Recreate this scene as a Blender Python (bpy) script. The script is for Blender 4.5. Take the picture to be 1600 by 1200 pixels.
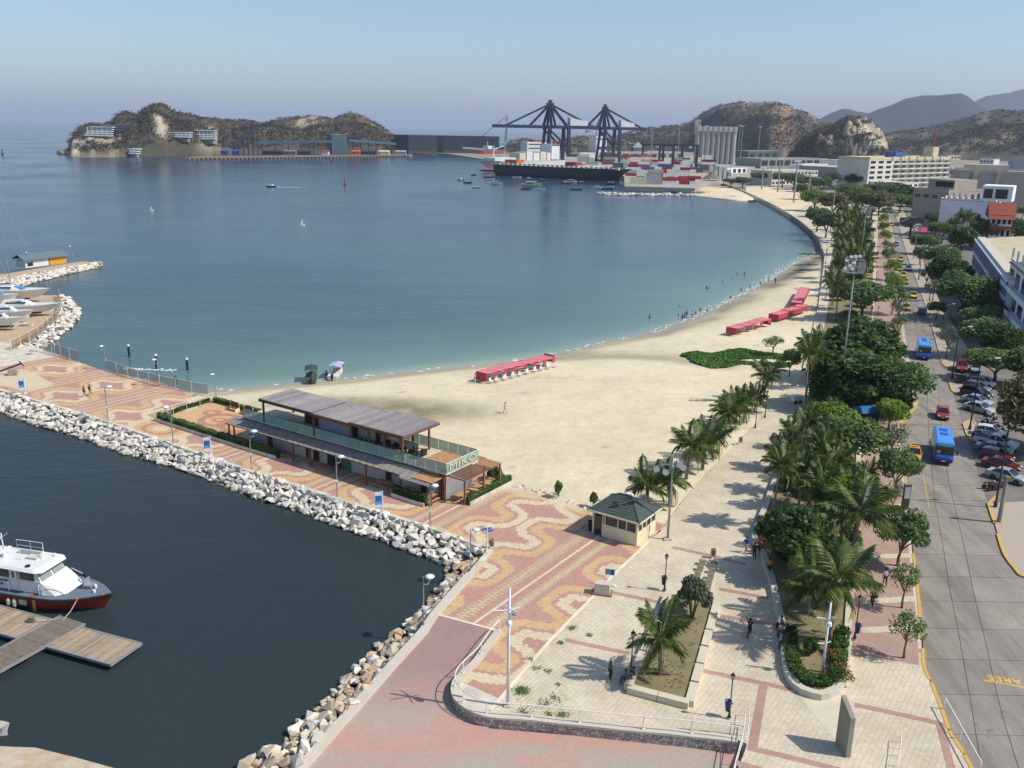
import bpy, bmesh, math, random
import numpy as np
from mathutils import Vector, Matrix
R_ = math.radians
for o in list(bpy.data.objects): bpy.data.objects.remove(o, do_unlink=True)
S = bpy.context.scene
COL = S.collection
# ----camera, sky, sun, exposure
CAM_H = 40.5; FPX = 1420.0; PITCH = R_(15.66); ROLL = R_(1.1)
cam = bpy.data.cameras.new("camera"); camo = bpy.data.objects.new("camera", cam); COL.objects.link(camo)
cam.sensor_width = 36.0; cam.lens = 36.0*FPX/1600.0; cam.clip_start = 0.5; cam.clip_end = 120000
camo.matrix_world = Matrix.Translation((0, 0, CAM_H)) @ Matrix.Rotation(math.pi/2-PITCH, 4, 'X') @ Matrix.Rotation(ROLL, 4, 'Z')
S.camera = camo
SUN_EL = R_(48); SUN_XY = Vector((0.975, -0.22)).normalized()
W = bpy.data.worlds.new("World"); S.world = W; W.use_nodes = True
wn = W.node_tree; wn.nodes.clear()
sk = wn.nodes.new("ShaderNodeTexSky"); sk.sky_type = 'NISHITA'; sk.sun_disc = False
sk.sun_elevation = SUN_EL; sk.sun_rotation = math.atan2(SUN_XY.x, SUN_XY.y)
sk.altitude = 0; sk.air_density = 1.0; sk.dust_density = 1.0; sk.ozone_density = 4.2
bg = wn.nodes.new("ShaderNodeBackground"); bg.inputs[1].default_value = 0.132
wo = wn.nodes.new("ShaderNodeOutputWorld")
wn.links.new(sk.outputs[0], bg.inputs[0]); wn.links.new(bg.outputs[0], wo.inputs[0])
sl = bpy.data.lights.new("sun", 'SUN'); sl.energy = 3.9; sl.angle = R_(0.55); sl.color = (1.0, 0.965, 0.91)
so = bpy.data.objects.new("sun", sl); COL.objects.link(so)
sd = Vector((SUN_XY.x*math.cos(SUN_EL), SUN_XY.y*math.cos(SUN_EL), math.sin(SUN_EL)))
so.rotation_euler = (-sd).to_track_quat('-Z', 'Y').to_euler(); so.location = (60, -20, 120)
S.view_settings.view_transform = 'Standard'; S.view_settings.look = 'None'
S.view_settings.exposure = 0.18; S.view_settings.gamma = 1.0; S.view_settings.use_curve_mapping = False
S.render.engine = 'CYCLES'
S.cycles.max_bounces = 6; S.cycles.diffuse_bounces = 2; S.cycles.glossy_bounces = 3
S.cycles.transmission_bounces = 4; S.cycles.transparent_max_bounces = 6; S.cycles.volume_bounces = 0
S.cycles.use_denoising = True
HAZE_DENSITY = 0.000075; HAZE_COLOR = (0.67, 0.765, 0.93)
# ----picking points of the place out of the survey photograph
def ray(px, py):
 x = (px-800)/FPX; y = -(py-600)/FPX
 c, s = math.cos(ROLL), math.sin(ROLL)
 X = c*x-s*y; Y = s*x+c*y
 return X, math.cos(PITCH)+Y*math.sin(PITCH), -math.sin(PITCH)+Y*math.cos(PITCH)
def G(px, py, z=0.0):
 r = ray(px, py); t = (z-CAM_H)/min(r[2], -1e-4)
 return Vector((r[0]*t, r[1]*t, z))
def HT(p, py):
 """height at which a vertical line over p meets picture row py"""
 lo, hi = -50.0, min(900.0, CAM_H+.8*p[1]*math.cos(PITCH)/math.sin(PITCH))
 for _ in range(40):
  z = (lo+hi)/2
  fw = p[1]*math.cos(PITCH)-(z-CAM_H)*math.sin(PITCH); up = p[1]*math.sin(PITCH)+(z-CAM_H)*math.cos(PITCH)
  a, b = p[0]/fw, up/fw
  y = 600-FPX*(-math.sin(ROLL)*a+math.cos(ROLL)*b)
  if y > py: lo = z
  else: hi = z
 return (lo+hi)/2
UX, UY = 0.8243, -0.5662
def UV(u, v, z=0.0): return Vector((UX*u-UY*v, UY*u+UX*v, z))
def toUV(p): return UX*p[0]+UY*p[1], -UY*p[0]+UX*p[1]
UANG = math.atan2(UY, UX)
ZP = 1.6; ZR = 1.47
# ----materials
def lin(c):
 if isinstance(c, str):
  c = [int(c[i:i+2], 16)/255 for i in (0, 2, 4)]
  return tuple(v/12.92 if v <= .04045 else ((v+.055)/1.055)**2.4 for v in c)
 return tuple(c)
MATS = {}
def nt(m): m.use_nodes = True; m.node_tree.nodes.clear(); return m.node_tree
def node(t, kind, **kw):
 n = t.nodes.new(kind)
 for k, v in kw.items():
  if k.startswith('i'): n.inputs[int(k[1:])].default_value = v
  else: setattr(n, k, v)
 return n
def mix(t, fac, a, b, kind='MIX'):
 n = t.nodes.new("ShaderNodeMix"); n.data_type = 'RGBA'; n.blend_type = kind
 for sock, v in ((n.inputs[0], fac), (n.inputs[6], a), (n.inputs[7], b)):
  if isinstance(v, bpy.types.NodeSocket): t.links.new(v, sock)
  elif isinstance(v, (int, float)): sock.default_value = v
  else: sock.default_value = (*v, 1) if len(v) == 3 else v
 return n.outputs[2]
def ramp(t, fac, lo, hi):
 n = t.nodes.new("ShaderNodeMapRange"); n.inputs[1].default_value = lo; n.inputs[2].default_value = hi
 t.links.new(fac, n.inputs[0]); return n.outputs[0]
def noise(t, vec, scale, detail=4, rough=.55):
 n = node(t, "ShaderNodeTexNoise"); n.inputs['Scale'].default_value = scale; n.inputs['Detail'].default_value = detail
 n.inputs['Roughness'].default_value = rough
 if vec: t.links.new(vec, n.inputs['Vector'])
 return n.outputs['Fac']
def pos(t): return t.nodes.new("ShaderNodeNewGeometry").outputs['Position']
def finish(t, col, rough=.7, bump=None, bs=.3, bd=.05, metal=0.0, spec=.4, trans=0.0, coat=0):
 p = t.nodes.new("ShaderNodeBsdfPrincipled"); o = t.nodes.new("ShaderNodeOutputMaterial")
 if isinstance(col, bpy.types.NodeSocket): t.links.new(col, p.inputs['Base Color'])
 else: p.inputs['Base Color'].default_value = (*col, 1)
 if isinstance(rough, bpy.types.NodeSocket): t.links.new(rough, p.inputs['Roughness'])
 else: p.inputs['Roughness'].default_value = rough
 p.inputs['Metallic'].default_value = metal; p.inputs['Specular IOR Level'].default_value = spec
 p.inputs['Coat Weight'].default_value = coat
 if bump is not None:
  b = t.nodes.new("ShaderNodeBump"); b.inputs['Strength'].default_value = bs; b.inputs['Distance'].default_value = bd
  t.links.new(bump, b.inputs['Height']); t.links.new(b.outputs[0], p.inputs['Normal'])
 out = p.outputs[0]
 if trans:
  tr = t.nodes.new("ShaderNodeBsdfTranslucent"); mx = t.nodes.new("ShaderNodeMixShader"); mx.inputs[0].default_value = trans
  if isinstance(col, bpy.types.NodeSocket): t.links.new(col, tr.inputs[0])
  else: tr.inputs[0].default_value = (*col, 1)
  t.links.new(p.outputs[0], mx.inputs[1]); t.links.new(tr.outputs[0], mx.inputs[2]); out = mx.outputs[0]
 t.links.new(out, o.inputs[0]); return p
def mat(name, c, rough=.7, var=.18, scale=1.5, bump=0.0, bd=.03, metal=0.0, spec=.4, c2=None, coat=0):
 if name in MATS: return MATS[name]
 m = bpy.data.materials.new(name); t = nt(m); c = lin(c)
 n = noise(t, pos(t), scale, 5)
 f = ramp(t, n, .3, .7)
 a = tuple(v*(1-var) for v in c); b = lin(c2) if c2 else tuple(min(1, v*(1+var)) for v in c)
 col = mix(t, f, a, b)
 hb = noise(t, pos(t), scale*9, 3) if bump else None
 finish(t, col, rough, hb, bump, bd, metal, spec, 0, coat)
 MATS[name] = m; return m
def leafmat(name, cols, trans=.36, rough=.55, scale=.35):
 """each leaf its own shade; broad patches of the crown lean to one tone"""
 if name in MATS: return MATS[name]
 m = bpy.data.materials.new(name); t = nt(m)
 g = t.nodes.new("ShaderNodeNewGeometry"); r = t.nodes.new("ShaderNodeValToRGB")
 r.color_ramp.elements[0].color = (*lin(cols[0]), 1); r.color_ramp.elements[1].color = (*lin(cols[-1]), 1)
 for i, c in enumerate(cols[1:-1]):
  e = r.color_ramp.elements.new((i+1)/(len(cols)-1)); e.color = (*lin(c), 1)
 n = noise(t, g.outputs['Position'], scale, 3)
 mm = t.nodes.new("ShaderNodeMath"); mm.operation = 'MULTIPLY_ADD'; mm.inputs[1].default_value = .55
 t.links.new(g.outputs['Random Per Island'], mm.inputs[0])
 m2 = t.nodes.new("ShaderNodeMath"); m2.operation = 'MULTIPLY_ADD'; m2.inputs[1].default_value = 1.3; m2.inputs[2].default_value = -.42
 t.links.new(n, m2.inputs[0]); t.links.new(m2.outputs[0], mm.inputs[2]); t.links.new(mm.outputs[0], r.inputs[0])
 finish(t, r.outputs[0], rough, None, spec=.25, trans=trans)
 MATS[name] = m; return m
def attrmat(name, attr='tone', rough=.8, scale=6, var=.12, bump=.3, bd=.01, grime=.35):
 """colour of each paver comes with the mesh; stains and grain on top"""
 if name in MATS: return MATS[name]
 m = bpy.data.materials.new(name); t = nt(m)
 a = node(t, "ShaderNodeVertexColor"); a.layer_name = attr
 p = pos(t)
 f = ramp(t, noise(t, p, .22, 6, .65), .35, .75); f2 = ramp(t, noise(t, p, scale, 4), .25, .75)
 dirt = mix(t, grime, (1, 1, 1), (.78, .75, .70))
 col = mix(t, f, (1, 1, 1), dirt); col = mix(t, 1.0, a.outputs[0], col, 'MULTIPLY')
 col = mix(t, f2, mix(t, 1.0, col, (1-var,)*3, 'MULTIPLY'), mix(t, 1.0, col, (1+var,)*3, 'MULTIPLY'))
 finish(t, col, rough, noise(t, p, scale*3, 2), bump, bd, spec=.25)
 MATS[name] = m; return m
# ----mesh building
class MB:
 def __init__(s): s.v = []; s.f = []
 def quad(s, *pts):
  b = len(s.v); s.v += [tuple(p) for p in pts]; s.f.append(tuple(range(b, b+len(pts)))); return s
 def box(s, c, d, rz=0.0, m=None):
  b = len(s.v); ca, sa = math.cos(rz), math.sin(rz)
  for dx, dy, dz in ((-1,-1,-1),(1,-1,-1),(1,1,-1),(-1,1,-1),(-1,-1,1),(1,-1,1),(1,1,1),(-1,1,1)):
   x, y, z = dx*d[0]/2, dy*d[1]/2, dz*d[2]/2
   if m is not None: p = m @ Vector((x+c[0], y+c[1], z+c[2]))
   else: p = (c[0]+x*ca-y*sa, c[1]+x*sa+y*ca, c[2]+z)
   s.v.append(tuple(p))
  for q in ((0,3,2,1),(4,5,6,7),(0,1,5,4),(1,2,6,5),(2,3,7,6),(3,0,4,7)): s.f.append(tuple(b+i for i in q))
  return s
 def bar(s, a, b_, w, h=None):
  """rectangular bar from a to b"""
  a, b_ = Vector(a), Vector(b_); d = b_-a; L = d.length
  if L < 1e-6: return s
  q = d.to_track_quat('X', 'Z'); M = Matrix.Translation((a+b_)/2) @ q.to_matrix().to_4x4()
  return s.box((0, 0, 0), (L, w, h or w), 0, M)
 def tube(s, pts, r, n=6, cap=True):
  pts = [Vector(p) for p in pts]; rs = r if isinstance(r, (list, tuple)) else [r]*len(pts)
  b = len(s.v); k = len(pts); up = Vector((0, 0, 1))
  for i, p in enumerate(pts):
   d = (pts[min(i+1, k-1)]-pts[max(i-1, 0)])
   if d.length < 1e-9: d = Vector((0, 0, 1))
   d.normalize(); ref = Vector((1, 0, 0)) if abs(d.z) > .92 else up
   x = d.cross(ref).normalized(); y = d.cross(x)
   for j in range(n):
    a = 2*math.pi*j/n; s.v.append(tuple(p+(x*math.cos(a)+y*math.sin(a))*rs[i]))
  for i in range(k-1):
   for j in range(n):
    s.f.append((b+i*n+j, b+i*n+(j+1) % n, b+(i+1)*n+(j+1) % n, b+(i+1)*n+j))
  if cap: s.f.append(tuple(b+j for j in range(n))[::-1]); s.f.append(tuple(b+(k-1)*n+j for j in range(n)))
  return s
 def lathe(s, prof, n=10, c=(0, 0, 0), m=None):
  b = len(s.v)
  for r, z in prof:
   for j in range(n):
    a = 2*math.pi*j/n; p = Vector((r*math.cos(a), r*math.sin(a), z))
    p = m @ p if m is not None else p
    s.v.append((p.x+c[0], p.y+c[1], p.z+c[2]))
  for i in range(len(prof)-1):
   for j in range(n): s.f.append((b+i*n+j, b+i*n+(j+1) % n, b+(i+1)*n+(j+1) % n, b+(i+1)*n+j))
  s.f.append(tuple(b+j for j in range(n))[::-1]); s.f.append(tuple(b+(len(prof)-1)*n+j for j in range(n)))
  return s
 def prism(s, poly, z0, z1):
  """poly: list of (x,y); z0,z1 numbers or per-vertex lists"""
  n = len(poly); b = len(s.v)
  A = sum(poly[i][0]*poly[(i+1) % n][1]-poly[(i+1) % n][0]*poly[i][1] for i in range(n))
  if A < 0:
   poly = poly[::-1]
   if isinstance(z0, list): z0 = z0[::-1]
   if isinstance(z1, list): z1 = z1[::-1]
  g = lambda z, i: z[i] if isinstance(z, list) else z
  for i, p in enumerate(poly): s.v.append((p[0], p[1], g(z0, i)))
  for i, p in enumerate(poly): s.v.append((p[0], p[1], g(z1, i)))
  s.f.append(tuple(b+i for i in range(n))[::-1]); s.f.append(tuple(b+n+i for i in range(n)))
  for i in range(n): s.f.append((b+i, b+(i+1) % n, b+n+(i+1) % n, b+n+i))
  return s
 def loft(s, rings, close=True, caps=True):
  b = len(s.v); n = len(rings[0])
  for r in rings: s.v += [tuple(p) for p in r]
  for i in range(len(rings)-1):
   for j in range(n if close else n-1):
    s.f.append((b+i*n+j, b+i*n+(j+1) % n, b+(i+1)*n+(j+1) % n, b+(i+1)*n+j))
  if caps: s.f.append(tuple(b+j for j in range(n))[::-1]); s.f.append(tuple(b+(len(rings)-1)*n+j for j in range(n)))
  return s
 def mesh(s, name, m, smooth=False):
  me = bpy.data.meshes.new(name); me.from_pydata(s.v, [], s.f)
  me.materials.append(m)
  if smooth: me.polygons.foreach_set('use_smooth', [True]*len(me.polygons))
  me.update(); return me
 def build(s, name, m, parent=None, loc=None, rz=0, smooth=False, tri=False):
  me = s.mesh(name, m, smooth)
  if tri:
   bm = bmesh.new(); bm.from_mesh(me); bmesh.ops.triangulate(bm, faces=bm.faces); bm.to_mesh(me); bm.free()
  return put(name, me, parent, loc, rz)
def put(name, me, parent=None, loc=None, rz=0):
 o = bpy.data.objects.new(name, me); COL.objects.link(o)
 if parent is not None: o.parent = parent
 if loc is not None: o.location = loc
 if rz: o.rotation_euler = (0, 0, rz)
 return o
def tag(o, label=None, cat=None, group=None, kind=None):
 if label: o['label'] = label
 if cat: o['category'] = cat
 if group: o['group'] = group
 if kind: o['kind'] = kind
 return o
def thing(name, label, cat, loc=(0, 0, 0), rz=0, group=None):
 o = bpy.data.objects.new(name, None); COL.objects.link(o); o.empty_display_size = .1
 o.location = loc; o.rotation_euler = (0, 0, rz)
 return tag(o, label, cat, group)
KIDS = {}
def children(o):
 return [c for c in bpy.data.objects if c.parent is o]
def tree_of(o):
 """(object, kids) read once, so that copying stays cheap"""
 k = KIDS.get(o.name)
 if k is None:
  k = [(c, [d for d in c.children]) for c in o.children]; KIDS[o.name] = k
 return k
def dup(o, loc, rz=0, label=None, group=None, scale=None):
 r = o.copy(); COL.objects.link(r); r.location = loc; r.rotation_euler = (0, 0, rz)
 if scale is not None: r.scale = (scale,)*3 if isinstance(scale, (int, float)) else scale
 if label: r['label'] = label
 if group: r['group'] = group
 for c, sub in tree_of(o):
  cc = c.copy(); COL.objects.link(cc); cc.parent = r
  for d in sub:
   dd = d.copy(); COL.objects.link(dd); dd.parent = cc
 return r
def struct(name, mb, m, parent=None, smooth=False, tri=False):
 o = mb.build(name, m, parent, smooth=smooth, tri=tri)
 o['kind'] = 'structure'; return o
ORD = ['first', 'second', 'third', 'fourth', 'fifth', 'sixth', 'seventh', 'eighth', 'ninth', 'tenth', 'eleventh', 'twelfth', 'thirteenth',
  'fourteenth', 'fifteenth', 'sixteenth', 'seventeenth', 'eighteenth', 'nineteenth', 'twentieth', 'twenty-first', 'twenty-second', 'twenty-third',
  'twenty-fourth', 'twenty-fifth', 'twenty-sixth', 'twenty-seventh', 'twenty-eighth', 'twenty-ninth', 'thirtieth']
def inpoly(x, y, poly):
 """numpy point in polygon"""
 c = np.zeros(np.shape(x), bool); n = len(poly); j = n-1
 for i in range(n):
  xi, yi = poly[i][0], poly[i][1]; xj, yj = poly[j][0], poly[j][1]
  if yi != yj:
   c ^= ((yi > y) != (yj > y)) & (x < (xj-xi)*(y-yi)/(yj-yi)+xi)
  j = i
 return c
def polydist(x, y, line):
 """distance of points to a polyline"""
 d = np.full(np.shape(x), 1e9)
 for (x0, y0), (x1, y1) in zip(line[:-1], line[1:]):
  dx, dy = x1-x0, y1-y0; L = dx*dx+dy*dy+1e-12
  t = np.clip(((x-x0)*dx+(y-y0)*dy)/L, 0, 1)
  d = np.minimum(d, np.hypot(x-x0-t*dx, y-y0-t*dy))
 return d
def fractal(x, y, seed, base, octs=5, gain=.5):
 """cheap value noise on numpy arrays, about -1..1"""
 rg = np.random.RandomState(seed); T = rg.rand(64, 64)*2-1; out = 0; a = 1.0; f = 1.0/base
 for o in range(octs):
  X = x*f+o*17.3; Y = y*f+o*9.1
  i = np.floor(X).astype(int); j = np.floor(Y).astype(int); u = X-i; v = Y-j
  u = u*u*(3-2*u); v = v*v*(3-2*v)
  g = lambda a_, b_: T[a_ % 64, b_ % 64]
  out = out+a*((g(i, j)*(1-u)+g(i+1, j)*u)*(1-v)+(g(i, j+1)*(1-u)+g(i+1, j+1)*u)*v); a *= gain; f *= 2.03
 return out
def smoothline(pts, n=4):
 """Catmull-Rom through 2-D/3-D points"""
 P = [Vector(p) for p in pts]; out = []
 for i in range(len(P)-1):
  p0, p1, p2, p3 = P[max(i-1, 0)], P[i], P[i+1], P[min(i+2, len(P)-1)]
  for k in range(n):
   t = k/n
   out.append(.5*((2*p1)+(p2-p0)*t+(2*p0-5*p1+4*p2-p3)*t*t+(3*p1-p0-3*p2+p3)*t**3))
 out.append(P[-1]); return out
# ================================================================== SETTING
def Gl(l, z=0.0): return [G(a, b, z) for a, b in l]
# ----lines of the shore
SHORE_PX = [(318, 613), (360, 610), (400, 607), (470, 600), (560, 591), (650, 581), (740, 572), (830, 561), (900, 547), (960, 533), (1020, 520), (1075, 502), (1110, 487), (1150, 467), (1190, 446), (1215, 431), (1240, 415), (1265, 402), (1284, 394)]
SHORE = [tuple(p[:2]) for p in smoothline(Gl(SHORE_PX), 3)]
SEAWALL_PX = [(1284, 394), (1281, 381), (1266, 362), (1241, 342), (1202, 319), (1163, 301)]
SEAWALL = smoothline(Gl(SEAWALL_PX, 1.0), 4)
PLAZA_EDGE = [UV(-35.5, 79.5), UV(-37.0, 88), UV(-38.2, 98), UV(-40, 116), UV(-41.9, 134), UV(-43.0, 147), G(1262, 545, 1.6), G(1278, 480, 1.6), G(1284, 440, 1.6), G(1289, 396, 1.6)]
# ----water
def axis(parts):
 out = []
 for a, b, n in parts: out += list(np.linspace(a, b, n, endpoint=False))
 return np.array(out+[parts[-1][1]])
wx = axis([(-40000, -4000, 6), (-4000, -900, 8), (-900, -160, 30), (-160, 240, 134), (240, 900, 26), (900, 4000, 8), (4000, 40000, 6)])
wy = axis([(-400, 20, 8), (20, 340, 108), (340, 900, 60), (900, 2600, 24), (2600, 9000, 10), (9000, 45000, 6)])
WXX, WYY = np.meshgrid(wx, wy)
def gridmesh(name, X, Y, Z, m, keep=None, colors=None, attr='tone', uv=None, smooth=True):
 ny, nx = X.shape; idx = np.arange(nx*ny).reshape(ny, nx)
 q = np.stack([idx[:-1, :-1], idx[:-1, 1:], idx[1:, 1:], idx[1:, :-1]], -1).reshape(-1, 4)
 if keep is not None:
  k = (keep[:-1, :-1] & keep[:-1, 1:] & keep[1:, 1:] & keep[1:, :-1]).reshape(-1); q = q[k]
 V = np.stack([X, Y, Z], -1).reshape(-1, 3)
 used = np.unique(q); mp = np.zeros(len(V), int); mp[used] = np.arange(len(used)); q = mp[q]; V = V[used]
 me = bpy.data.meshes.new(name)
 me.vertices.add(len(V)); me.vertices.foreach_set('co', V.astype(np.float32).ravel())
 me.loops.add(q.size); me.loops.foreach_set('vertex_index', q.astype(np.int32).ravel())
 me.polygons.add(len(q)); me.polygons.foreach_set('loop_start', np.arange(0, q.size, 4, dtype=np.int32))
 me.polygons.foreach_set('use_smooth', np.full(len(q), smooth))
 me.update(calc_edges=True); me.materials.append(m)
 if colors is not None:
  a = me.color_attributes.new(attr, 'FLOAT_COLOR', 'POINT')
  c = np.ones((len(V), 4), np.float32); c[:, :3] = colors.reshape(-1, 3)[used]; a.data.foreach_set('color', c.ravel())
 return me
LAGOON = [tuple(G(a, b)[:2]) for a, b in [(0, 644), (120, 682), (282, 732), (473, 800), (617, 855), (693, 883), (697, 903), (650, 967), (587, 1017), (497, 1107), (380, 1197)]]
dsh = polydist(WXX, WYY, SHORE); dlag = polydist(WXX, WYY, LAGOON)
c_deep = np.array(lin('20394a')); c_mid = np.array(lin('4b625d')); c_sh = np.array(lin('6e8676')); c_edge = np.array(lin('8f9484')); c_lag = np.array(lin('2d3737'))
wob = fractal(WXX, WYY, 3, 60, 4)
tmid = np.exp(-np.clip(dsh-14, 0, None)/(150+50*wob))[..., None]; tsh = np.exp(-(dsh/(16+5*wob))**1.3)[..., None]; ted = np.exp(-(dsh/3.2)**2)[..., None]
Cw = c_deep*(1-tmid)+c_mid*tmid; Cw = Cw*(1-tsh)+c_sh*tsh; Cw = Cw*(1-ted)+c_edge*ted
UU, VV = UX*WXX+UY*WYY, -UY*WXX+UX*WYY
lag = 1/(1+np.exp((VV-68)*2.0))*1.0
lag = (lag*(UU > -160)*(WYY < 150))[..., None]
Cw = Cw*(1-lag)+c_lag*lag
patch = (1+.12*fractal(WXX, WYY, 8, 110, 4))[..., None]; Cw = Cw*patch
def watermat():
 m = bpy.data.materials.new("sea water"); t = nt(m)
 a = node(t, "ShaderNodeVertexColor"); a.layer_name = 'tone'
 p = pos(t)
 mp = node(t, "ShaderNodeMapping"); mp.inputs['Scale'].default_value = (.55, 1.5, 1); mp.inputs['Rotation'].default_value = (0, 0, R_(14)); t.links.new(p, mp.inputs[0])
 n1 = noise(t, mp.outputs[0], .5, 5, .6); n2 = noise(t, mp.outputs[0], .045, 3, .5); n3 = noise(t, p, .012, 3)
 col = mix(t, ramp(t, n3, .35, .65), mix(t, 1.0, a.outputs[0], (.86, .9, .95), 'MULTIPLY'), mix(t, 1.0, a.outputs[0], (1.1, 1.08, 1.05), 'MULTIPLY'))
 h = t.nodes.new("ShaderNodeMath"); h.operation = 'MULTIPLY_ADD'; h.inputs[1].default_value = .28; t.links.new(n1, h.inputs[0]); t.links.new(n2, h.inputs[2])
 rr = node(t, "ShaderNodeMapRange"); rr.inputs[1].default_value = .3; rr.inputs[2].default_value = .7; rr.inputs[3].default_value = .10; rr.inputs[4].default_value = .22; t.links.new(n3, rr.inputs[0])
 pr = finish(t, col, rr.outputs[0], h.outputs[0], .42, .7, spec=.15); pr.inputs['IOR'].default_value = 1.33
 return m
MATS['water'] = watermat()
w_me = gridmesh('water', WXX, WYY, np.zeros_like(WXX), MATS['water'], colors=Cw)
water = put('water', w_me); water['kind'] = 'structure'
# ----land sheet behind the shore, reaching the mountains
m_earth = mat('dry earth', 'a69a84', .9, .25, .08, .3, c2='8c8674')
LAND = [G(1290, 392, 1.2), G(1281, 377, 1.2), G(1266, 359, 1.2), G(1241, 339, 1.2), G(1202, 316, 1.2), G(1165, 298, 1.2), G(1128, 287, 1.2), G(1090, 284, 1.2), G(1086, 293, 1.2), G(984, 289, 1.2), G(975, 270, 1.2), G(840, 262, 1.2), G(775, 252, 1.2),
  G(700, 240, 1.2), G(640, 238, 1.2), G(640, 229, 1.2), G(790, 227, 1.2), G(990, 226, 1.2), Vector((900, 3600, 1.2)), Vector((2200, 14000, 1.2)), Vector((14000, 14000, 1.2)), Vector((9000, 1500, 1.2)), Vector((900, 200, 1.2)), Vector((260, 10, 1.2)), Vector((20, 10, 1.2))]
struct('ground', MB().prism([(p.x, p.y) for p in LAND]+[(30, 92), (58, 150), (90, 206), (117, 312)], -3.0, 1.2), m_earth, tri=True)
# ----beach
bx_, by_ = np.meshgrid(np.arange(-60, 132, 1.0), np.arange(82, 322, 1.0))
BEACH = SHORE+[tuple(p[:2]) for p in PLAZA_EDGE[::-1]]+[tuple(UV(-37, 78.5)[:2]), tuple(UV(-107, 78.5)[:2]), tuple(UV(-112, 79)[:2])]
ds = polydist(bx_, by_, SHORE); ins = inpoly(bx_, by_, BEACH); sg = np.where(ins, ds, -ds)
fr = fractal(bx_, by_, 5, 9, 4); fr2 = fractal(bx_, by_, 6, 2.5, 3)
bz = np.where(sg > 0, 1.5*(1-np.exp(-sg/13.0)), .07*sg)+.03*fr*np.clip(sg/6, 0, 1)+.012*fr2*np.clip(sg/3, 0, 1)
inl = inpoly(bx_, by_, [tuple(p[:2]) for p in PLAZA_EDGE]+[(p[0]+4.5, p[1]) for p in PLAZA_EDGE[::-1]])
bz = np.where(inl, 1.42, bz); sg = np.where(inl, 12, sg)
keep = (sg > -9)
sand = np.array(lin('d6c8a7')); wet = np.array(lin('9a8f76')); weed = np.array(lin('565146')); damp = np.array(lin('857a60'))
n0 = fractal(bx_, by_, 9, 14, 4)
tw = np.exp(-np.clip(sg, 0, None)/(2.2+.8*n0))[..., None]
Cb = sand*(1-tw)+wet*tw
# dark weed line that thickens towards the far end of the bay
bxr = np.clip((bx_-15)/45, .12, 1.0)
tl = np.exp(-((sg-2.4-1.2*bxr-1.0*fr)/(1.0+.4*fr2+2.3*bxr))**2)*(.30+.62*bxr)*np.clip(.85+.6*n0, 0, 1); tl = np.clip(tl, 0, 1)[..., None]
Cb = Cb*(1-tl)+weed*tl
for (px, py, rx, ry, k) in [(590, 645, 17, 7, .95), (520, 628, 12, 4, .5), (850, 556, 12, 2.5, .5), (930, 548, 14, 2.2, .55), (1000, 556, 12, 2.0, .45)]:
 c = G(px, py, 1.0); d = ((bx_-c.x)/rx)**2+((by_-c.y)/ry)**2
 tt = (k*np.exp(-d**1.6)*np.clip(.8+.5*n0+.35*fr2, 0, 1.1))[..., None]; Cb = Cb*(1-tt)+damp*tt
# dried creek bed running from the green patch to the water
creek = [tuple(G(a, b, 1.2)[:2]) for a, b in [(905, 550), (960, 553), (1030, 558), (1085, 566), (1130, 572)]]
dc = polydist(bx_, by_, creek); tt = (np.exp(-(dc/(2.6+1.3*n0))**2)*.7)[..., None]; Cb = Cb*(1-tt)+np.array(lin('9a9178'))*tt
bz -= .18*np.exp(-(dc/2.5)**2)
Cb *= (1+.07*n0+.05*fr2)[..., None]
m_sand = attrmat('beach sand', rough=.95, scale=.75, var=.10, bump=.8, bd=.08, grime=.2)
bz += .035*np.abs(fractal(bx_, by_, 41, 1.9, 2))*np.clip(sg/8, 0, 1)
for q in range(260):
 r_ = np.random.RandomState(q); i_, j_ = r_.randint(0, bx_.shape[0]), r_.randint(0, bx_.shape[1])
 if sg[i_, j_] > 4: Cb[i_, j_] *= r_.uniform(.62, .85)
beach = put('beach', gridmesh('beach', bx_, by_, bz, m_sand, keep, Cb)); beach['kind'] = 'structure'
def beach_z(x, y):
 i = int(round(y-82)); j = int(round(x+60)); i = min(max(i, 0), bz.shape[0]-1); j = min(max(j, 0), bz.shape[1]-1); return float(bz[i, j])
def GB(px, py):
 """point on the beach"""
 p = G(px, py, 1.3)
 for _ in range(4): p = G(px, py, beach_z(p.x, p.y))
 return p
# ----promenade with its wave paving, every paver cell coloured on its own
WALL_TOP_PX = [(780, 986), (765, 1004), (745, 1032), (724, 1052), (714, 1064), (711, 1078), (716, 1091), (730, 1103), (760, 1116), (830, 1122), (905, 1130), (1005, 1140), (1080, 1147), (1152, 1156)]
PROM_PX = [(-60, 590), (0, 609), (170, 659), (400, 739), (690, 830), (766, 860), (735, 897), (680, 959), (777, 985), (765, 1004), (745, 1032), (724, 1052), (714, 1064), (711, 1078), (716, 1091), (730, 1103), (760, 1116), (775, 1099), (797, 1073), (860, 1000), (927, 932), (957, 900), (1013, 846)]
PROM = [tuple(G(a, b, ZP)[:2]) for a, b in PROM_PX]+[tuple(UV(-35.5, 80.2)[:2]), tuple(UV(-113, 80.2)[:2])]+[tuple(G(a, b, ZP)[:2]) for a, b in [(250, 597), (157, 578), (66, 545), (20, 535), (-60, 530)]]
STEP = .24
uu = np.arange(-150, -31, STEP); vv = np.arange(46, 87, STEP)
Ug, Vg = np.meshgrid(uu+STEP/2, vv+STEP/2)
PXg = UX*Ug-UY*Vg; PYg = UY*Ug+UX*Vg
kp = inpoly(PXg, PYg, PROM)
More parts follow.
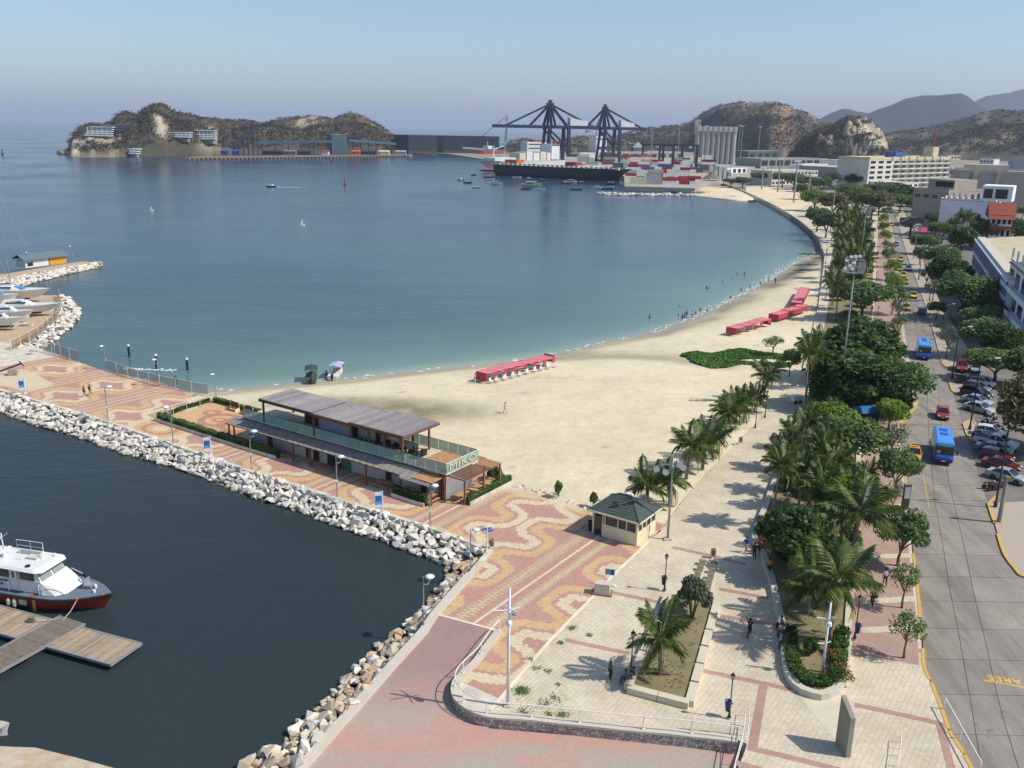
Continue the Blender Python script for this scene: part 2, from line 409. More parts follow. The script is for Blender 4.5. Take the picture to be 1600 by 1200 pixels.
# meander: a rounded square wave either side of the middle of each bay, 15.7 m from band to band
k = np.round((Ug+39.8-7.85)/15.7+1e-6); cen = -39.8+7.85+15.7*k; du = Ug-cen
band = np.abs(np.abs(du)-7.85)
PV = 7.3
tv = np.linspace(0, PV*3, 400); sq = np.tanh(2.3*np.sin(2*np.pi*tv/PV))/np.tanh(2.3)
curve = [(2.85+1.55*s, t) for s, t in zip(sq, tv)]
vloc = np.mod(Vg-64.4+PV*.75, PV)+PV
wob2 = .10*fractal(Ug, Vg, 12, 3.0, 2)
dm = polydist(np.abs(du)+wob2, vloc, curve); ci = np.interp(vloc, tv, 2.85+1.55*sq)
sgn = np.where(np.abs(du) > ci, dm, -dm)
red = np.array(lin('b68c7c')); red2 = np.array(lin('b98c72')); cream = np.array(lin('cfbd9b')); yel = np.array(lin('c9a679')); tan = np.array(lin('bfac88')); grey = np.array(lin('a9917c'))
rnd = np.random.RandomState(4)
jag = (np.mod(np.floor(Vg/.24), 2)-.5)*.30
C = np.tile(red, Ug.shape+(1,))
sgj = sgn+(rnd.rand(*Ug.shape)-.5)*.22
def put_c(mask, c):
 C[mask] = c
put_c((sgj > .22) & (sgj < 1.30), yel); put_c((sgj < -.22) & (sgj > -1.25), cream)
bj = band+jag
put_c(band < 2.35, red); put_c((bj > 1.0) & (bj < 1.72), tan)
put_c(band < .11, cream*1.12)
# sandy blank at the far left, worn grey apron by the jetty end
blank = [tuple(G(a, b, ZP)[:2]) for a, b in [(-60, 575), (40, 577), (85, 600), (50, 612), (-60, 590)]]
put_c(inpoly(PXg, PYg, blank), np.array(lin('cdbb9c')))
# wide round figure at the garden corner
gc = UV(-104.5, 67.2); dg = np.hypot(PXg-gc.x, (PYg-gc.y)); dgr = np.hypot(Ug+102.5, (Vg-67.5)*1.35)
gm = (Ug > -108) & (Ug < -96) & (Vg > 64.5) & (Vg < 69.6)
put_c(gm & (dgr < 5.4), cream); put_c(gm & (dgr < 4.0), yel); put_c(gm & (dgr < 2.9), np.array(lin('b9856a'))); put_c(gm & (dgr < 2.2), yel); put_c(gm & (dgr < 1.2), cream)
# the fenced garden floor: yellow ground with curling red figures
gd = (Ug > -106.3) & (Ug < -90) & (Vg > 70) & (Vg < 79.6)
put_c(gd, yel)
for (a, b, r0, r1) in [(-99.5, 74.5, 1.9, 2.9), (-99.5, 74.5, .5, 1.0), (-95.5, 75.5, 2.6, 3.6), (-93.0, 72.0, .3, 1.1), (-94.8, 71.5, .3, 1.0), (-103.0, 76.0, .6, 1.3)]:
 rr = np.hypot(Ug-a, Vg-b); put_c(gd & (rr > r0) & (rr < r1), np.array(lin('b57f66')))
# sand drifted over the paving on the beach side
drift = np.clip((Vg-77.6)/2.0+.6*fractal(Ug, Vg, 21, 2.2, 4), 0, 1)*(Ug > -57)*(Ug < -42)
C = C*(1-drift[..., None]*.8)+np.array(lin('d5c4a0'))*drift[..., None]*.8
edge = (polydist(PXg, PYg, [tuple(G(a, b, ZP)[:2]) for a, b in PROM_PX[:8]]) < .5)
put_c(edge, np.array(lin('c4b294')))
C *= (1+(rnd.rand(*Ug.shape)-.5)*.16)[..., None]
m_paver = attrmat('wave pavers', rough=.85, scale=5, var=.06, bump=.25, bd=.01, grime=.3)
def cellmesh(name, U, V, C, keep, z, m):
 """one face per paver, joints a hair lower"""
 u = U[keep]; v = V[keep]; c = C[keep]; n = len(u); h = STEP/2
 P = np.zeros((n, 4, 3), np.float32)
 for i, (a, b) in enumerate(((-h, -h), (h, -h), (h, h), (-h, h))):
  P[:, i, 0] = UX*(u+a)-UY*(v+b); P[:, i, 1] = UY*(u+a)+UX*(v+b)
 P[:, :, 2] = z
 me = bpy.data.meshes.new(name); me.vertices.add(n*4); me.vertices.foreach_set('co', P.ravel())
 me.loops.add(n*4); me.loops.foreach_set('vertex_index', np.arange(n*4, dtype=np.int32))
 me.polygons.add(n); me.polygons.foreach_set('loop_start', np.arange(0, n*4, 4, dtype=np.int32)); me.update(calc_edges=True)
 a = me.color_attributes.new('tone', 'FLOAT_COLOR', 'POINT'); cc = np.ones((n, 4, 4), np.float32); cc[:, :, :3] = c[:, None, :]; a.data.foreach_set('color', cc.ravel())
 me.materials.append(m); return me
m_kerb = mat('old concrete', 'c3b8a2', .9, .14, .8, .3, c2='ddd2bd')
prom = struct('promenade', MB().prism(PROM, -2.0, ZP-.02), m_kerb, tri=True)
pav = put('promenade_paving', cellmesh('promenade_paving', Ug, Vg, C, kp, ZP, m_paver)); pav['kind'] = 'structure'
# cream edging strip between promenade and plaza
def strip(mb, pts, w, z0, z1, closed=False):
 """a kerb of width w along a line"""
 P = [Vector((p[0], p[1])) for p in pts]; L = []; Rr = []
 for i, p in enumerate(P):
  d = ((P[(i+1) % len(P)]-P[i-1]) if closed else (P[min(i+1, len(P)-1)]-P[max(i-1, 0)])).normalized(); nrm = Vector((-d.y, d.x))
  L.append(p+nrm*w/2); Rr.append(p-nrm*w/2)
 g = lambda z, i: z[i] if isinstance(z, list) else z
 rings = [[(l.x, l.y, g(z0, i)), (r.x, r.y, g(z0, i)), (r.x, r.y, g(z1, i)), (l.x, l.y, g(z1, i))] for i, (l, r) in enumerate(zip(L, Rr))]
 mb.loft(rings+([rings[0]] if closed else []), True, not closed)
 return mb
m_cream = mat('cream edging', 'e4d3b4', .85, .1, 1.0)
struct('kerb', strip(MB(), Gl([(1013, 846), (957, 900), (927, 932), (860, 1000), (797, 1073), (766, 1110)], ZP), .26, ZP-.3, ZP+.012), m_cream)
struct('kerb', strip(MB(), Gl([(680, 959), (777, 985)], ZP), .22, ZP-.3, ZP+.012), m_cream)
# low wall along the rocks
m_white = mat('white lime wall', 'd9cfbd', .9, .16, .9, .5, .05, c2='c0b59f')
# ----plaza, ramp, retaining wall
def brickmat(name, c1, c2, mort, bw, bh, rough=.85, msize=.012, bump=.5, ang=UANG, dirt=.3, offset=.5, bd=.006):
 m = bpy.data.materials.new(name); t = nt(m); p = pos(t)
 mp = node(t, "ShaderNodeMapping"); mp.inputs['Rotation'].default_value = (0, 0, -ang); t.links.new(p, mp.inputs[0])
 b = node(t, "ShaderNodeTexBrick"); b.offset = offset; b.inputs['Color1'].default_value = (*lin(c1), 1); b.inputs['Color2'].default_value = (*lin(c2), 1); b.inputs['Mortar'].default_value = (*lin(mort), 1)
 b.inputs['Scale'].default_value = 1; b.inputs['Mortar Size'].default_value = msize; b.inputs['Brick Width'].default_value = bw; b.inputs['Row Height'].default_value = bh; b.inputs['Bias'].default_value = 0; b.inputs['Mortar Smooth'].default_value = .2
 t.links.new(mp.outputs[0], b.inputs['Vector'])
 f = ramp(t, noise(t, p, .25, 6, .65), .4, .72); f2 = noise(t, p, 2.5, 3)
 col = mix(t, f, b.outputs[0], mix(t, 1.0, b.outputs[0], (1-dirt, 1-dirt*1.05, 1-dirt*1.15), 'MULTIPLY'))
 col = mix(t, ramp(t, f2, .2, .8), mix(t, 1.0, col, (.9, .9, .9), 'MULTIPLY'), mix(t, 1.0, col, (1.08, 1.08, 1.07), 'MULTIPLY'))
 inv = t.nodes.new("ShaderNodeMath"); inv.operation = 'SUBTRACT'; inv.inputs[0].default_value = 1; t.links.new(b.outputs['Fac'], inv.inputs[1])
 finish(t, col, rough, inv.outputs[0], bump, bd, spec=.25)
 MATS[name] = m; return m
m_plaza = brickmat('tan pavers', 'd9ccb2', 'cfc1a6', 'b9ac93', .36, .30, msize=.02, offset=0.0, dirt=.26)
m_pink = brickmat('pink band pavers', 'c09a8e', 'b69184', 'a28478', .3, .15, msize=.02)
m_walk = brickmat('pink brick footway', 'b99c8e', 'b09081', '96806f', .24, .12, msize=.012, dirt=.22)
def seam_z(p): return min(ZP, max(.55, ZP-(66.0-p[1])*.055))
def GR(px, py, dz=0.0):
 p = G(px, py, 1.1)
 for _ in range(5): p = G(px, py, seam_z(p)+dz)
 return p
KL_PX = [(1560, 1290), (1518, 1200), (1483, 1142), (1469, 1101), (1444, 1042), (1441, 996), (1437, 952), (1427, 865), (1420, 797), (1415, 750), (1410, 705), (1407, 664), (1433, 631), (1429, 617), (1418, 553), (1411, 510), (1408, 470), (1402, 420), (1397, 380), (1390, 340), (1384, 322)]
KR_PX = [(1760, 1060), (1660, 950), (1600, 900), (1585, 887), (1567, 860), (1559, 834), (1544, 786), (1505, 662), (1482, 592), (1471, 564), (1460, 522), (1447, 479), (1431, 435), (1418, 400), (1407, 360), (1399, 335), (1392, 318)]
KL = Gl(KL_PX, ZR); KR = Gl(KR_PX, ZR)
SEA2 = [p.copy() for p in PLAZA_EDGE]+[Vector((p.x, p.y, ZP)) for p in SEAWALL[1:]]
wall_line = [G(a, b, ZP+.12) for a, b in WALL_TOP_PX]
wl = [p for p in smoothline(wall_line, 3)]
PLAZA = [(p.x, p.y) for p in Gl([(1013, 846), (957, 900), (927, 932), (860, 1000), (797, 1073), (766, 1110)], ZP)]+[(p.x, p.y) for p in Gl([(770, 1117), (830, 1122), (905, 1130), (1005, 1140), (1080, 1147), (1152, 1156), (1168, 1162), (1120, 1290), (1240, 1400)], ZP)]
PLAZA += [(p.x-.12, p.y) for p in KL if p.y < 600]+[tuple(G(1330, 318, ZP)[:2]), tuple(G(1230, 300, ZP)[:2])]+[(p.x, p.y) for p in SEA2[::-1]]
struct('plaza', MB().prism(PLAZA, -2.0, ZP), m_plaza, tri=True)
# sea wall of the far walk
m_conc = mat('weathered concrete', '8f8778', .9, .2, .5, .4, c2='a59c8c')
swl = MB(); strip(swl, [p for p in SEAWALL]+[G(1130, 288, 1)], .6, -1.0, ZP+.35); swo = swl.build('sea_wall', m_conc); tag(swo, 'dark concrete sea wall curving along the far beach walk', 'wall')
# sandy square at the far end of the walk
m_pale = mat('packed sand', 'd9c6a2', .95, .12, .15, .3)
struct('packed_sand', MB().prism([(p.x, p.y) for p in Gl([(1165, 301), (1200, 317), (1235, 337), (1262, 318), (1262, 300), (1200, 290), (1165, 292)], ZP)], 0, ZP+.03), m_pale, tri=True)
def spit(name, px, h, m):
 c = sum(((Vector((p.x, p.y, 0))) for p in Gl(px)), Vector())/len(px)
 P = smoothline([(p.x, p.y, -.4) for p in Gl(px+[px[0]])], 3)[:-1]
 mb = MB(); mb.loft([P, [c.lerp(Vector((p.x, p.y, 0)), .86)+Vector((0, 0, h*.7)) for p in P], [c.lerp(Vector((p.x, p.y, 0)), .4)+Vector((0, 0, h)) for p in P]])
 return struct(name, mb, m, smooth=True)
spit('sand_spit', [(1070, 306), (1100, 303), (1085, 298), (1100, 293), (1130, 292), (1165, 294), (1180, 300), (1185, 312), (1160, 315), (1125, 312)], 1.3, m_pale)
def rampmat():
 m = bpy.data.materials.new('worn red roadway'); t = nt(m); p = pos(t)
 mp = node(t, "ShaderNodeMapping"); mp.inputs['Rotation'].default_value = (0, 0, R_(35)); mp.inputs['Scale'].default_value = (.35, 1, 1); t.links.new(p, mp.inputs[0])
 n = noise(t, mp.outputs[0], .32, 5, .6); n2 = noise(t, p, 3, 5, .7); n3 = noise(t, p, .5, 3)
 sp = t.nodes.new("ShaderNodeSeparateXYZ"); t.links.new(p, sp.inputs[0])
 far = ramp(t, sp.outputs['Y'], 54.5, 60.5)
 a = mix(t, ramp(t, n, .47, .62), lin('aa9d8c'), lin('bd9184'))
 b = mix(t, ramp(t, n3, .35, .65), lin('a18276'), lin('98807a'))
 col = mix(t, far, a, b); col = mix(t, ramp(t, n2, .25, .8), mix(t, 1.0, col, (.88,)*3, 'MULTIPLY'), mix(t, 1.0, col, (1.08,)*3, 'MULTIPLY'))
 finish(t, col, .9, n2, .25, .02, spec=.25); return m
m_ramp = rampmat()
rim = [(680, 959), (777, 985), (765, 1004), (745, 1032), (724, 1052), (714, 1066), (713, 1085), (722, 1108), (765, 1138), (905, 1150), (1080, 1168), (1160, 1180), (1130, 1290), (380, 1330), (470, 1200), (570, 1088), (662, 985)]
RP = [GR(a, b) for a, b in rim]; RP[0].z = RP[1].z = ZP-.006
struct('access_ramp', MB().prism([(p.x, p.y) for p in RP], -2.0, [p.z-.004 for p in RP]), m_ramp, tri=True)
def stonemat(name, c1, c2, scale):
 m = bpy.data.materials.new(name); t = nt(m); p = pos(t)
 v = node(t, "ShaderNodeTexVoronoi"); v.inputs['Scale'].default_value = scale; t.links.new(p, v.inputs['Vector'])
 v2 = node(t, "ShaderNodeTexVoronoi"); v2.feature = 'DISTANCE_TO_EDGE'; v2.inputs['Scale'].default_value = scale; t.links.new(p, v2.inputs['Vector'])
 s = t.nodes.new("ShaderNodeSeparateColor"); t.links.new(v.outputs['Color'], s.inputs[0])
 col = mix(t, s.outputs[0], lin(c1), lin(c2)); e = ramp(t, v2.outputs['Distance'], 0.0, .12)
 col = mix(t, e, mix(t, 1.0, col, (.55,)*3, 'MULTIPLY'), col)
 finish(t, col, .9, e, .9, .06, spec=.2); MATS[name] = m; return m
m_stone = stonemat('rubble stone', 'a3968a', 'd8cfc2', 4.2)
rw = thing('retaining_wall', 'curved rubble stone wall with whitewashed cap below the plaza railing', 'wall', wl[0])
def rel(pts, o): return [Vector((p[0]-o[0], p[1]-o[1], p[2]-o[2])) for p in pts]
b = MB(); strip(b, [p-wl[0] for p in wl], .5, -1.9, [-.10]*len(wl)); b.build('stone_face', m_stone, rw)
b = MB(); strip(b, [p-wl[0] for p in wl], .62, -.10, [.06+.02*math.sin(i*1.7) for i in range(len(wl))]); b.build('wall_cap', m_white, rw)
m_rail = mat('white painted rail', 'e4ded4', .5, .06, 2, spec=.5)
gr = thing('guard_rail', 'white tube railing along the curved stone wall', 'railing', wl[0])
b = MB(); b.tube([p-wl[0]+Vector((0, 0, 1.02)) for p in wl], .04, 6); b.build('top_rail', m_rail, gr)
for i in [0, 5, 9, 14, 20, 24, 27, 30, 33, 36, 39]:
 if i < len(wl):
  q = wl[i]-wl[0]; MB().tube([q+Vector((0, 0, .05)), q+Vector((0, 0, 1.0))], .04, 6).box((q.x, q.y, .08), (.2, .2, .06)).build('post', m_rail, gr)
# low limewashed wall between promenade/ramp and the rocks
lwp = [G(735, 897, ZP), G(707, 928, ZP), G(680, 959, ZP)]+[GR(a, b, .1) for a, b in [(662, 986), (615, 1037), (570, 1088), (520, 1143), (470, 1200), (395, 1290)]]
lw = MB(); strip(lw, lwp, .75, [-1.5]*len(lwp), [p.z+.12 for p in lwp]); tag(lw.build('low_wall', m_white), 'low white limewashed wall between the red ramp and the rocks', 'wall')
lwp2 = [G(766, 860, ZP), G(735, 897, ZP)]
pk = Gl(PROM_PX[:6], ZP); struct('kerb', strip(MB(), pk, .5, -1.2, ZP+.05), m_kerb)
struct('kerb', strip(MB(), lwp2, .5, -1.2, ZP+.09), m_kerb)
# pink bands in the plaza
bi = 0
for px in [[(1093, 1047), (1146, 1058), (1204, 1070), (1236, 1078)], [(1193, 1070), (1186, 1110), (1176, 1166)], [(1167, 1168), (1220, 1180), (1277, 1194), (1330, 1208)], [(884, 1000), (930, 1010), (984, 1021)], [(958, 926), (1030, 941)],
   [(1335, 1101), (1400, 1115), (1468, 1130)], [(1468, 1128), (1477, 1165), (1490, 1215)], [(1124, 920), (1201, 935)], [(1126, 962), (1222, 979)], [(1050, 855), (1110, 868), (1165, 882)], [(1150, 1192), (1190, 1203)]]:
 b = MB(); bi += 1; strip(b, Gl(px, ZP), .52 if bi != 2 else .62, ZP-.05, ZP+.004+.0015*bi); struct('paving_band', b, m_pink)
m_slabc = mat('smooth grey slab', 'cbbfa6', .85, .08, .6, .15)
struct('smooth_slab', MB().prism([tuple(p[:2]) for p in Gl([(1246, 1084), (1290, 1088), (1318, 1086), (1309, 1160)], ZP)], ZP-.05, ZP+.0035), m_slabc)
# footway of pink brick beside the road
FW = [(1332, 1020), (1330, 985), (1338, 900), (1346, 800), (1350, 700), (1356, 640), (1362, 560), (1366, 480), (1369, 420), (1371, 370), (1372, 330)]
fw = Gl(FW, ZP)+[p.copy() for p in KL[::-1] if p.y < 600][:]
fwp = [(p.x, p.y) for p in Gl(FW, ZP)]+[(p.x-.42, p.y) for p in KL[::-1] if 58.5 < p.y < 640]
struct('footway', MB().prism(fwp, ZP-.05, ZP+.0045), m_walk, tri=True)
struct('paving_band', strip(MB(), Gl([(1330, 1024), (1385, 1021), (1444, 1016)], ZP), .5, ZP-.05, ZP+.007), m_pink)
for a, b_ in [((1345, 940), (1435, 935)), ((1350, 870), (1424, 868)), ((1352, 790), (1417, 790)), ((1345, 985), (1437, 980)), ((1356, 700), (1408, 700))]:
 struct('paving_band', strip(MB(), Gl([a, b_], ZP), .9, ZP-.05, ZP+.008), m_plaza)
# ----road of concrete slabs
def roadmat(name, a, b, dark):
 m = bpy.data.materials.new(name); t = nt(m); p = pos(t); oi = t.nodes.new("ShaderNodeObjectInfo")
 mp = node(t, "ShaderNodeMapping"); mp.inputs['Rotation'].default_value = (0, 0, R_(-22)); mp.inputs['Scale'].default_value = (1.3, .16, 1); t.links.new(p, mp.inputs[0])
 n = noise(t, mp.outputs[0], .5, 5, .6); n2 = noise(t, p, 3.5, 6, .7); n3 = noise(t, p, .33, 5, .62)
 col = mix(t, ramp(t, n3, .3, .7), lin(a), lin(b)); col = mix(t, ramp(t, n, .45, .75), col, mix(t, .65, col, lin(dark)))
 col = mix(t, ramp(t, n2, .2, .85), mix(t, 1.0, col, (.86,)*3, 'MULTIPLY'), mix(t, 1.0, col, (1.1,)*3, 'MULTIPLY'))
 hs = t.nodes.new("ShaderNodeHueSaturation"); mr = node(t, "ShaderNodeMapRange"); mr.inputs[3].default_value = .91; mr.inputs[4].default_value = 1.07
 t.links.new(oi.outputs['Random'], mr.inputs[0]); t.links.new(mr.outputs[0], hs.inputs['Value']); t.links.new(col, hs.inputs['Color'])
 n4 = noise(t, p, .8, 3, .5); n5 = noise(t, mp.outputs[0], 1.6, 3, .5)
 fin = mix(t, ramp(t, n4, .66, .76), hs.outputs[0], mix(t, 1.0, hs.outputs[0], (.66, .64, .62), 'MULTIPLY')); fin = mix(t, ramp(t, n5, .56, .8), fin, mix(t, 1.0, fin, (.74, .73, .72), 'MULTIPLY'))
 finish(t, fin, .85, n2, .3, .01, spec=.3); MATS[name] = m; return m
m_road = roadmat('road concrete', '8b8377', '9c9385', '675f57')
m_asph = mat('asphalt', '716b64', .9, .2, .35, .3, c2='857d73')
RD = [(p.x, p.y) for p in KL]+[(p.x, p.y) for p in KR[::-1]]
m_joint = mat('joint tar', '6a635a', .95)
road = struct('road', MB().prism(RD, -1.0, ZR-.03), m_joint, tri=True)
def xat(line, y):
 ys = [p.y for p in line]; xs = [p.x for p in line]
 return float(np.interp(y, ys, xs))
KLs = sorted(KL, key=lambda p: p.y); KRs = sorted(KR, key=lambda p: p.y)
J1 = sorted(Gl([(1545, 1260), (1530, 1180), (1515, 1086), (1508, 1048), (1498, 990), (1483, 917), (1474, 856), (1461, 785), (1452, 700), (1448, 600), (1430, 500), (1406, 400), (1393, 335), (1387, 320)], ZR), key=lambda p: p.y)
J2 = sorted(Gl([(1612, 1260), (1585, 1180), (1562, 1104), (1553, 1063), (1539, 999), (1521, 926), (1507, 856), (1497, 815), (1482, 750), (1474, 700), (1465, 600), (1440, 500), (1412, 400), (1396, 335), (1390, 320)], ZR), key=lambda p: p.y)
LN = [KLs, J1, J2, KRs]
ys = [44.0]
while ys[-1] < 640: ys.append(ys[-1]+(4.6 if ys[-1] < 240 else 30))
def lane(y, L): return xat(LN[L], y)
for i in range(len(ys)-1):
 y0, y1 = ys[i]+.03, ys[i+1]-.03
 for L in range(3):
  g = .028; f0, f1 = L, L+1
  x00, x10, x11, x01 = lane(y0, f0)+g, lane(y0, f1)-g, lane(y1, f1)-g, lane(y1, f0)+g
  # slab edges bend with the kerb: one mid row
  ym = (y0+y1)/2; xm0, xm1 = lane(ym, f0)+g, lane(ym, f1)-g
  b = MB(); dz = random.Random(i*3+L).uniform(-.006, .006)
  b.prism([(x00, y0), (x10, y0), (xm1, ym), (x11, y1), (x01, y1), (xm0, ym)], ZR-.12, ZR+dz)
  b.build('slab', m_road, road)
# painted yellow kerbs
m_yel = mat('yellow kerb paint', 'dcae4e', .75, .16, 1.2, .2, c2='c9a556')
m_kg = mat('kerb concrete', 'b0a692', .9, .15, 1.0)
def kerb(pts, m, w=.24, z0=None, z1=None, closed=False):
 struct('kerb', strip(MB(), pts, w, z0 if z0 is not None else ZR-.1, z1 if z1 is not None else ZP+.03, closed), m)
for pxs in [[(1540, 1245), (1518, 1200), (1507, 1180)], [(1506, 1177), (1483, 1142)], [(1482, 1139), (1469, 1101), (1455, 1066)], [(1453, 1062), (1444, 1042), (1442, 1013)], [(1441, 994), (1440, 980)], [(1438, 965), (1437, 952), (1432, 905)], [(1430, 890), (1427, 865)], [(1424, 838), (1421, 810)], [(1417, 770), (1415, 750), (1413, 730)], [(1407, 664), (1420, 648), (1433, 631), (1431, 622)]]:
 kerb(smoothline(Gl(pxs, ZP), 3), m_yel)
kerb(KL[13:], m_kg)
for pxs in [[(1544, 786), (1549, 802), (1554, 817)], [(1554, 817), (1566, 818)], [(1544, 786), (1556, 776)], [(1559, 834), (1567, 860), (1576, 876), (1585, 887), (1592, 896), (1600, 900), (1625, 905)], [(1471, 564), (1474, 569), (1480, 573), (1495, 575), (1512, 577)]]:
 kerb(smoothline(Gl(pxs, ZP), 3), m_yel, .26)
kerb(KR[9:], m_kg)
# pavements and parking ground on the right
m_pav = mat('street pavement', 'b9ab95', .9, .14, .25, .2, c2='a99c88')
struct('parking_lot', MB().prism([tuple(p[:2]) for p in Gl([(1544, 786), (1505, 662), (1482, 592), (1471, 564), (1800, 560), (1900, 800)], ZR)], -1, ZR-.004), m_asph, tri=True)
struct('pavement', MB().prism([tuple(p[:2]) for p in Gl([(1544, 786), (1554, 817), (1559, 834), (1567, 860), (1585, 887), (1600, 900), (1660, 950), (1900, 1000), (1900, 770)], ZP)], -1, ZP), m_pav, tri=True)
struct('pavement', MB().prism([(p.x+.1, p.y) for p in KR[9:]]+[tuple(p[:2]) for p in Gl([(1412, 330), (1428, 360), (1440, 400), (1455, 440), (1472, 480), (1492, 510), (1512, 545), (1560, 552), (1580, 568), (1512, 577), (1495, 575), (1478, 572)], ZP)], -1, ZP), m_pav, tri=True)
struct('service_street', MB().prism([tuple(p[:2]) for p in Gl([(1490, 560), (1900, 560), (1700, 480), (1480, 330), (1430, 318), (1410, 322), (1428, 360), (1455, 440), (1492, 510)], 1.3)], -1, 1.36), m_asph, tri=True)
def isle(px):
 P = smoothline([(*p[:2], 0) for p in Gl(px+[px[0]], ZP)], 3)[:-1]
 struct('traffic_island', MB().prism([tuple(p[:2]) for p in P], ZR-.1, ZP-.01), m_pav, tri=True)
 kerb(P, m_yel, .22, ZR-.08, ZP+.03, True)
isle([(1483, 590), (1487, 609), (1497, 613), (1506, 606), (1499, 589)]); isle([(1505, 661), (1514, 684), (1527, 686), (1531, 676), (1520, 656)])
# worn yellow bus-bay line and the lettering on the road
m_yline = mat('worn yellow line', 'bb9c5c', .8, .22, 4)
struct('road_marking', strip(MB(), Gl([(1438, 722), (1444, 752), (1452, 793)], ZR), .13, ZR-.02, ZR+.012), m_yline)
m_ypaint = mat('yellow road paint', 'd5ac5c', .8, .2, 3)
struct('road_marking', strip(MB(), Gl([(1537, 1063), (1572, 1069), (1604, 1075)], ZR), .16, ZR-.02, ZR+.012), m_ypaint)
def text_mesh(s, size, m, name='lettering', depth=.0, bold=0.0, spacing=1.0):
 cu = bpy.data.curves.new(name, 'FONT'); cu.body = s; cu.size = size; cu.extrude = depth; cu.offset = bold; cu.align_x = 'CENTER'; cu.align_y = 'CENTER'; cu.space_character = spacing; cu.resolution_u = 2
 o = bpy.data.objects.new(name, cu); COL.objects.link(o)
 dg = bpy.context.evaluated_depsgraph_get(); me = bpy.data.meshes.new_from_object(o.evaluated_get(dg))
 bpy.data.objects.remove(o); bpy.data.curves.remove(cu); me.materials.clear(); me.materials.append(m); return me
pa, pb = G(1542, 1058, ZR), G(1596, 1066, ZR)
me = text_mesh('AREE', 1.25, m_ypaint, 'road_lettering', .004, .03, 1.08)
o = put('road_lettering', me, None, (pa+pb)/2+Vector((0, .0, .012)), math.atan2((pb-pa).y, (pb-pa).x)+math.pi); o['kind'] = 'structure'
wdt = max(v.co.x for v in me.vertices)-min(v.co.x for v in me.vertices); o.scale = ((pb-pa).length/wdt,)*2+(1,)
# ================================================================== boulders
def rockmesh(seed, m):
 rg = np.random.RandomState(seed); bm = bmesh.new()
 P = rg.randn(13, 3); P /= np.linalg.norm(P, axis=1)[:, None]; P *= rg.uniform(.8, 1.05, (13, 1)); P *= np.array([1.15, .85, .68])*.62
 for p in P: bm.verts.new(p)
 r = bmesh.ops.convex_hull(bm, input=bm.verts)
 bmesh.ops.delete(bm, geom=[g for g in r['geom_interior'] if isinstance(g, bmesh.types.BMVert)], context='VERTS')
 bmesh.ops.bevel(bm, geom=list(bm.edges), offset=.035, segments=1, affect='EDGES') if seed % 3 == 0 and False else None
 me = bpy.data.meshes.new('boulder'); bm.to_mesh(me); bm.free(); me.materials.append(m); return me
def rockmat(name, cols):
 m = bpy.data.materials.new(name); t = nt(m)
 g = t.nodes.new("ShaderNodeNewGeometry"); oi = t.nodes.new("ShaderNodeObjectInfo")
 a = t.nodes.new("ShaderNodeMath"); a.operation = 'ADD'; t.links.new(g.outputs['Random Per Island'], a.inputs[0]); t.links.new(oi.outputs['Random'], a.inputs[1])
 f = t.nodes.new("ShaderNodeMath"); f.operation = 'FRACT'; t.links.new(a.outputs[0], f.inputs[0])
 r = t.nodes.new("ShaderNodeValToRGB"); r.color_ramp.elements[0].color = (*lin(cols[0]), 1); r.color_ramp.elements[1].color = (*lin(cols[-1]), 1)
 for i, c in enumerate(cols[1:-1]):
  e = r.color_ramp.elements.new((i+1)/(len(cols)-1)); e.color = (*lin(c), 1)
 t.links.new(f.outputs[0], r.inputs[0])
 n = noise(t, g.outputs['Position'], 2.2, 5, .65); n2 = noise(t, g.outputs['Position'], 9, 3)
 col = mix(t, ramp(t, n, .5, .72), r.outputs[0], mix(t, 1.0, r.outputs[0], (.70, .68, .66), 'MULTIPLY'))
 # weed and wet stain on the stones that stand in the water
 sp = t.nodes.new("ShaderNodeSeparateXYZ"); t.links.new(g.outputs['Position'], sp.inputs[0])
 z = t.nodes.new("ShaderNodeMath"); z.operation = 'MULTIPLY_ADD'; z.inputs[1].default_value = .5; t.links.new(n, z.inputs[0]); t.links.new(sp.outputs['Z'], z.inputs[2])
 col = mix(t, ramp(t, z.outputs[0], .30, .52), lin('57503f'), col)
 finish(t, col, .9, n2, .6, .05, spec=.2); MATS[name] = m; return m
m_lime = rockmat('limestone boulder', ['c2bbae', 'd9d1c0', 'e3dbcb', 'aeaba6', 'ddd2bc', 'cac2b4'])
m_tanrock = rockmat('tan boulder', ['cabfa9', 'b39774', 'c9ba9c', '9a8d7b', 'c8a987', 'd0c7b6'])
RK = [rockmesh(100+i, m_lime) for i in range(9)]; RKT = [rockmesh(100+i, m_tanrock) for i in range(9)]
m_core = mat('dark rubble', '6d665a', .95, .3, 1.2, .6)
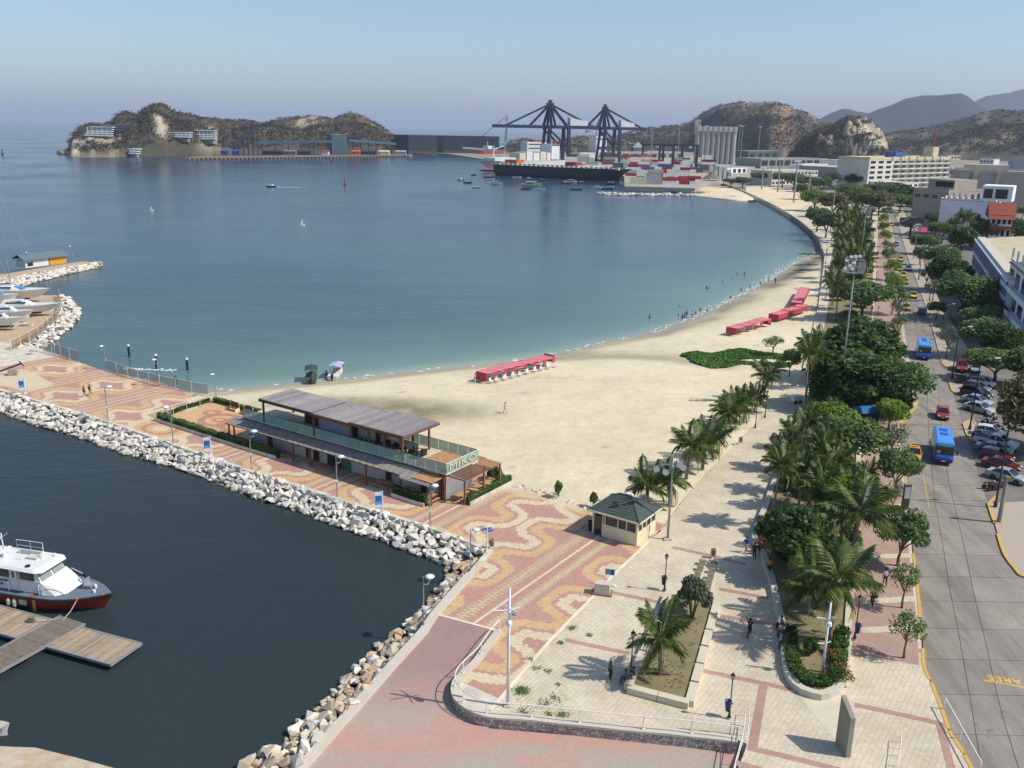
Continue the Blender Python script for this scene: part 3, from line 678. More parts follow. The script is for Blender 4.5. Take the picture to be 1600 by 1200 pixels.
def riprap(name, label, top, bot, rocks, n_along, n_across, size, seed, zt=1.45, zb=-.05, single=300, core=True, back=.0):
 """stones laid between an upper and a lower line; the nearest are parts of their own, the rest one joined part"""
 rg = random.Random(seed)
 def res(line, n):
  L = [0]
  for a, b in zip(line[:-1], line[1:]): L.append(L[-1]+(b-a).length)
  return [Vector([np.interp(L[-1]*i/n, L, [p[k] for p in line]) for k in range(3)]) for i in range(n+1)]
 A = res([Vector((p[0], p[1], 0)) for p in top], n_along); B = res([Vector((p[0], p[1], 0)) for p in bot], n_along)
 o0 = A[len(A)//2].copy()
 root = thing(name, label, 'rocks', o0)
 lst = []
 for i in range(n_along):
  for j in range(n_across):
   t = (j+.5+rg.uniform(-.35, .35))/n_across; s = i+rg.uniform(0, 1); k = min(int(s), n_along-1); w = s-k
   a = A[k].lerp(A[k+1], w); b = B[k].lerp(B[k+1], w); p = a.lerp(b, t)
   p.z = zt+(zb-zt)*t+rg.uniform(-.12, .22); sz = size*rg.choice((.6, .8, .95, 1.05, 1.2, 1.45))
   lst.append((p, sz, rg.uniform(0, 6.28), rg.uniform(-.5, .5), rg.uniform(-.5, .5), rg.randrange(len(rocks))))
 lst.sort(key=lambda q: (q[0].y-q[1]*6))
 for k, (p, sz, r, rx, ry, v) in enumerate(lst[:single]):
  o = bpy.data.objects.new('boulder', rocks[v]); COL.objects.link(o); o.parent = root
  o.location = p-o0; o.rotation_euler = (rx, ry, r); o.scale = (sz, sz, sz)
 rest = lst[single:]
 if rest:
  mb = MB(); cache = [([Vector(v.co) for v in me.vertices], [tuple(f.vertices) for f in me.polygons]) for me in rocks]
  for p, sz, r, rx, ry, v in rest:
   M = Matrix.Translation(p-o0) @ Matrix.Rotation(r, 4, 'Z') @ Matrix.Rotation(rx, 4, 'X') @ Matrix.Scale(sz, 4)
   b = len(mb.v); vs, fs = cache[v]; mb.v += [tuple(M @ q) for q in vs]; mb.f += [tuple(b+i for i in f) for f in fs]
  q = mb.build('farther_boulders', rocks[0].materials[0], root); q['kind'] = 'stuff'
 if core:
  mb = MB(); mb.loft([[a-o0+Vector((0, 0, zt-.25)), b-o0+Vector((0, 0, zb-.35)), b-o0+Vector((0, 0, -1.5)), a-o0+Vector((0, 0, -1.5))] for a, b in zip(A, B)])
  mb.build('rubble_core', m_core, root)
 return root
LONG_TOP = Gl([(-60, 585), (0, 609), (60, 630), (170, 661), (270, 696), (400, 741), (500, 772), (600, 806), (690, 832), (764, 861)], 1.4)
LONG_BOT = Gl([(-60, 630), (0, 645), (60, 667), (120, 683), (175, 703), (215, 717), (282, 733), (325, 750), (400, 780), (473, 801), (517, 821), (570, 838), (617, 856), (653, 868), (690, 884)], 0)
riprap('rock_breakwater', 'long bank of pale limestone boulders below the patterned promenade', LONG_TOP, LONG_BOT, RK, 146, 7, .84, 5)
CUR_TOP = [p for p in Gl([(766, 864), (738, 897), (712, 928), (685, 962)], 1.4)]+[GR(a, b, -.1) for a, b in [(662, 990), (613, 1042), (566, 1092), (517, 1145), (466, 1202), (380, 1300)]]
CUR_BOT = Gl([(690, 884), (699, 905), (678, 928), (651, 967), (613, 988), (585, 1018), (550, 1048), (522, 1082), (490, 1110), (465, 1135), (435, 1162), (395, 1180), (330, 1235), (280, 1290)], 0)
riprap('rock_slope', 'bank of white and tan boulders along the low wall of the red ramp', CUR_TOP, CUR_BOT, [a if i % 2 else b for i, (a, b) in enumerate(zip(RK, RKT))], 70, 5, .84, 8, zt=1.05)
# boatyard revetment, jetty and groyne
YT = Gl([(58, 553), (40, 552), (22, 545), (60, 520), (92, 493), (96, 470), (90, 462)], 1.2)
YB = Gl([(75, 560), (66, 545), (80, 538), (105, 518), (126, 496), (126, 486), (112, 470)], 0)
riprap('rock_revetment', 'curved bank of white boulders around the boatyard', YT, YB, RK, 46, 5, 1.05, 11, zt=1.5, single=200)
riprap('rock_jetty', 'narrow jetty of pale rocks with the yellow and white shed', Gl([(-60, 440), (20, 436), (60, 428), (110, 419), (145, 413), (157, 411)], 1.0), Gl([(-60, 462), (25, 452), (60, 441), (110, 428), (150, 419), (158, 414)], 0), RK, 66, 5, 1.1, 13, zt=1.3, single=150)
riprap('rock_groyne', 'thin straight groyne of pale rocks in front of the moored boats', Gl([(933, 301), (975, 303), (1040, 303), (1110, 304)], .6), Gl([(933, 304), (975, 306), (1040, 306), (1110, 307)], 0), RK, 90, 2, 2.0, 17, zt=.8, zb=-.1, single=120)
m_dirt = mat('yard dirt', 'c8b08e', .95, .15, .25, .3, c2='b89c7c')
struct('jetty_top', MB().prism([tuple(p[:2]) for p in Gl([(-60, 432), (10, 428), (50, 421), (105, 412), (126, 409), (140, 409), (138, 412), (110, 417), (60, 428), (20, 436), (-60, 445)], 1.3)], -1.5, 1.35), m_dirt, tri=True)
struct('yard_ground', MB().prism([tuple(p[:2]) for p in Gl([(-120, 560), (-40, 560), (22, 545), (60, 520), (92, 493), (96, 470), (88, 462), (60, 462), (0, 470), (-120, 475)], 1.4)], -1.5, 1.5), m_dirt, tri=True)
# a few stray stones where the promenade meets the sand
rt = thing('rock_border', 'broken line of white stones between the promenade and the sand', 'rocks', GB(860, 775))
rg = random.Random(3)
for i, (a, b) in enumerate([(795, 758), (803, 760), (812, 762), (822, 765), (833, 767), (842, 769), (851, 771), (858, 774), (872, 780), (880, 784), (889, 786), (898, 788), (906, 791), (914, 794), (921, 797), (818, 761), (846, 767), (893, 783), (928, 796), (936, 791), (868, 772)]):
 p = G(a, b, 1.55); o = bpy.data.objects.new('boulder', RK[i % 9]); COL.objects.link(o); o.parent = rt; o.location = p-rt.location; s = rg.uniform(.5, 1.0); o.scale = (s, s, s*.8); o.rotation_euler = (.2, .1, rg.uniform(0, 6))
# ================================================================== vegetation
m_bark = mat('grey bark', '6f6252', .9, .25, 3, .5); m_palmbark = mat('palm bark', '8a7c6a', .9, .2, 4, .5)
LEAF = {'scrub': leafmat('dry hill scrub', ['3d3a2e', '4b4536', '574e3d', '625743'], .15, .8, .03), 'dark': leafmat('dark green leaves', ['2b421c', '3d5726', '516a33', '687f45']), 'mid': leafmat('mid green leaves', ['3d5530', '587242', '71884e', '8c9c60']),
  'light': leafmat('yellow green leaves', ['4f6a22', '68842c', '86a03c', '9eb24c']), 'olive': leafmat('olive dry leaves', ['4b4e30', '646440', '7c7a4e', '92885e']),
  'grey': leafmat('grey green leaves', ['3e4c34', '556249', '6f7757', '858868'])}
def crown_mesh(name, seed, m, n=3600, rx=3.0, rz=2.0, cz=4.2, clumps=26, leaf=.27, gap=.25, flat=.0):
 rg = np.random.RandomState(seed)
 a = rg.rand(clumps)*2*np.pi; h = rg.rand(clumps)*1.25-.3; rr = np.sqrt(np.clip(1-h*h*.85, .05, 1))*rg.uniform(.45, .92, clumps)
 cc = np.stack([rr*np.cos(a)*rx*.80, rr*np.sin(a)*rx*.80, h*rz*.72+cz], 1); cr = rg.uniform(.55, 1.15, clumps)*rx*.36
 k = rg.randint(0, clumps, n); d = rg.randn(n, 3); d /= np.linalg.norm(d, axis=1)[:, None]
 rad = rg.uniform(.45, 1.0, n)**.5*cr[k]; P = cc[k]+d*rad[:, None]*np.array([1, 1, .78])
 keepm = rg.rand(n) > gap*(d[:, 2] < -.2); P = P[keepm]; d = d[keepm]; n = len(P)
 nrm = d*.55+rg.randn(n, 3)*.55+np.array([0, 0, .45]); nrm /= np.linalg.norm(nrm, axis=1)[:, None]
 t = np.cross(nrm, rg.randn(n, 3)); t /= np.linalg.norm(t, axis=1)[:, None]; b = np.cross(nrm, t)
 L = leaf*rg.uniform(.6, 1.3, (n, 1))
 Q = np.stack([P-t*L*.55, P+b*L*.42, P+t*L*.75, P-b*L*.42], 1).reshape(-1, 3)
 me = bpy.data.meshes.new(name); me.vertices.add(n*4); me.vertices.foreach_set('co', Q.astype(np.float32).ravel())
 me.loops.add(n*4); me.loops.foreach_set('vertex_index', np.arange(n*4, dtype=np.int32)); me.polygons.add(n)
 me.polygons.foreach_set('loop_start', np.arange(0, n*4, 4, dtype=np.int32)); me.update(calc_edges=True); me.materials.append(m)
 return me, cc, cr
PROTO = {}
def tree_proto(kind, seed, leafkind, n, rx, rz, cz, clumps, leaf, gap=.25, trunk_r=.16):
 root = thing('broadleaf_tree', 'x', 'tree', (0, 0, -500))
 me, cc, cr = crown_mesh('crown', seed, LEAF[leafkind], n, rx, rz, cz, clumps, leaf, gap)
 rg = random.Random(seed); fork = cz-rz*.95
 b = MB(); b.tube([(0, 0, -.2), (.05, .03, fork*.5), (rg.uniform(-.12, .12), rg.uniform(-.12, .12), fork)], [trunk_r*1.35, trunk_r, trunk_r*.85], 7); b.build('trunk', m_bark, root, smooth=True)
 order = sorted(range(len(cc)), key=lambda i: -abs(cc[i][0])-abs(cc[i][1]))
 for i in order[::max(1, len(order)//6)][:6]:
  e = Vector(cc[i]); mid = Vector((e.x*.45, e.y*.45, fork+(e.z-fork)*.55))
  MB().tube([(0, 0, fork-.15), mid, e], [trunk_r*.62, trunk_r*.42, trunk_r*.16], 5).build('limb', m_bark, root, smooth=True)
 put('crown', me, root); PROTO[kind] = root; return root
tree_proto('dark', 1, 'dark', 8500, 3.3, 2.6, 3.4, 44, .32); tree_proto('dark2', 2, 'dark', 8500, 3.3, 2.7, 3.3, 42, .32)
tree_proto('mid', 3, 'mid', 6500, 3.2, 2.2, 3.8, 36, .30); tree_proto('mid2', 4, 'mid', 6000, 3.2, 2.2, 3.8, 32, .30)
tree_proto('light', 5, 'light', 6000, 3.2, 2.2, 3.8, 32, .30); tree_proto('olive', 6, 'olive', 6000, 3.2, 2.3, 3.7, 36, .28)
tree_proto('sparse', 7, 'mid', 1500, 3.0, 1.9, 4.3, 17, .25); tree_proto('sparse2', 8, 'grey', 1100, 3.0, 1.9, 4.3, 15, .24)
tree_proto('grey', 9, 'grey', 5500, 3.2, 2.3, 3.7, 34, .29)
tree_proto('thin', 10, 'mid', 2300, 3.0, 2.2, 3.8, 22, .27, .3, .11); tree_proto('thinlight', 11, 'light', 2300, 3.0, 2.1, 3.8, 20, .27, .3, .11); tree_proto('olivelow', 12, 'olive', 9500, 3.3, 3.0, 2.9, 52, .29); tree_proto('midlow', 13, 'mid', 8500, 3.3, 3.0, 2.9, 46, .31)
# a low bush: foliage down to the ground
def bush_proto(kind, seed, leafkind, n=1600, leaf=.2, trans=.9):
 root = thing('bush', 'x', 'bush', (0, 0, -500)); me, cc, cr = crown_mesh('foliage', seed, LEAF[leafkind], n, 1.0, .75, .75, 16, leaf*.55, .0); put('foliage', me, root)
 b = MB()
 for i in range(5): b.tube([(0, 0, -.1), Vector(cc[i])*.5, cc[i]], [.05, .035, .015], 5)
 b.build('stem', m_bark, root); PROTO[kind] = root
bush_proto('bush', 21, 'grey', 2200, .24); bush_proto('bushgreen', 22, 'mid', 1800, .3); bush_proto('bushdark', 23, 'dark', 2200, .26)
# ---- palms
m_frond = leafmat('palm leaf', ['32411b', '4a5a29', '637239', '858b4a'], .22, .45, .5); m_frondy = leafmat('dry palm leaf', ['7d7340', '94864c', 'a8955a', '8c7c4a'], .2, .6)
def frond_mesh(L, seed, m, droop=1.0, n=26):
 rg = random.Random(seed); mb = MB(); pts = []
 for i in range(9):
  t = i/8; pts.append(Vector((L*(t-.12*t*t*droop), 0, L*(.42*t-.62*droop*t*t))))
 mb.tube(pts, [.045*(1-.8*i/8) for i in range(9)], 3, False)
 def at(t):
  k = min(int(t*8), 7); return pts[k].lerp(pts[k+1], t*8-k)
 for i in range(n):
  t = .12+.88*(i+.3)/n; p = at(t); ln = L*(.30*math.sin(math.pi*min(1, t*1.02+.08))**.6+.05)*rg.uniform(.85, 1.1)
  for s in (-1, 1):
   ax = Vector((.52+.3*t, s*.85, -.28-.25*rg.random())).normalized(); e = p+ax*ln+Vector((0, 0, -.22*ln)); w = .052*L*.5
   md = p+ax*ln*.5; mb.quad(p+Vector((-w*.5, 0, 0)), md+Vector((-w, 0, .0)), e, md+Vector((w, 0, -.01)))
 return mb.mesh('frond', m)
FR = [frond_mesh(3.0, 31, m_frond, .75), frond_mesh(3.0, 32, m_frond, 1.05), frond_mesh(2.7, 33, m_frond, 1.35), frond_mesh(2.8, 34, m_frond, .45)]; FRD = frond_mesh(2.4, 35, m_frondy, 1.6, 20)
def palm_proto(kind, h, lean, nf, seed, dry=2, trunk_r=.15, whit=False):
 root = thing('palm_tree', 'x', 'palm', (0, 0, -500)); rg = random.Random(seed)
 pts = [(lean*(t**1.7), .25*lean*t*t, -.2+(h+.2)*t) for t in (0, .25, .5, .75, 1)]
 b = MB(); b.tube(pts, [trunk_r*1.5, trunk_r*1.05, trunk_r*.95, trunk_r*.85, trunk_r*.8], 8); b.build('trunk', m_palmbark, root, smooth=True)
 top = Vector(pts[-1]); b = MB(); b.lathe([(.05, -.5), (.2, -.25), (.22, .05), (.08, .35)], 8, top)
 b.build('crown_shaft', mat('palm heart', '8d8a4e', .8, .2, 4), root)
 for i in range(nf):
  a = i*2.39996+rg.uniform(-.2, .2); tt = i/nf
  me = FR[3] if tt < .28 else (FR[0] if tt < .55 else (FR[1] if tt < .8 else FR[2]))
  o = put('frond', me, root, top+Vector((0, 0, .12))); pitch = R_(-52+70*tt)+rg.uniform(-.12, .12)
  o.rotation_euler = (rg.uniform(-.25, .25), pitch, a); s = rg.uniform(.85, 1.12); o.scale = (s, s, s)
 for i in range(dry):
  o = put('frond', FRD, root, top+Vector((0, 0, -.05))); o['label'] = 'dry yellow frond hanging down'; o.rotation_euler = (0, R_(35), i*2.1+.6)
 PROTO[kind] = root
palm_proto('palm_short', 1.9, .2, 17, 41, 0); palm_proto('palm_mid', 3.6, .4, 19, 42, 2); palm_proto('palm_tall', 6.4, .5, 19, 43, 2); palm_proto('palm_vtall', 8.0, -.5, 18, 44, 3, .14)
palm_proto('palm_midb', 3.9, -.35, 15, 47, 4); palm_proto('palm_shortb', 2.1, -.25, 14, 48, 2)
NATT = {'palm_midb': (5.6, 5.6), 'palm_shortb': (5.6, 3.8), 'dark': (6.2, 6.1), 'dark2': (6.2, 6.2), 'mid': (6.0, 6.0), 'mid2': (6.0, 6.0), 'light': (6.0, 6.0), 'olive': (6.0, 6.1), 'sparse': (6.0, 6.1), 'sparse2': (6.0, 6.1), 'thin': (6.0, 6.0), 'thinlight': (6.0, 6.0), 'olivelow': (6.4, 6.0), 'midlow': (6.4, 6.0), 'grey': (6.0, 6.0), 'bush': (2.0, 1.45), 'bushgreen': (2.0, 1.45), 'bushdark': (2.0, 1.45),
  'palm_short': (5.6, 3.6), 'palm_mid': (5.6, 5.3), 'palm_tall': (5.6, 8.1), 'palm_vtall': (5.6, 9.7)}
USED = set(); vr = random.Random(77)
def plant(kind, bx, by, top, wpx, label, group=None, z=None, rz=None, wm=None):
 """a plant whose foot stands at picture point (bx, by), its top at row `top`, its crown wpx wide"""
 if kind in ('palm_mid', 'palm_short') and vr.random() < .45: kind += 'b'
 z = ZP if z is None else z; p = G(bx, by, z); d = p.y*math.cos(PITCH)+(CAM_H-z)*math.sin(PITCH)
 w = wm or wpx*d/FPX*(1 if kind.startswith('palm') or kind.startswith('bush') else 1.14); h = max(.4, HT(p, top)-z); nw, nh = NATT[kind]
 sc = (w/nw, w/nw, h/nh)
 if kind.startswith('palm'):
  s = w/nw; sc = (s, s, min(max(h/nh, s*.7), s*1.5))
 rz = vr.uniform(0, 6.28) if rz is None else rz; pr = PROTO[kind]
 if kind in USED: o = dup(pr, p, rz, label, group, sc)
 else:
  USED.add(kind); o = pr; tree_of(o); o.location = p; o.rotation_euler = (0, 0, rz); o.scale = sc; o['label'] = label
  if group: o['group'] = group
 return o
# -- row of palms between beach and walk
GP = 'palms along the beach side of the walk'
for i, (k, x, y, t, w, l) in enumerate([
 ('palm_short', 1012, 796, 742, 62, 'short bushy palm directly behind the kiosk roof'), ('palm_short', 1046, 790, 735, 62, 'short palm between the kiosk and the floodlight pole'),
 ('palm_mid', 1072, 748, 681, 66, 'palm with bare trunk just beyond the floodlight mast'), ('palm_short', 1098, 733, 676, 58, 'low palm leaning over the walk edge, second past the floodlight mast'),
 ('palm_short', 1113, 718, 664, 56, 'palm third past the floodlight mast beside the walk'), ('palm_mid', 1130, 692, 630, 58, 'large dark palm in the middle of the beach row'),
 ('palm_short', 1150, 668, 618, 46, 'upright palm near the pair of black lamps'), ('palm_short', 1162, 660, 616, 44, 'palm beside the nearer of the two black lamps'),
 ('palm_short', 1179, 643, 606, 34, 'small palm standing behind the two black lamps'), ('palm_mid', 1193, 624, 574, 54, 'lone spreading palm at the far end of the beach row')]):
 plant(k, x, y, t-8, w*1.28, l, GP, 1.5)
plant('palm_vtall', 1256, 646, 530, 54, 'tall thin palm in a square planter with whitewashed foot'); plant('palm_vtall', 1259, 628, 520, 50, 'tall leaning palm just behind the one with a whitewashed foot')
plant('palm_tall', 1281, 596, 515, 46, 'tall palm behind the pair of thin palms, before the dense round tree'); plant('palm_tall', 1273, 610, 536, 40, 'slender palm at the left edge of the dense round trees')
# -- foreground bed and median
plant('palm_short', 1031, 1056, 950, 118, 'foreground coconut palm in the raised stone-edged bed', z=ZP+.2, rz=.4)
GM = 'palms in the long raised median'
for k, x, y, t, w, l in [('palm_mid', 1294, 1005, 862, 150, 'largest palm at the rounded near end of the median'), ('palm_short', 1262, 965, 865, 96, 'low palm leaning over the walk beside the seated pair'), ('palm_mid', 1327, 884, 764, 160, 'broad palm with spreading fronds behind the near end palm'),
 ('palm_tall', 1205, 822, 700, 72, 'palm standing at the walk edge with drooping fronds and orange fruit'), ('palm_mid', 1247, 795, 706, 70, 'palm right of the one with orange fruit'), ('palm_mid', 1268, 832, 735, 84, 'palm above the dark dense shrub tree'),
 ('palm_mid', 1232, 735, 658, 62, 'palm at the head of the median, near the walk'), ('palm_short', 1216, 737, 676, 56, 'palm with pale drooping fronds over the walk'), ('palm_mid', 1276, 755, 678, 70, 'palm in the middle of the median between the light green trees'),
 ('palm_mid', 1304, 770, 700, 76, 'palm left of the black lamp on the brick footway'), ('palm_mid', 1292, 690, 630, 66, 'palm with long fronds under the light green tree'), ('palm_short', 1352, 760, 706, 40, 'small yellowing palm beside the footway lamp'), ('palm_mid', 1306, 955, 852, 90, 'palm squeezed between the two largest palms')]:
 plant(k, x, y, t, w, l, GM)
for i, (k, x, y, t, w, l) in enumerate([('palm_mid', 1222, 770, 690, 70, 'palm leaning between the fruiting palm and its neighbour'), ('palm_short', 1262, 890, 815, 90, 'palm whose fronds reach over the dark shrub tree'), ('palm_mid', 1318, 830, 735, 92, 'palm in front of the bright yellow green tree'), ('palm_short', 1288, 920, 838, 96, 'low palm hidden between the large median palms'), ('palm_mid', 1254, 705, 640, 66, 'palm at the walk side under the light green trees'), ('palm_mid', 1312, 715, 655, 66, 'palm at the road side under the broad green tree'), ('palm_short', 1232, 858, 800, 70, 'small palm poking out of the dark shrub tree'), ('palm_mid', 1283, 800, 716, 84, 'palm in the thick of the median')]):
 plant(k, x, y, t, w, l, GM)
for i, (k, x, y, t, w) in enumerate([('bushdark', 1222, 880, 850, 46), ('bushdark', 1262, 860, 822, 52), ('bushgreen', 1300, 870, 840, 44), ('bushdark', 1248, 930, 898, 44), ('bushgreen', 1318, 920, 892, 40), ('bushgreen', 1230, 770, 744, 40), ('bushdark', 1262, 780, 752, 46), ('bushdark', 1300, 800, 770, 46), ('bushgreen', 1322, 790, 762, 38), ('bushdark', 1240, 715, 690, 40), ('bushgreen', 1275, 715, 690, 44), ('bushdark', 1312, 740, 712, 44), ('bushgreen', 1328, 850, 824, 34), ('bushdark', 1280, 660, 636, 50), ('bushgreen', 1318, 670, 646, 50), ('bushdark', 1298, 600, 574, 54), ('bushdark', 1350, 610, 580, 54), ('bushdark', 1310, 560, 538, 44), ('bushgreen', 1350, 545, 522, 44), ('bushgreen', 1325, 505, 485, 42), ('bushdark', 1345, 480, 462, 36), ('bushdark', 1310, 470, 452, 34), ('bushgreen', 1328, 440, 424, 36), ('bushdark', 1350, 430, 414, 28), ('bushdark', 1288, 642, 596, 70), ('bushdark', 1330, 650, 600, 80), ('bushgreen', 1372, 648, 604, 70), ('bushdark', 1404, 650, 612, 56), ('bushgreen', 1318, 605, 560, 70), ('bushdark', 1382, 600, 560, 60), ('bushdark', 1312, 420, 405, 30), ('bushgreen', 1335, 400, 386, 30), ('bushdark', 1318, 382, 370, 28), ('bushdark', 1345, 376, 364, 26)]):
 plant(k, x, y, t, w, '%s undergrowth shrub of the planted strip, counted from the near nose' % (ORD[i] if i < 30 else 'far %s' % ORD[i-30]), 'undergrowth shrubs of the planted strip')
# -- broadleaf trees near the walk and road
for k, x, y, t, w, l in [
 ('dark', 1345, 598, 499, 122, 'dense round tree at the foot of the tall floodlight'), ('dark2', 1326, 640, 543, 128, 'largest dense dark tree, beside the walk'), ('mid2', 1404, 652, 562, 84, 'mid green tree hanging over the road kerb'), ('dark', 1375, 640, 566, 70, 'dark tree between the largest dense tree and the road'),
 ('light', 1388, 672, 624, 52, 'small yellow green tree near the blue kiosk roof'), ('light', 1296, 694, 630, 76, 'light green tree at the head of the median'), ('mid2', 1325, 730, 652, 98, 'broad mid green tree over the median palms'),
 ('sparse2', 1385, 738, 662, 62, 'thin brownish tree above the orange taxi'), ('mid', 1397, 776, 700, 64, 'round street tree beside the grey advertising pillar'), ('mid2', 1403, 884, 797, 76, 'round street tree with a clear trunk on the brick footway'),
 ('sparse', 1409, 950, 884, 52, 'thin street tree near the man in a white shirt'), ('sparse', 1412, 1028, 960, 54, 'last small street tree before the ramped paving'), ('light', 1312, 838, 742, 84, 'bright yellow green tree between the palms'),
 ('dark2', 1240, 900, 793, 104, 'dark glossy shrub tree overhanging the walk'), ('sparse2', 1392, 812, 752, 34, 'nearly bare little tree next to the advertising pillar'), ('grey', 1368, 612, 560, 44, 'grey green tree between the floodlight and the road')]:
 plant(k, x, y, t, w, l, 'trees along the walk and the road')
plant('bushdark', 1196, 838, 810, 42, 'rounded dark bush at the tip of the median'); plant('bush', 1081, 966, 906, 66, 'large grey green bush in the raised stone-edged bed', z=ZP+.25)
plant('bushgreen', 872, 779, 752, 17, 'small upright bush among the stones by the sand', z=1.5); plant('bushgreen', 927, 794, 770, 17, 'small round bush beside the kiosk', z=1.5); plant('bushdark', 772, 752, 728, 30, 'dark bush at the end of the pergola', z=1.5); plant('bushgreen', 781, 754, 739, 22, 'lower bush beside the hedge end', z=1.5)
plant('sparse', 1207, 556, 526, 36, 'low spreading sea grape shrub above the green creeper patch', z=1.4); plant('mid2', 1233, 588, 544, 26, 'small dark tree on the sand by the walk', z=1.5)
# -- beds and trees farther along the walk
GF = 'palms of the far planted strip'; fi = 0
for x, y, t, w in [(1306, 500, 432, 40), (1300, 478, 410, 40), (1330, 484, 420, 44), (1310, 452, 392, 40), (1338, 462, 395, 44), (1325, 440, 378, 40), (1304, 432, 376, 36), (1345, 440, 380, 40), (1318, 420, 360, 38), (1340, 418, 358, 38), (1303, 410, 356, 34), (1330, 400, 345, 36), (1312, 392, 342, 34), (1346, 398, 345, 36), (1324, 380, 332, 32), (1342, 378, 330, 32), (1306, 376, 330, 30), (1334, 364, 322, 30), (1316, 360, 318, 28), (1349, 362, 320, 30)]:
 fi += 1; plant('palm_tall' if fi % 2 else 'palm_mid', x, y, t, w, 'full palm, %s from the near end of the far planted strip' % ORD[fi-1], GF)
GT = 'small street trees along the left kerb'
for i, (k, x, y, t, w) in enumerate([('sparse', 1403, 530, 492, 30), ('sparse2', 1402, 512, 468, 38), ('thin', 1393, 492, 442, 42), ('thinlight', 1396, 464, 428, 34), ('sparse', 1390, 452, 424, 30), ('thinlight', 1391, 438, 404, 30), ('thin', 1386, 417, 386, 27), ('sparse', 1385, 404, 376, 24), ('thinlight', 1382, 386, 358, 22), ('thin', 1379, 371, 346, 18), ('thinlight', 1378, 357, 333, 18), ('sparse', 1384, 346, 322, 20)]):
 plant(k, x, y, t, w, '%s street tree along the left kerb, counted away from the blue bus' % ORD[i], GT)
for k, x, y, t, w, l in [('mid', 1345, 500, 438, 84, 'broad light-topped tree right of the tall floodlight'), ('grey', 1290, 372, 330, 40, 'dark tree beside the far end of the beach walk'), ('mid', 1276, 362, 322, 40, 'tree over the shaded far walk'), ('olive', 1300, 340, 300, 50, 'olive tree left of the far floodlight pole'), ('light', 1272, 330, 296, 40, 'light green tree behind the sandy square'), ('mid2', 1335, 338, 292, 46, 'tree right of the far floodlight pole'), ('olive', 1360, 344, 296, 56, 'brownish tree at the bend of the road'), ('grey', 1372, 336, 300, 40, 'grey green tree at the head of the road')]:
 plant(k, x, y, t, w, l)
# -- right side of the road
for k, x, y, t, w, l in [('mid', 1505, 500, 425, 84, 'broad tree in front of the slatted building'), ('dark', 1480, 455, 398, 60, 'dark tree left of the slatted building'), ('mid2', 1466, 425, 384, 50, 'round tree over the parked cars by the service street'), ('olive', 1524, 482, 432, 60, 'olive tree against the slatted facade'), ('dark2', 1530, 512, 455, 66, 'shady tree under the slatted building'),
 ('mid', 1528, 528, 478, 58, 'flat crowned tree below the royal palm'), ('mid2', 1538, 560, 497, 72, 'wide crowned tree left of the white balconied building'), ('dark', 1566, 566, 505, 70, 'dark tree before the white balconied building'), ('mid', 1553, 596, 545, 84, 'tree with forked dark trunks above the motorcycles'), ('midlow', 1598, 604, 540, 64, 'dark tree at the right edge under the white building'),
 ('olivelow', 1612, 706, 570, 112, 'large olive brown tree over the parked cars'), ('midlow', 1622, 700, 600, 90, 'green tree at the right edge beside the large olive tree'), ('sparse2', 1478, 560, 512, 32, 'leafless little tree nearest the kerb corner'), ('sparse2', 1470, 530, 500, 24, 'thin brown tree in the median opposite the bus'),
 ('mid', 1462, 500, 470, 28, 'small leafy tree in the right median'), ('sparse2', 1452, 470, 436, 26, 'brown leafed tree past the leafy one in the right median'), ('sparse2', 1446, 450, 420, 24, 'brown tree farthest along the right median'), ('mid', 1436, 414, 384, 22, 'leafy bush tree by the far white car'), ('light', 1430, 396, 366, 22, 'yellow green tree near the far floodlight'), ('light', 1422, 366, 338, 24, 'tree under the dark billboard'),
 ('mid', 1448, 398, 366, 34, 'tree beside the red canopy'), ('mid', 1470, 380, 346, 40, 'tree behind the red canopy'), ('dark', 1500, 400, 352, 44, 'dark tree below the tall palms'), ('olive', 1535, 388, 340, 56, 'olive tree by the red roofed house'), ('dark', 1580, 384, 338, 60, 'dark tree behind the beige roof'), ('mid2', 1560, 372, 336, 40, 'tree in front of the red roofed house')]:
 plant(k, x, y, t, w, l, 'trees on the town side of the road')
for k, x, y, t, w, l in [('palm_vtall', 1497, 395, 328, 36, 'tall palm in front of the white box building'), ('palm_vtall', 1486, 392, 340, 30, 'palm left of the tallest one by the white box building'), ('palm_vtall', 1517, 386, 336, 30, 'palm right of the tallest one by the white box building'), ('palm_tall', 1548, 500, 436, 34, 'royal palm with a grey trunk before the slatted building'), ('palm_tall', 1592, 360, 322, 30, 'palm at the right edge beyond the red roofed house')]:
 plant(k, x, y, t, w, l, 'palms on the town side of the road')
GFT = 'far trees between the town and the port'
for i, (k, x, y, t, w) in enumerate([('mid', 1190, 288, 268, 34), ('grey', 1160, 293, 276, 30), ('mid', 1142, 292, 278, 26), ('grey', 1205, 286, 266, 30), ('mid', 1222, 292, 268, 32), ('olive', 1240, 296, 270, 34), ('mid', 1258, 300, 274, 30), ('dark', 1320, 290, 262, 34), ('dark', 1338, 296, 268, 34), ('grey', 1300, 296, 268, 30), ('mid', 1282, 306, 276, 34), ('olive', 1252, 312, 286, 30), ('dark', 1400, 312, 284, 44), ('mid', 1382, 312, 284, 40), ('dark', 1418, 322, 292, 40), ('mid', 1405, 332, 302, 40), ('grey', 1362, 316, 286, 40), ('olive', 1345, 318, 290, 36), ('mid', 1322, 316, 286, 36), ('dark', 1430, 330, 305, 34), ('mid2', 1450, 345, 318, 34), ('grey', 1460, 358, 330, 34)]):
 plant(k, x, y, t, w, '%s distant tree counted from the port towards the hotel and the road' % ORD[i], GFT)
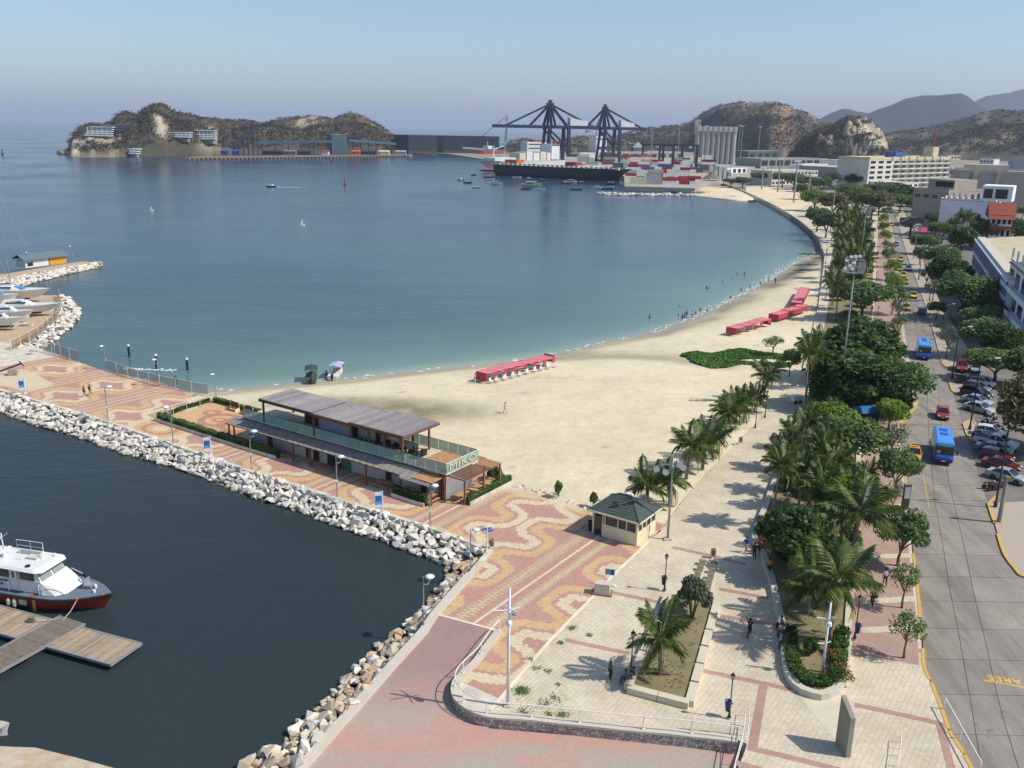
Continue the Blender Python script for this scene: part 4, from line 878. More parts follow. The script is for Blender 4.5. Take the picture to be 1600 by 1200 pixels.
# -- creeper patch and hedges
def leaves_on(name, pts, m, size, parent=None, up=.8, seed=0):
 rg = np.random.RandomState(seed); P = np.array(pts); n = len(P); nr = rg.randn(n, 3)*.5+np.array([0, 0, up]); nr /= np.linalg.norm(nr, axis=1)[:, None]
 t = np.cross(nr, rg.randn(n, 3)); t /= np.linalg.norm(t, axis=1)[:, None]; b = np.cross(nr, t); L = size*rg.uniform(.6, 1.4, (n, 1))
 Q = np.stack([P-t*L*.5, P+b*L*.45, P+t*L*.6, P-b*L*.45], 1).reshape(-1, 3)
 me = bpy.data.meshes.new(name); me.vertices.add(n*4); me.vertices.foreach_set('co', Q.astype(np.float32).ravel()); me.loops.add(n*4); me.loops.foreach_set('vertex_index', np.arange(n*4, dtype=np.int32))
 me.polygons.add(n); me.polygons.foreach_set('loop_start', np.arange(0, n*4, 4, dtype=np.int32)); me.update(calc_edges=True); me.materials.append(m); return put(name, me, parent)
m_creep = leafmat('creeper leaves', ['3c5c26', '4d7430', '5f893c', '6f9346'], .2, .6, .25)
pp = [tuple(p[:2]) for p in smoothline([(*q[:2], 0) for q in Gl([(1058, 556), (1085, 550), (1108, 553), (1128, 550), (1152, 545), (1190, 551), (1232, 556), (1245, 566), (1226, 576), (1205, 572), (1180, 575), (1150, 573), (1120, 577), (1100, 572), (1080, 564), (1058, 556)], 1.3)], 4)]
rg = np.random.RandomState(5); xs = [p[0] for p in pp]; ys_ = [p[1] for p in pp]; X = rg.uniform(min(xs), max(xs), 42000); Y = rg.uniform(min(ys_), max(ys_), 42000)
nf = fractal(X, Y, 33, 5, 4); dist = polydist(X, Y, pp); kk = inpoly(X, Y, pp) & (nf+dist*.35 > -.15) & ~(((X-G(1195, 565, 1.3).x)/5)**2+((Y-G(1195, 565, 1.3).y)/1.6)**2 < 1)
bump_h = .12+.25*np.clip(fractal(X, Y, 34, 3.5, 3)+.2, 0, 1)*np.clip(dist/2.0, .1, 1)
gcv = leaves_on('ground_cover', np.stack([X, Y, 1.35+bump_h*rg.uniform(.15, 1, X.shape)], 1)[kk], m_creep, .42, None, .9, 6); gcv['kind'] = 'stuff'
def hedge(label, pts, w, h, curb_h, m, per=260, seed=1, group=None, curb=True):
 o = thing('hedge', label, 'hedge', pts[0], 0, group); rg = np.random.RandomState(seed); P = []
 for a, b in zip(pts[:-1], pts[1:]):
  d = b-a; L = d.length; n = int(per*L); t = rg.rand(n); nx = Vector((-d.y, d.x, 0)).normalized(); s = rg.uniform(-.5, .5, n)*w; z = (rg.rand(n)**.5)*(h+.12*fractal(t*L+seed, t*0, seed, 1.1, 3))
  P += [tuple(a+d*float(q)+nx*float(r)+Vector((0, 0, float(zz)+curb_h*.6))-pts[0]) for q, r, zz in zip(t, s, z)]
 leaves_on('foliage', P, LEAF['mid' if seed % 2 else 'dark'], .16, o, .5, seed)
 b = MB(); strip(b, [p-pts[0] for p in pts], w*.5, .0, h*.75+curb_h*.5); b.build('hedge_core', LEAF['dark'], o)
 if curb:
  for a, q in zip(pts[:-1], pts[1:]):
   n = max(1, int((q-a).length/1.5)); d = (q-a)/n; nx = Vector((-d.y, d.x, 0)).normalized()*(w/2+.08)
   for s in (-1, 1):
    for i in range(n):
     c = a+d*(i+.5)+nx*s-pts[0]; MB().box((c.x, c.y, curb_h/2), (d.length-.03, .13, curb_h), math.atan2(d.y, d.x)).build('curb_block', m_kerb, o)
 return o
# ================================================================== beach restaurant (built in the promenade's own u,v axes)
m_wood = mat('brown timber', '7a4f35', .75, .25, 4, .3); m_deckw = mat('tan deck boards', 'b48a62', .8, .18, 2, .2); m_oldw = mat('weathered pergola timber', '8a6448', .85, .25, 5, .3)
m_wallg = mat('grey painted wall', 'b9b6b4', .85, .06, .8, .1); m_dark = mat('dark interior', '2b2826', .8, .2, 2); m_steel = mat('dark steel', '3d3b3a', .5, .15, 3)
def rz_(o): o.rotation_euler = (0, 0, UANG); return o
def slate():
 m = bpy.data.materials.new('ribbed grey roof'); t = nt(m); p = pos(t); n = noise(t, p, .6, 5); n2 = noise(t, p, 6, 3)
 col = mix(t, ramp(t, n, .3, .7), lin('75706f'), lin('918a86')); col = mix(t, ramp(t, n2, .3, .8), col, mix(t, 1.0, col, (.86,)*3, 'MULTIPLY')); finish(t, col, .8, n2, .2, .01, spec=.3); return m
m_slate = slate(); m_sheet = rockmat('weathered roof sheet', ['948c8b', 'aaa29e', '8a8485', 'b4aca6'])
def glassmat(name, c, alpha=.72, rough=.05, tint=(.9, .95, .92)):
 m = bpy.data.materials.new(name); t = nt(m); p = t.nodes.new("ShaderNodeBsdfPrincipled"); p.inputs['Base Color'].default_value = (*lin(c), 1); p.inputs['Roughness'].default_value = rough
 tr = t.nodes.new("ShaderNodeBsdfTransparent"); tr.inputs[0].default_value = (*tint, 1); mx = t.nodes.new("ShaderNodeMixShader"); mx.inputs[0].default_value = 1-alpha
 o = t.nodes.new("ShaderNodeOutputMaterial"); t.links.new(tr.outputs[0], mx.inputs[1]); t.links.new(p.outputs[0], mx.inputs[2]); t.links.new(mx.outputs[0], o.inputs[0]); return m
m_glass = glassmat('green balustrade glass', '9fbfb0', .38); m_win = mat('window glass', '2c3236', .12, .3, 1.5, spec=.7)
RO = UV(-74, 71.5, ZP); rst = rz_(thing('beach_restaurant', 'long two storey beach bar with ribbed grey roof and glass terrace', 'restaurant', RO))
def ru(u): return u+74.0
def rv(v): return v-71.5
def RB(name, m, boxes, parent=None, **k):
 b = MB()
 for (u0, u1, v0, v1, z0, z1) in boxes: b.box(((ru(u0)+ru(u1))/2, (rv(v0)+rv(v1))/2, (z0+z1)/2), (abs(u1-u0), abs(v1-v0), abs(z1-z0)))
 return b.build(name, m, parent or rst, **k)
TZ = 3.25
gw = RB('ground_floor_wall', m_wallg, [(-90, -57.6, 71.6, 76.3, 0, TZ-.22)])
RB('terrace_slab', m_kerb, [(-90.3, -57.2, 71.2, 76.9, TZ-.2, TZ)])
# terrace floor boards, laid along the length at the open end
for i in range(9):
 v = 71.4+i*.6
 RB('floor_board', m_deckw, [(-62.0, -57.3, v, v+.56, TZ+.004, TZ+.05)])
RB('terrace_floor', mat('terrace tiles', 'c9b9a0', .8, .1, 1.2), [(-90.1, -62.05, 71.4, 76.8, TZ+.004, TZ+.035)])
# doors, windows and piers on the promenade side
for (u0, u1) in [(-86.2, -85.4), (-79.2, -78.6), (-77.9, -77.1), (-66.2, -65.5), (-61.0, -60.4)]:
 d = RB('doorway', m_dark, [(u0, u1, 71.52, 71.66, 0.0, 2.3)]); RB('door_frame', m_wood, [(u0-.1, u0, 71.5, 71.66, 0, 2.4), (u1, u1+.1, 71.5, 71.66, 0, 2.4), (u0-.1, u1+.1, 71.5, 71.66, 2.3, 2.4)], d)
RB('green_door', mat('green paint', '3f6b4c', .6, .15, 3), [(-73.2, -71.8, 71.48, 71.66, 0, 2.3)]); RB('entrance_recess', m_dark, [(-75.6, -73.3, 71.5, 71.66, 0, 2.5)])
for u in (-57.75, -58.25): RB('timber_column', m_wood, [(u-.16, u+.16, 71.3, 71.62, 0, TZ-.3)])
# awning roof over the pavement, on posts
b = MB(); a0 = [(ru(-91.6), rv(69.5), 2.55), (ru(-60.6), rv(69.3), 2.55), (ru(-60.6), rv(71.58), 2.95), (ru(-91.6), rv(71.58), 2.95)]
for i in range(31):
 x0 = ru(-91.6+i*1.0); b.quad((x0, rv(69.4), 2.5), (x0+.5, rv(69.4), 2.55), (x0+.5, rv(71.58), 2.93), (x0, rv(71.58), 2.88)); b.quad((x0+.5, rv(69.4), 2.55), (x0+1.0, rv(69.4), 2.5), (x0+1.0, rv(71.58), 2.88), (x0+.5, rv(71.58), 2.93))
b.build('awning_roof', mat('grey awning', '8b847c', .85, .14, 1.2), rst)
for u in (-91.2, -90.2): RB('awning_post', m_wood, [(u-.08, u+.08, 69.6, 69.76, 0, 2.5)])
for u in (-84.0, -79.5, -76.6, -72.0, -67.6, -62.4): RB('awning_post', m_wood, [(u-.09, u+.09, 69.6, 69.78, 0, 2.52)])
RB('awning_beam', m_wood, [(-91.6, -60.6, 69.45, 69.6, 2.36, 2.5)])
for i in range(10):
 u = -60.5+i*.29; RB('awning_slat', m_deckw, [(u, u+.2, 69.3, 71.6, 2.62, 2.68)])
RB('roller_blind', m_rail, [(-62.2, -57.9, 69.28, 69.36, 2.15, 2.5)]); RB('awning_post', m_wood, [(-57.9, -57.74, 69.3, 69.46, 0, 2.6)])
# upper roofs in three stepped fields, ribs standing proud
for k, (u0, u1, v0, v1, z) in enumerate([(-86.6, -77.2, 70.9, 76.4, 6.15), (-77.2, -71.4, 71.0, 76.9, 6.0), (-71.4, -63.2, 71.1, 77.4, 6.1)]):
 r = RB('roof', m_slate, [(u0, u1-.02, v0, v1, z, z+.10)]); n = int((u1-u0)/.42)
 b = MB()
 for i in range(n+1):
  u = u0+(u1-u0-.1)*i/n; b.box((ru(u+.05), (rv(v0)+rv(v1))/2, z+.17), (.09, v1-v0, .05))
 b.build('roof_rib', m_slate, r)
 for i in range(n//2): w2 = (u1-u0-.1)/(n//2); RB('roof_sheet', m_sheet, [(u0+w2*i+.02, u0+w2*(i+1)-.02, v0+.02, v1-.02, z+.104, z+.15)], r)
 RB('fascia', m_wood if k else m_steel, [(u0, u1-.02, v0-.08, v0, z-.22, z+.1), (u0, u1-.02, v1, v1+.08, z-.22, z+.1)])
for u, v in [(-63.5, 71.3), (-63.5, 75.9), (-66.3, 71.4), (-68.6, 71.4), (-71.3, 71.3), (-77.3, 71.2), (-66.8, 76.9), (-86.2, 71.2), (-86.2, 76.0), (-81.8, 76.1)]: RB('terrace_post', m_wood, [(u-.1, u+.1, v-.1, v+.1, TZ, 6.1)])
RB('roof_beam', m_wood, [(-63.45, -63.25, 71.1, 77.2, 5.85, 6.05)]); RB('speaker_box', m_deckw, [(-65.1, -64.0, 71.05, 71.28, 5.55, 5.95)])
RB('bar_wall', mat('blue grey shutter', '7f8894', .7, .08, 1), [(-77.1, -72.0, 71.75, 71.9, TZ, 5.9)]); RB('bar_wall', m_wallg, [(-71.9, -69.0, 73.0, 73.15, TZ, 5.9)]); RB('bar_core', m_dark, [(-77.0, -72.0, 72.0, 75.6, TZ, 5.8)]); RB('dark_partition', m_dark, [(-69.0, -68.6, 72.9, 73.3, TZ, 5.6)])
RB('kitchen_hood', m_steel, [(-86.0, -78.0, 73.8, 75.6, 5.1, 5.9), (-82, -79, 74, 75, TZ, 5.1)])
# balustrade panes
for i in range(23):
 u = -90.1+i*1.43; RB('glass_pane', m_glass, [(u, u+1.38, 71.18, 71.2, TZ+.02, TZ+1.08)])
for i in range(23):
 u = -90.1+i*1.43; RB('glass_pane', m_glass, [(u, u+1.38, 76.9, 76.92, TZ+.02, TZ+1.08)])
for i in range(4):
 v = 71.25+i*1.42; RB('glass_pane', m_glass, [(-57.22, -57.2, v, v+1.37, TZ+.02, TZ+1.08)])
RB('handrail', m_rail, [(-57.25, -57.17, 71.2, 76.9, TZ+1.08, TZ+1.13)]); RB('handrail', m_steel, [(-90.1, -57.2, 71.17, 71.21, TZ+1.08, TZ+1.11), (-90.1, -57.2, 76.89, 76.93, TZ+1.08, TZ+1.11)])
me = text_mesh('MIKO', 1.35, m_cream, 'sign_lettering', .01, -.012, 1.1); o = put('sign_lettering', me, rst, (ru(-57.12), rv(74.0), TZ+.55)); o.rotation_euler = (math.pi/2, 0, math.pi/2)
w_ = max(v.co.x for v in me.vertices)-min(v.co.x for v in me.vertices); o.scale = (4.6/w_, .85, 1)
# end pergola
for u, v in [(-55.15, 71.8), (-55.15, 75.2), (-55.15, 78.2), (-57.3, 78.2)]: RB('pergola_post', m_oldw, [(u-.1, u+.1, v-.1, v+.1, 0, 2.75)])
RB('pergola_beam', m_oldw, [(-55.22, -55.06, 71.6, 78.4, 2.7, 2.86)]); RB('pergola_beam', m_oldw, [(-57.5, -55.0, 71.7, 71.84, 2.7, 2.84)])
for i in range(22):
 v = 71.9+i*.29; RB('pergola_slat', m_oldw if i < 15 else m_deckw, [(-57.15, -54.95, v, v+(.12 if i < 15 else .2), 2.88, 2.95)])
for i in range(5):
 v = 77.1+i*.3; RB('pergola_slat', m_deckw, [(-59.5, -57.2, v, v+.2, 2.88, 2.94)])
# garden on the left: lounge corner floor is part of the paving; rail and hedge
GH = 'hedges round the restaurant'
hedge('hedge with concrete curb blocks along the front of the restaurant garden', [UV(-105.8, 69.5, ZP), UV(-97, 69.4, ZP), UV(-88, 69.3, ZP), UV(-81.7, 69.4, ZP)], .8, .75, .42, m_kerb, 330, 3, GH)
hedge('low hedge on the far side of the restaurant garden by the beach', [UV(-106.3, 70.2, ZP), UV(-107.2, 75, ZP), UV(-107.4, 79, ZP)], .5, .5, .1, m_kerb, 260, 4, GH, False)
hedge('low hedge behind the garden benches', [UV(-107.2, 79.6, ZP), UV(-101, 79.6, ZP), UV(-96, 79.5, ZP)], .6, .7, .1, m_kerb, 260, 5, GH, False)
hedge('dark clipped hedge in front of the picnic tables', [UV(-63.0, 69.2, ZP), UV(-60.2, 69.1, ZP), UV(-58.2, 69.1, ZP)], .7, .85, .4, m_kerb, 420, 6, GH)
hedge('hedge in a white curb along the end pergola', [UV(-54.9, 71.9, ZP), UV(-54.9, 75.5, ZP), UV(-54.9, 80, ZP)], .55, .7, .4, m_kerb, 420, 7, GH)
def railing(label, pts, h, m, step=1.6, group=None, mid=False, r=.03, name='railing'):
 o = thing(name, label, 'railing', pts[0], 0, group); b = MB(); q = [p-pts[0] for p in pts]
 b.tube([p+Vector((0, 0, h)) for p in q], r, 5); b.build('top_rail', m, o)
 if mid: MB().tube([p+Vector((0, 0, h*.5)) for p in q], r*.8, 5).build('mid_rail', m, o)
 for a, c in zip(q[:-1], q[1:]):
  n = max(1, round((c-a).length/step))
  for i in range(n): p = a.lerp(c, i/n); MB().tube([p, p+Vector((0, 0, h))], r, 5).build('post', m, o)
 p = q[-1]; MB().tube([p, p+Vector((0, 0, h))], r, 5).build('post', m, o); return o
railing('thin white rail along the far edge of the restaurant garden', [UV(-106.2, 69.9, ZP), UV(-107, 79.3, ZP)], 1.3, m_rail, 2.4); railing('low white rope rail inside the garden hedge', [UV(-105.5, 70.6, ZP), UV(-90.5, 70.7, ZP)], .7, m_rail, 3.5, r=.02)
railing('glass and steel rail on the beach side of the restaurant garden', [UV(-96, 79.9, ZP), UV(-90.3, 79.9, ZP), UV(-90.2, 77.2, ZP)], 1.4, m_rail, 1.8, mid=True)
# ---- loose furniture
def picnic(label, u, v, rot=0, z=ZP, m=None, group='picnic tables at the restaurant'):
 m = m or m_deckw; o = rz_(thing('picnic_table', label, 'table', UV(u, v, z), 0, group)); o.rotation_euler.z += rot
 for i in range(5): MB().box((0, -.34+i*.17, .74), (1.9, .15, .05)).build('table_plank', m, o)
 for s in (-1, 1):
  for k in (0, 1): MB().box((0, s*(.62+k*.16), .44), (1.9, .14, .05)).build('seat_plank', m, o)
  b = MB(); b.bar((s*.7, -.75, 0), (s*.7, .3, .72), .09, .05); b.bar((s*.7, .75, 0), (s*.7, -.3, .72), .05, .09); b.box((s*.7, 0, .4), (.06, 1.5, .08)); b.build('leg_frame', m, o)
 return o
picnic('picnic table under the shaded awning beside the grey wall', -65.2, 70.2); picnic('picnic table behind the clipped hedge, nearest the wall', -61.6, 70.3); picnic('picnic table standing out in the sun at the hedge end', -58.6, 69.9, 1.57)
picnic('picnic table under the end pergola, nearest the column', -56.3, 72.7, 1.57); picnic('picnic table in the middle of the end pergola', -56.2, 75.0, 1.57); picnic('picnic table at the beach end of the pergola', -56.2, 77.3, 1.57)
def bench(label, p, rz, m, name='garden_bench', group=None, L=2.0):
 o = thing(name, label, 'bench', p, rz, group)
 for i in range(4): MB().box((0, -.25+i*.14, .45), (L, .12, .05)).build('seat_slat', m, o)
 for i in range(5): MB().box((0, .33+i*.03, .58+i*.13), (L, .04, .12)).build('back_slat', m, o)
 for s in (-1, 1): MB().box((s*L*.46, .05, .22), (.12, .75, .44)).box((s*L*.46, .38, .75), (.1, .08, .75)).build('side_frame', m_cream, o)
 return o
bench('wooden double swing bench at the back left of the garden', UV(-101.6, 78.5, ZP), UANG+.0, m_wood, group='garden benches'); bench('wooden swing bench next to the restaurant roof corner', UV(-98.4, 78.3, ZP), UANG, m_wood, group='garden benches')
m_teal = mat('teal cushion', '2e6f7c', .9, .12, 3); m_rattan = mat('dark rattan', '332b28', .85, .25, 8, .4)
def armchair(label, u, v, rot, cush, group='terrace lounge chairs'):
 o = rz_(thing('lounge_chair', label, 'armchair', UV(u, v, ZP+TZ+.035), 0, group)); o.rotation_euler.z += rot
 MB().box((0, 0, .2), (.85, .8, .35)).build('seat_base', m_rattan, o); MB().box((0, .38, .55), (.85, .12, .5)).build('backrest', m_rattan, o)
 for s in (-1, 1): MB().box((s*.4, -.02, .45), (.1, .7, .3)).build('armrest', m_rattan, o)
 MB().box((0, -.04, .42), (.68, .66, .12)).build('cushion', cush, o)
m_blk = mat('black cushion', '2a292b', .9, .1, 3)
armchair('teal cushioned lounge chair beside the dark partition', -67.9, 73.4, 0, m_teal); armchair('second teal lounge chair, by the terrace edge post', -66.4, 73.2, 0, m_teal); armchair('black lounge chair in the middle of the terrace', -65.0, 72.9, 0, m_blk); armchair('black lounge chair turned outward beside the corner post', -64.2, 73.9, -1.4, m_blk); armchair('black lounge chair at the edge of the tan deck boards', -62.9, 72.9, -1.4, m_blk); armchair('black lounge seat farthest into the sunny terrace corner', -62.9, 73.9, -1.5, m_blk)
def stool(label, u, v):
 o = rz_(thing('bar_stool', label, 'stool', UV(u, v, ZP+TZ+.035), 0, 'bar stools in a row behind the glass')); b = MB()
 for sx in (-1, 1):
  for sy in (-1, 1): b.tube([(sx*.2, sy*.2, 0), (sx*.13, sy*.13, .72)], .02, 4)
 b.build('leg_frame', m_steel, o); MB().lathe([(.2, .72), (.21, .78), (.18, .8)], 8).build('seat', m_blk, o); MB().box((0, .18, .95), (.36, .04, .3)).build('backrest', m_blk, o)
for i in range(10): stool('%s black bar stool from the shuttered bar towards the open deck' % ORD[i], -71.0+i*.72, 71.75)
tb = rz_(thing('bar_counter', 'long narrow bar counter behind the terrace glass', 'counter', UV(-67.6, 71.42, ZP+TZ+.03))); MB().box((0, 0, 1.0), (7.4, .35, .06)).build('counter_top', m_wood, tb)
for i in range(5): MB().box((-3.4+i*1.7, 0, .48), (.06, .25, .96)).build('counter_leg', m_steel, tb)
# ---- kiosk
KO = UV(-38.15, 75.9, ZP); kio = rz_(thing('kiosk', 'cream kiosk with dark green hipped shingle roof', 'kiosk', KO))
m_creamw = mat('cream wall', 'e0d4b0', .85, .07, .8); m_shing = mat('green grey shingle', '4a554e', .9, .16, 3, .4)
kw, kd, kh = 5.0, 4.1, 2.55
MB().box((0, 0, kh*.26), (kw, kd, kh*.52)).build('lower_wall', m_creamw, kio); MB().box((0, 0, kh*.95), (kw, kd, kh*.1)).build('top_band', m_creamw, kio); MB().box((0, 0, kh*.7), (kw-.25, kd-.25, kh*.42)).build('glazing', m_win, kio)
for x, y in [(-1, -1), (1, -1), (1, 1), (-1, 1)]: MB().box((x*(kw/2-.09), y*(kd/2-.09), kh*.71), (.2, .2, kh*.4)).build('corner_post', m_creamw, kio)
for x in (-1.35, -1.1, .35, 1.3): MB().box((x, -kd/2+.05, kh*.71), (.1, .12, kh*.4)).build('mullion', m_creamw, kio)
for y in (-1.0, -.1, .9): MB().box((kw/2-.05, y, kh*.71), (.12, .12, kh*.4)).build('mullion', m_creamw, kio)
MB().box((-1.85, -kd/2-.01, 1.05), (.85, .08, 2.1)).build('glass_door', m_win, kio); MB().box((1.0+1.52, .55, .75), (.05, .8, 1.4)).build('side_hatch', m_rail, kio); MB().box((kw/2+.06, .55, .9), (.02, .35, .45)).build('poster', m_slabc, kio)
ov = .42; e = [(-kw/2-ov, -kd/2-ov), (kw/2+ov, -kd/2-ov), (kw/2+ov, kd/2+ov), (-kw/2-ov, kd/2+ov)]; rzs = kh+.02; rid = [(-.75, 0, kh+1.5), (.75, 0, kh+1.5)]
for fc in ([(*e[0], rzs), (*e[1], rzs), rid[1], rid[0]], [(*e[2], rzs), (*e[3], rzs), rid[0], rid[1]], [(*e[1], rzs), (*e[2], rzs), rid[1]], [(*e[3], rzs), (*e[0], rzs), rid[0]]):
 b = MB(); n = 9; L0, L1 = Vector(fc[0]), Vector(fc[1]); T1, T0 = Vector(fc[2]), Vector(fc[3] if len(fc) > 3 else fc[2])
 for i in range(n):
  a, c = i/n, (i+1)/n; up = Vector((0, 0, .035)); b.quad(L0.lerp(T0, a)+up, L1.lerp(T1, a)+up, L1.lerp(T1, c), L0.lerp(T0, c)); b.quad(L0.lerp(T0, a), L1.lerp(T1, a), L1.lerp(T1, a)+up, L0.lerp(T0, a)+up)
 b.build('roof_slope', m_shing, kio)
b = MB()
for i in range(4): p, q = Vector((*e[i], rzs)), Vector((*e[(i+1) % 4], rzs)); b.bar(p, q, .06, .16)
b.build('eaves_board', m_creamw, kio); b = MB(); b.bar((-.75, 0, kh+1.53), (.75, 0, kh+1.53), .16, .1)
for i, r in ((0, 0), (1, 1), (2, 1), (3, 0)): b.bar(Vector((*e[i], rzs+.05)), rid[r], .14, .07)
b.build('ridge_cap', m_shing, kio); MB().box((-.6, -1.0, kh+.95), (.3, .12, .16)).box((.5, -1.0, kh+.95), (.3, .12, .16)).build('roof_vent', m_shing, kio)
ac = rz_(thing('air_conditioner', 'grey air conditioning unit on a stand behind the kiosk roof', 'air conditioner', UV(-39.0, 78.4, ZP))); MB().box((0, 0, 2.9), (.8, .4, .6)).build('casing', m_rail, ac); MB().lathe([(.2, 0), (.22, .03)], 10, (0, -.2, 2.9), Matrix.Rotation(math.pi/2, 4, 'X')).build('fan_grille', m_steel, ac); MB().box((0, 0, 1.3), (.1, .1, 2.6)).build('stand', m_steel, ac)
bn = thing('black_bin', 'black wheeled bin at the left wall of the kiosk', 'bin', UV(-41.0, 74.3, ZP)); MB().loft([[(-.25, -.3, .1), (.25, -.3, .1), (.25, .3, .1), (-.25, .3, .1)], [(-.3, -.35, .95), (.3, -.35, .95), (.3, .35, .95), (-.3, .35, .95)]]).build('body', m_blk, bn); MB().box((0, .02, 1.0), (.62, .74, .08)).build('lid', m_blk, bn); MB().box((0, .35, .1), (.5, .15, .2)).build('wheel', m_steel, bn)
# ================================================================== street furniture
m_black = mat('black paint', '262527', .5, .2, 4, spec=.5); m_galv = mat('galvanised steel', '9a9b99', .45, .12, 3, metal=.3); m_lampw = mat('white lamp shell', 'dfe3e4', .35, .05, 3, spec=.6); m_bluebin = mat('blue plastic', '27376a', .5, .12, 3)
m_lens = mat('lamp glass', 'c8cac0', .2, .1, 4, spec=.6)
# --- white curved lamps along the promenade
def white_lamp(first=[]):
 o = thing('promenade_lamp', 'x', 'lamp', (0, 0, 0)); h = 5.3
 MB().tube([(0, 0, 0), (0, 0, h)], [.085, .06], 8).build('pole', m_galv, o); MB().lathe([(.2, 0), (.2, .06), (.12, .1)], 8).build('base_plate', m_galv, o)
 arm = [(0, 0, h-.75), (.22, 0, h-.88), (.45, 0, h-.8), (.58, 0, h-.5), (.6, 0, h-.2)]; MB().tube(arm, .045, 6).build('curved_arm', m_lampw, o)
 hd = MB().lathe([(.02, h-.24), (.42, h-.12), (.48, h-.02), (.3, h+.1), (.02, h+.15)], 12, (.6, 0, 0)).build('lamp_head', m_lampw, o, smooth=True); MB().lathe([(.3, h-.2), (.34, h-.14)], 10, (.6, 0, 0)).build('lens', m_lens, hd)
 MB().box((0, -.1, 2.1), (.22, .16, .3)).build('junction_box', m_lampw, o); return o
WL = None; GL = 'white curved lamps along the promenade'
for x, y, top, l, r in [(662, 979, 899, 'white curved lamp on the low wall at the red ramp', .1), (735, 893, 826, 'white curved lamp at the bend of the rock bank', .2), (672, 822, 757, 'white curved lamp in front of the end pergola', .1), (527, 776, 712, 'white curved lamp in front of the shaded restaurant middle', .2), (393, 733, 672, 'white curved lamp before the left end of the restaurant roof', .1), (271, 694, 634, 'white curved lamp in front of the garden hedge', -2.9), (169, 657, 603, 'white curved lamp over the rocks beside the walking couple', .2),
 (338, 621, 584, 'white curved lamp at the end of the fence on the beach', 3.0), (249, 604, 561, 'white curved lamp in the middle of the wire fence', 3.0), (166, 578, 540, 'white curved lamp at the start of the long fence', 3.0), (86, 556, 510, 'white lamp standing before the boatyard rocks', 3.0), (18, 516, 478, 'white lamp beside the propped boats in the yard', 3.0), (46, 416, 394, 'white lamp at the left end of the jetty shed', 3.0), (114, 408, 384, 'white lamp at the tip side of the jetty shed', 3.0)]:
 p = G(x, y, ZP); s = (HT(p, top)-ZP)/5.4
 if WL is None: WL = white_lamp(); tree_of(WL); WL.location = p; WL.rotation_euler.z = r; WL.scale = (s, s, s); WL['label'] = l; WL['group'] = GL
 else: dup(WL, p, r, l, GL, s)
# --- black heritage lamps
def black_lamp():
 o = thing('black_lamp', 'x', 'lamp', (0, 0, 0)); h = 3.6
 MB().lathe([(.16, 0), (.16, .25), (.1, .32), (.09, .7), (.055, .8), (.045, h-.1), (.07, h)], 8).build('pole', m_black, o, smooth=True)
 MB().lathe([(.09, h), (.17, h+.38), (.16, h+.42)], 6).build('lantern', m_lens, o); b = MB(); b.lathe([(.21, h+.42), (.1, h+.56), (.03, h+.6), (.03, h+.72)], 6)
 for i in range(6): a = i*math.pi/3; b.tube([(.09*math.cos(a), .09*math.sin(a), h), (.17*math.cos(a), .17*math.sin(a), h+.42)], .02, 4)
 b.build('lantern_cap', m_black, o); MB().lathe([(.2, -.02), (.2, .12)], 8).build('footing', m_white, o); return o
BLK = black_lamp(); tree_of(BLK); used = [False]; GB_ = 'black lantern lamps'
def blk(x, y, top, l, z=ZP):
 p = G(x, y, z); s = (HT(p, top)-z)/4.3
 if not used[0]: used[0] = True; BLK.location = p; BLK.scale = (s, s, s); BLK['label'] = l; BLK['group'] = GB_; return BLK
 return dup(BLK, p, 0, l, GB_, s)
for a in [(1139, 1123, 1050, 'black lantern lamp with blue bin by the white railing'), (985, 1062, 984, 'black lantern lamp at the corner of the raised bed beside the seated group'), (1038, 924, 864, 'black lantern lamp at the far corner of the raised bed'), (1180, 669, 623, 'nearer black lamp of the pair on the beach walk'), (1195, 653, 609, 'farther black lamp of the pair on the beach walk'), (1342, 752, 708, 'black lantern lamp on the brick footway behind the palms'), (1335, 1000, 928, 'black lantern lamp with blue bin at the right wall of the median'), (1344, 648, 606, 'black lantern lamp beside the blue kiosk roof')]: blk(*a)
for i, (x, y, t) in enumerate([(1309, 505, 488), (1370, 504, 478), (1367, 470, 446), (1368, 444, 424), (1367, 420, 402), (1365, 400, 384), (1368, 534, 510), (1290, 466, 440), (1287, 440, 414), (1290, 412, 388), (1291, 396, 376)]): blk(x, y, t, '%s of the far black lanterns lining the planted strip' % ORD[i])
# litter bins
def bin_(name, label, p, m, h=.7, hang=False):
 o = thing(name, label, 'bin', p); z = .55 if hang else .25
 MB().lathe([(.16, z), (.24, z+h*.8), (.25, z+h), (.21, z+h), (.19, z+h*.7)], 10).build('bucket', m, o, smooth=True)
 if hang: MB().box((.22, 0, z+h*.7), (.2, .1, .06)).build('bracket', m_steel, o)
 else: MB().tube([(-.25, 0, 0), (-.25, 0, z+h*.6)], .025, 5).tube([(.25, 0, 0), (.25, 0, z+h*.6)], .025, 5).bar((-.25, 0, z+h*.6), (.25, 0, z+h*.6), .03).build('stand', m_steel, o)
for l, x, y in [('blue litter bin hung on the lamp by the white railing', 1136, 1121), ('blue litter bin hung on the lamp at the right of the median', 1338, 998)]: bin_('litter_bin', l, G(x, y, ZP), m_bluebin, .8, True)
bin_('litter_bin', 'dark litter bin on the lamp at the far corner of the raised bed', G(1036.5, 922, ZP), m_black, .8, True)
m_brownbin = mat('brown slat', '82705c', .8, .2, 5)
bin_('litter_bin', 'brown slatted bin at the end of the stepping blocks', G(1114, 872, ZP), m_brownbin); bin_('litter_bin', 'brown slatted bin on the walk near the beach palms', G(1157, 694, ZP), m_brownbin); bin_('litter_bin', 'brown bin beside the finger post', G(768, 857, ZP), m_brownbin)
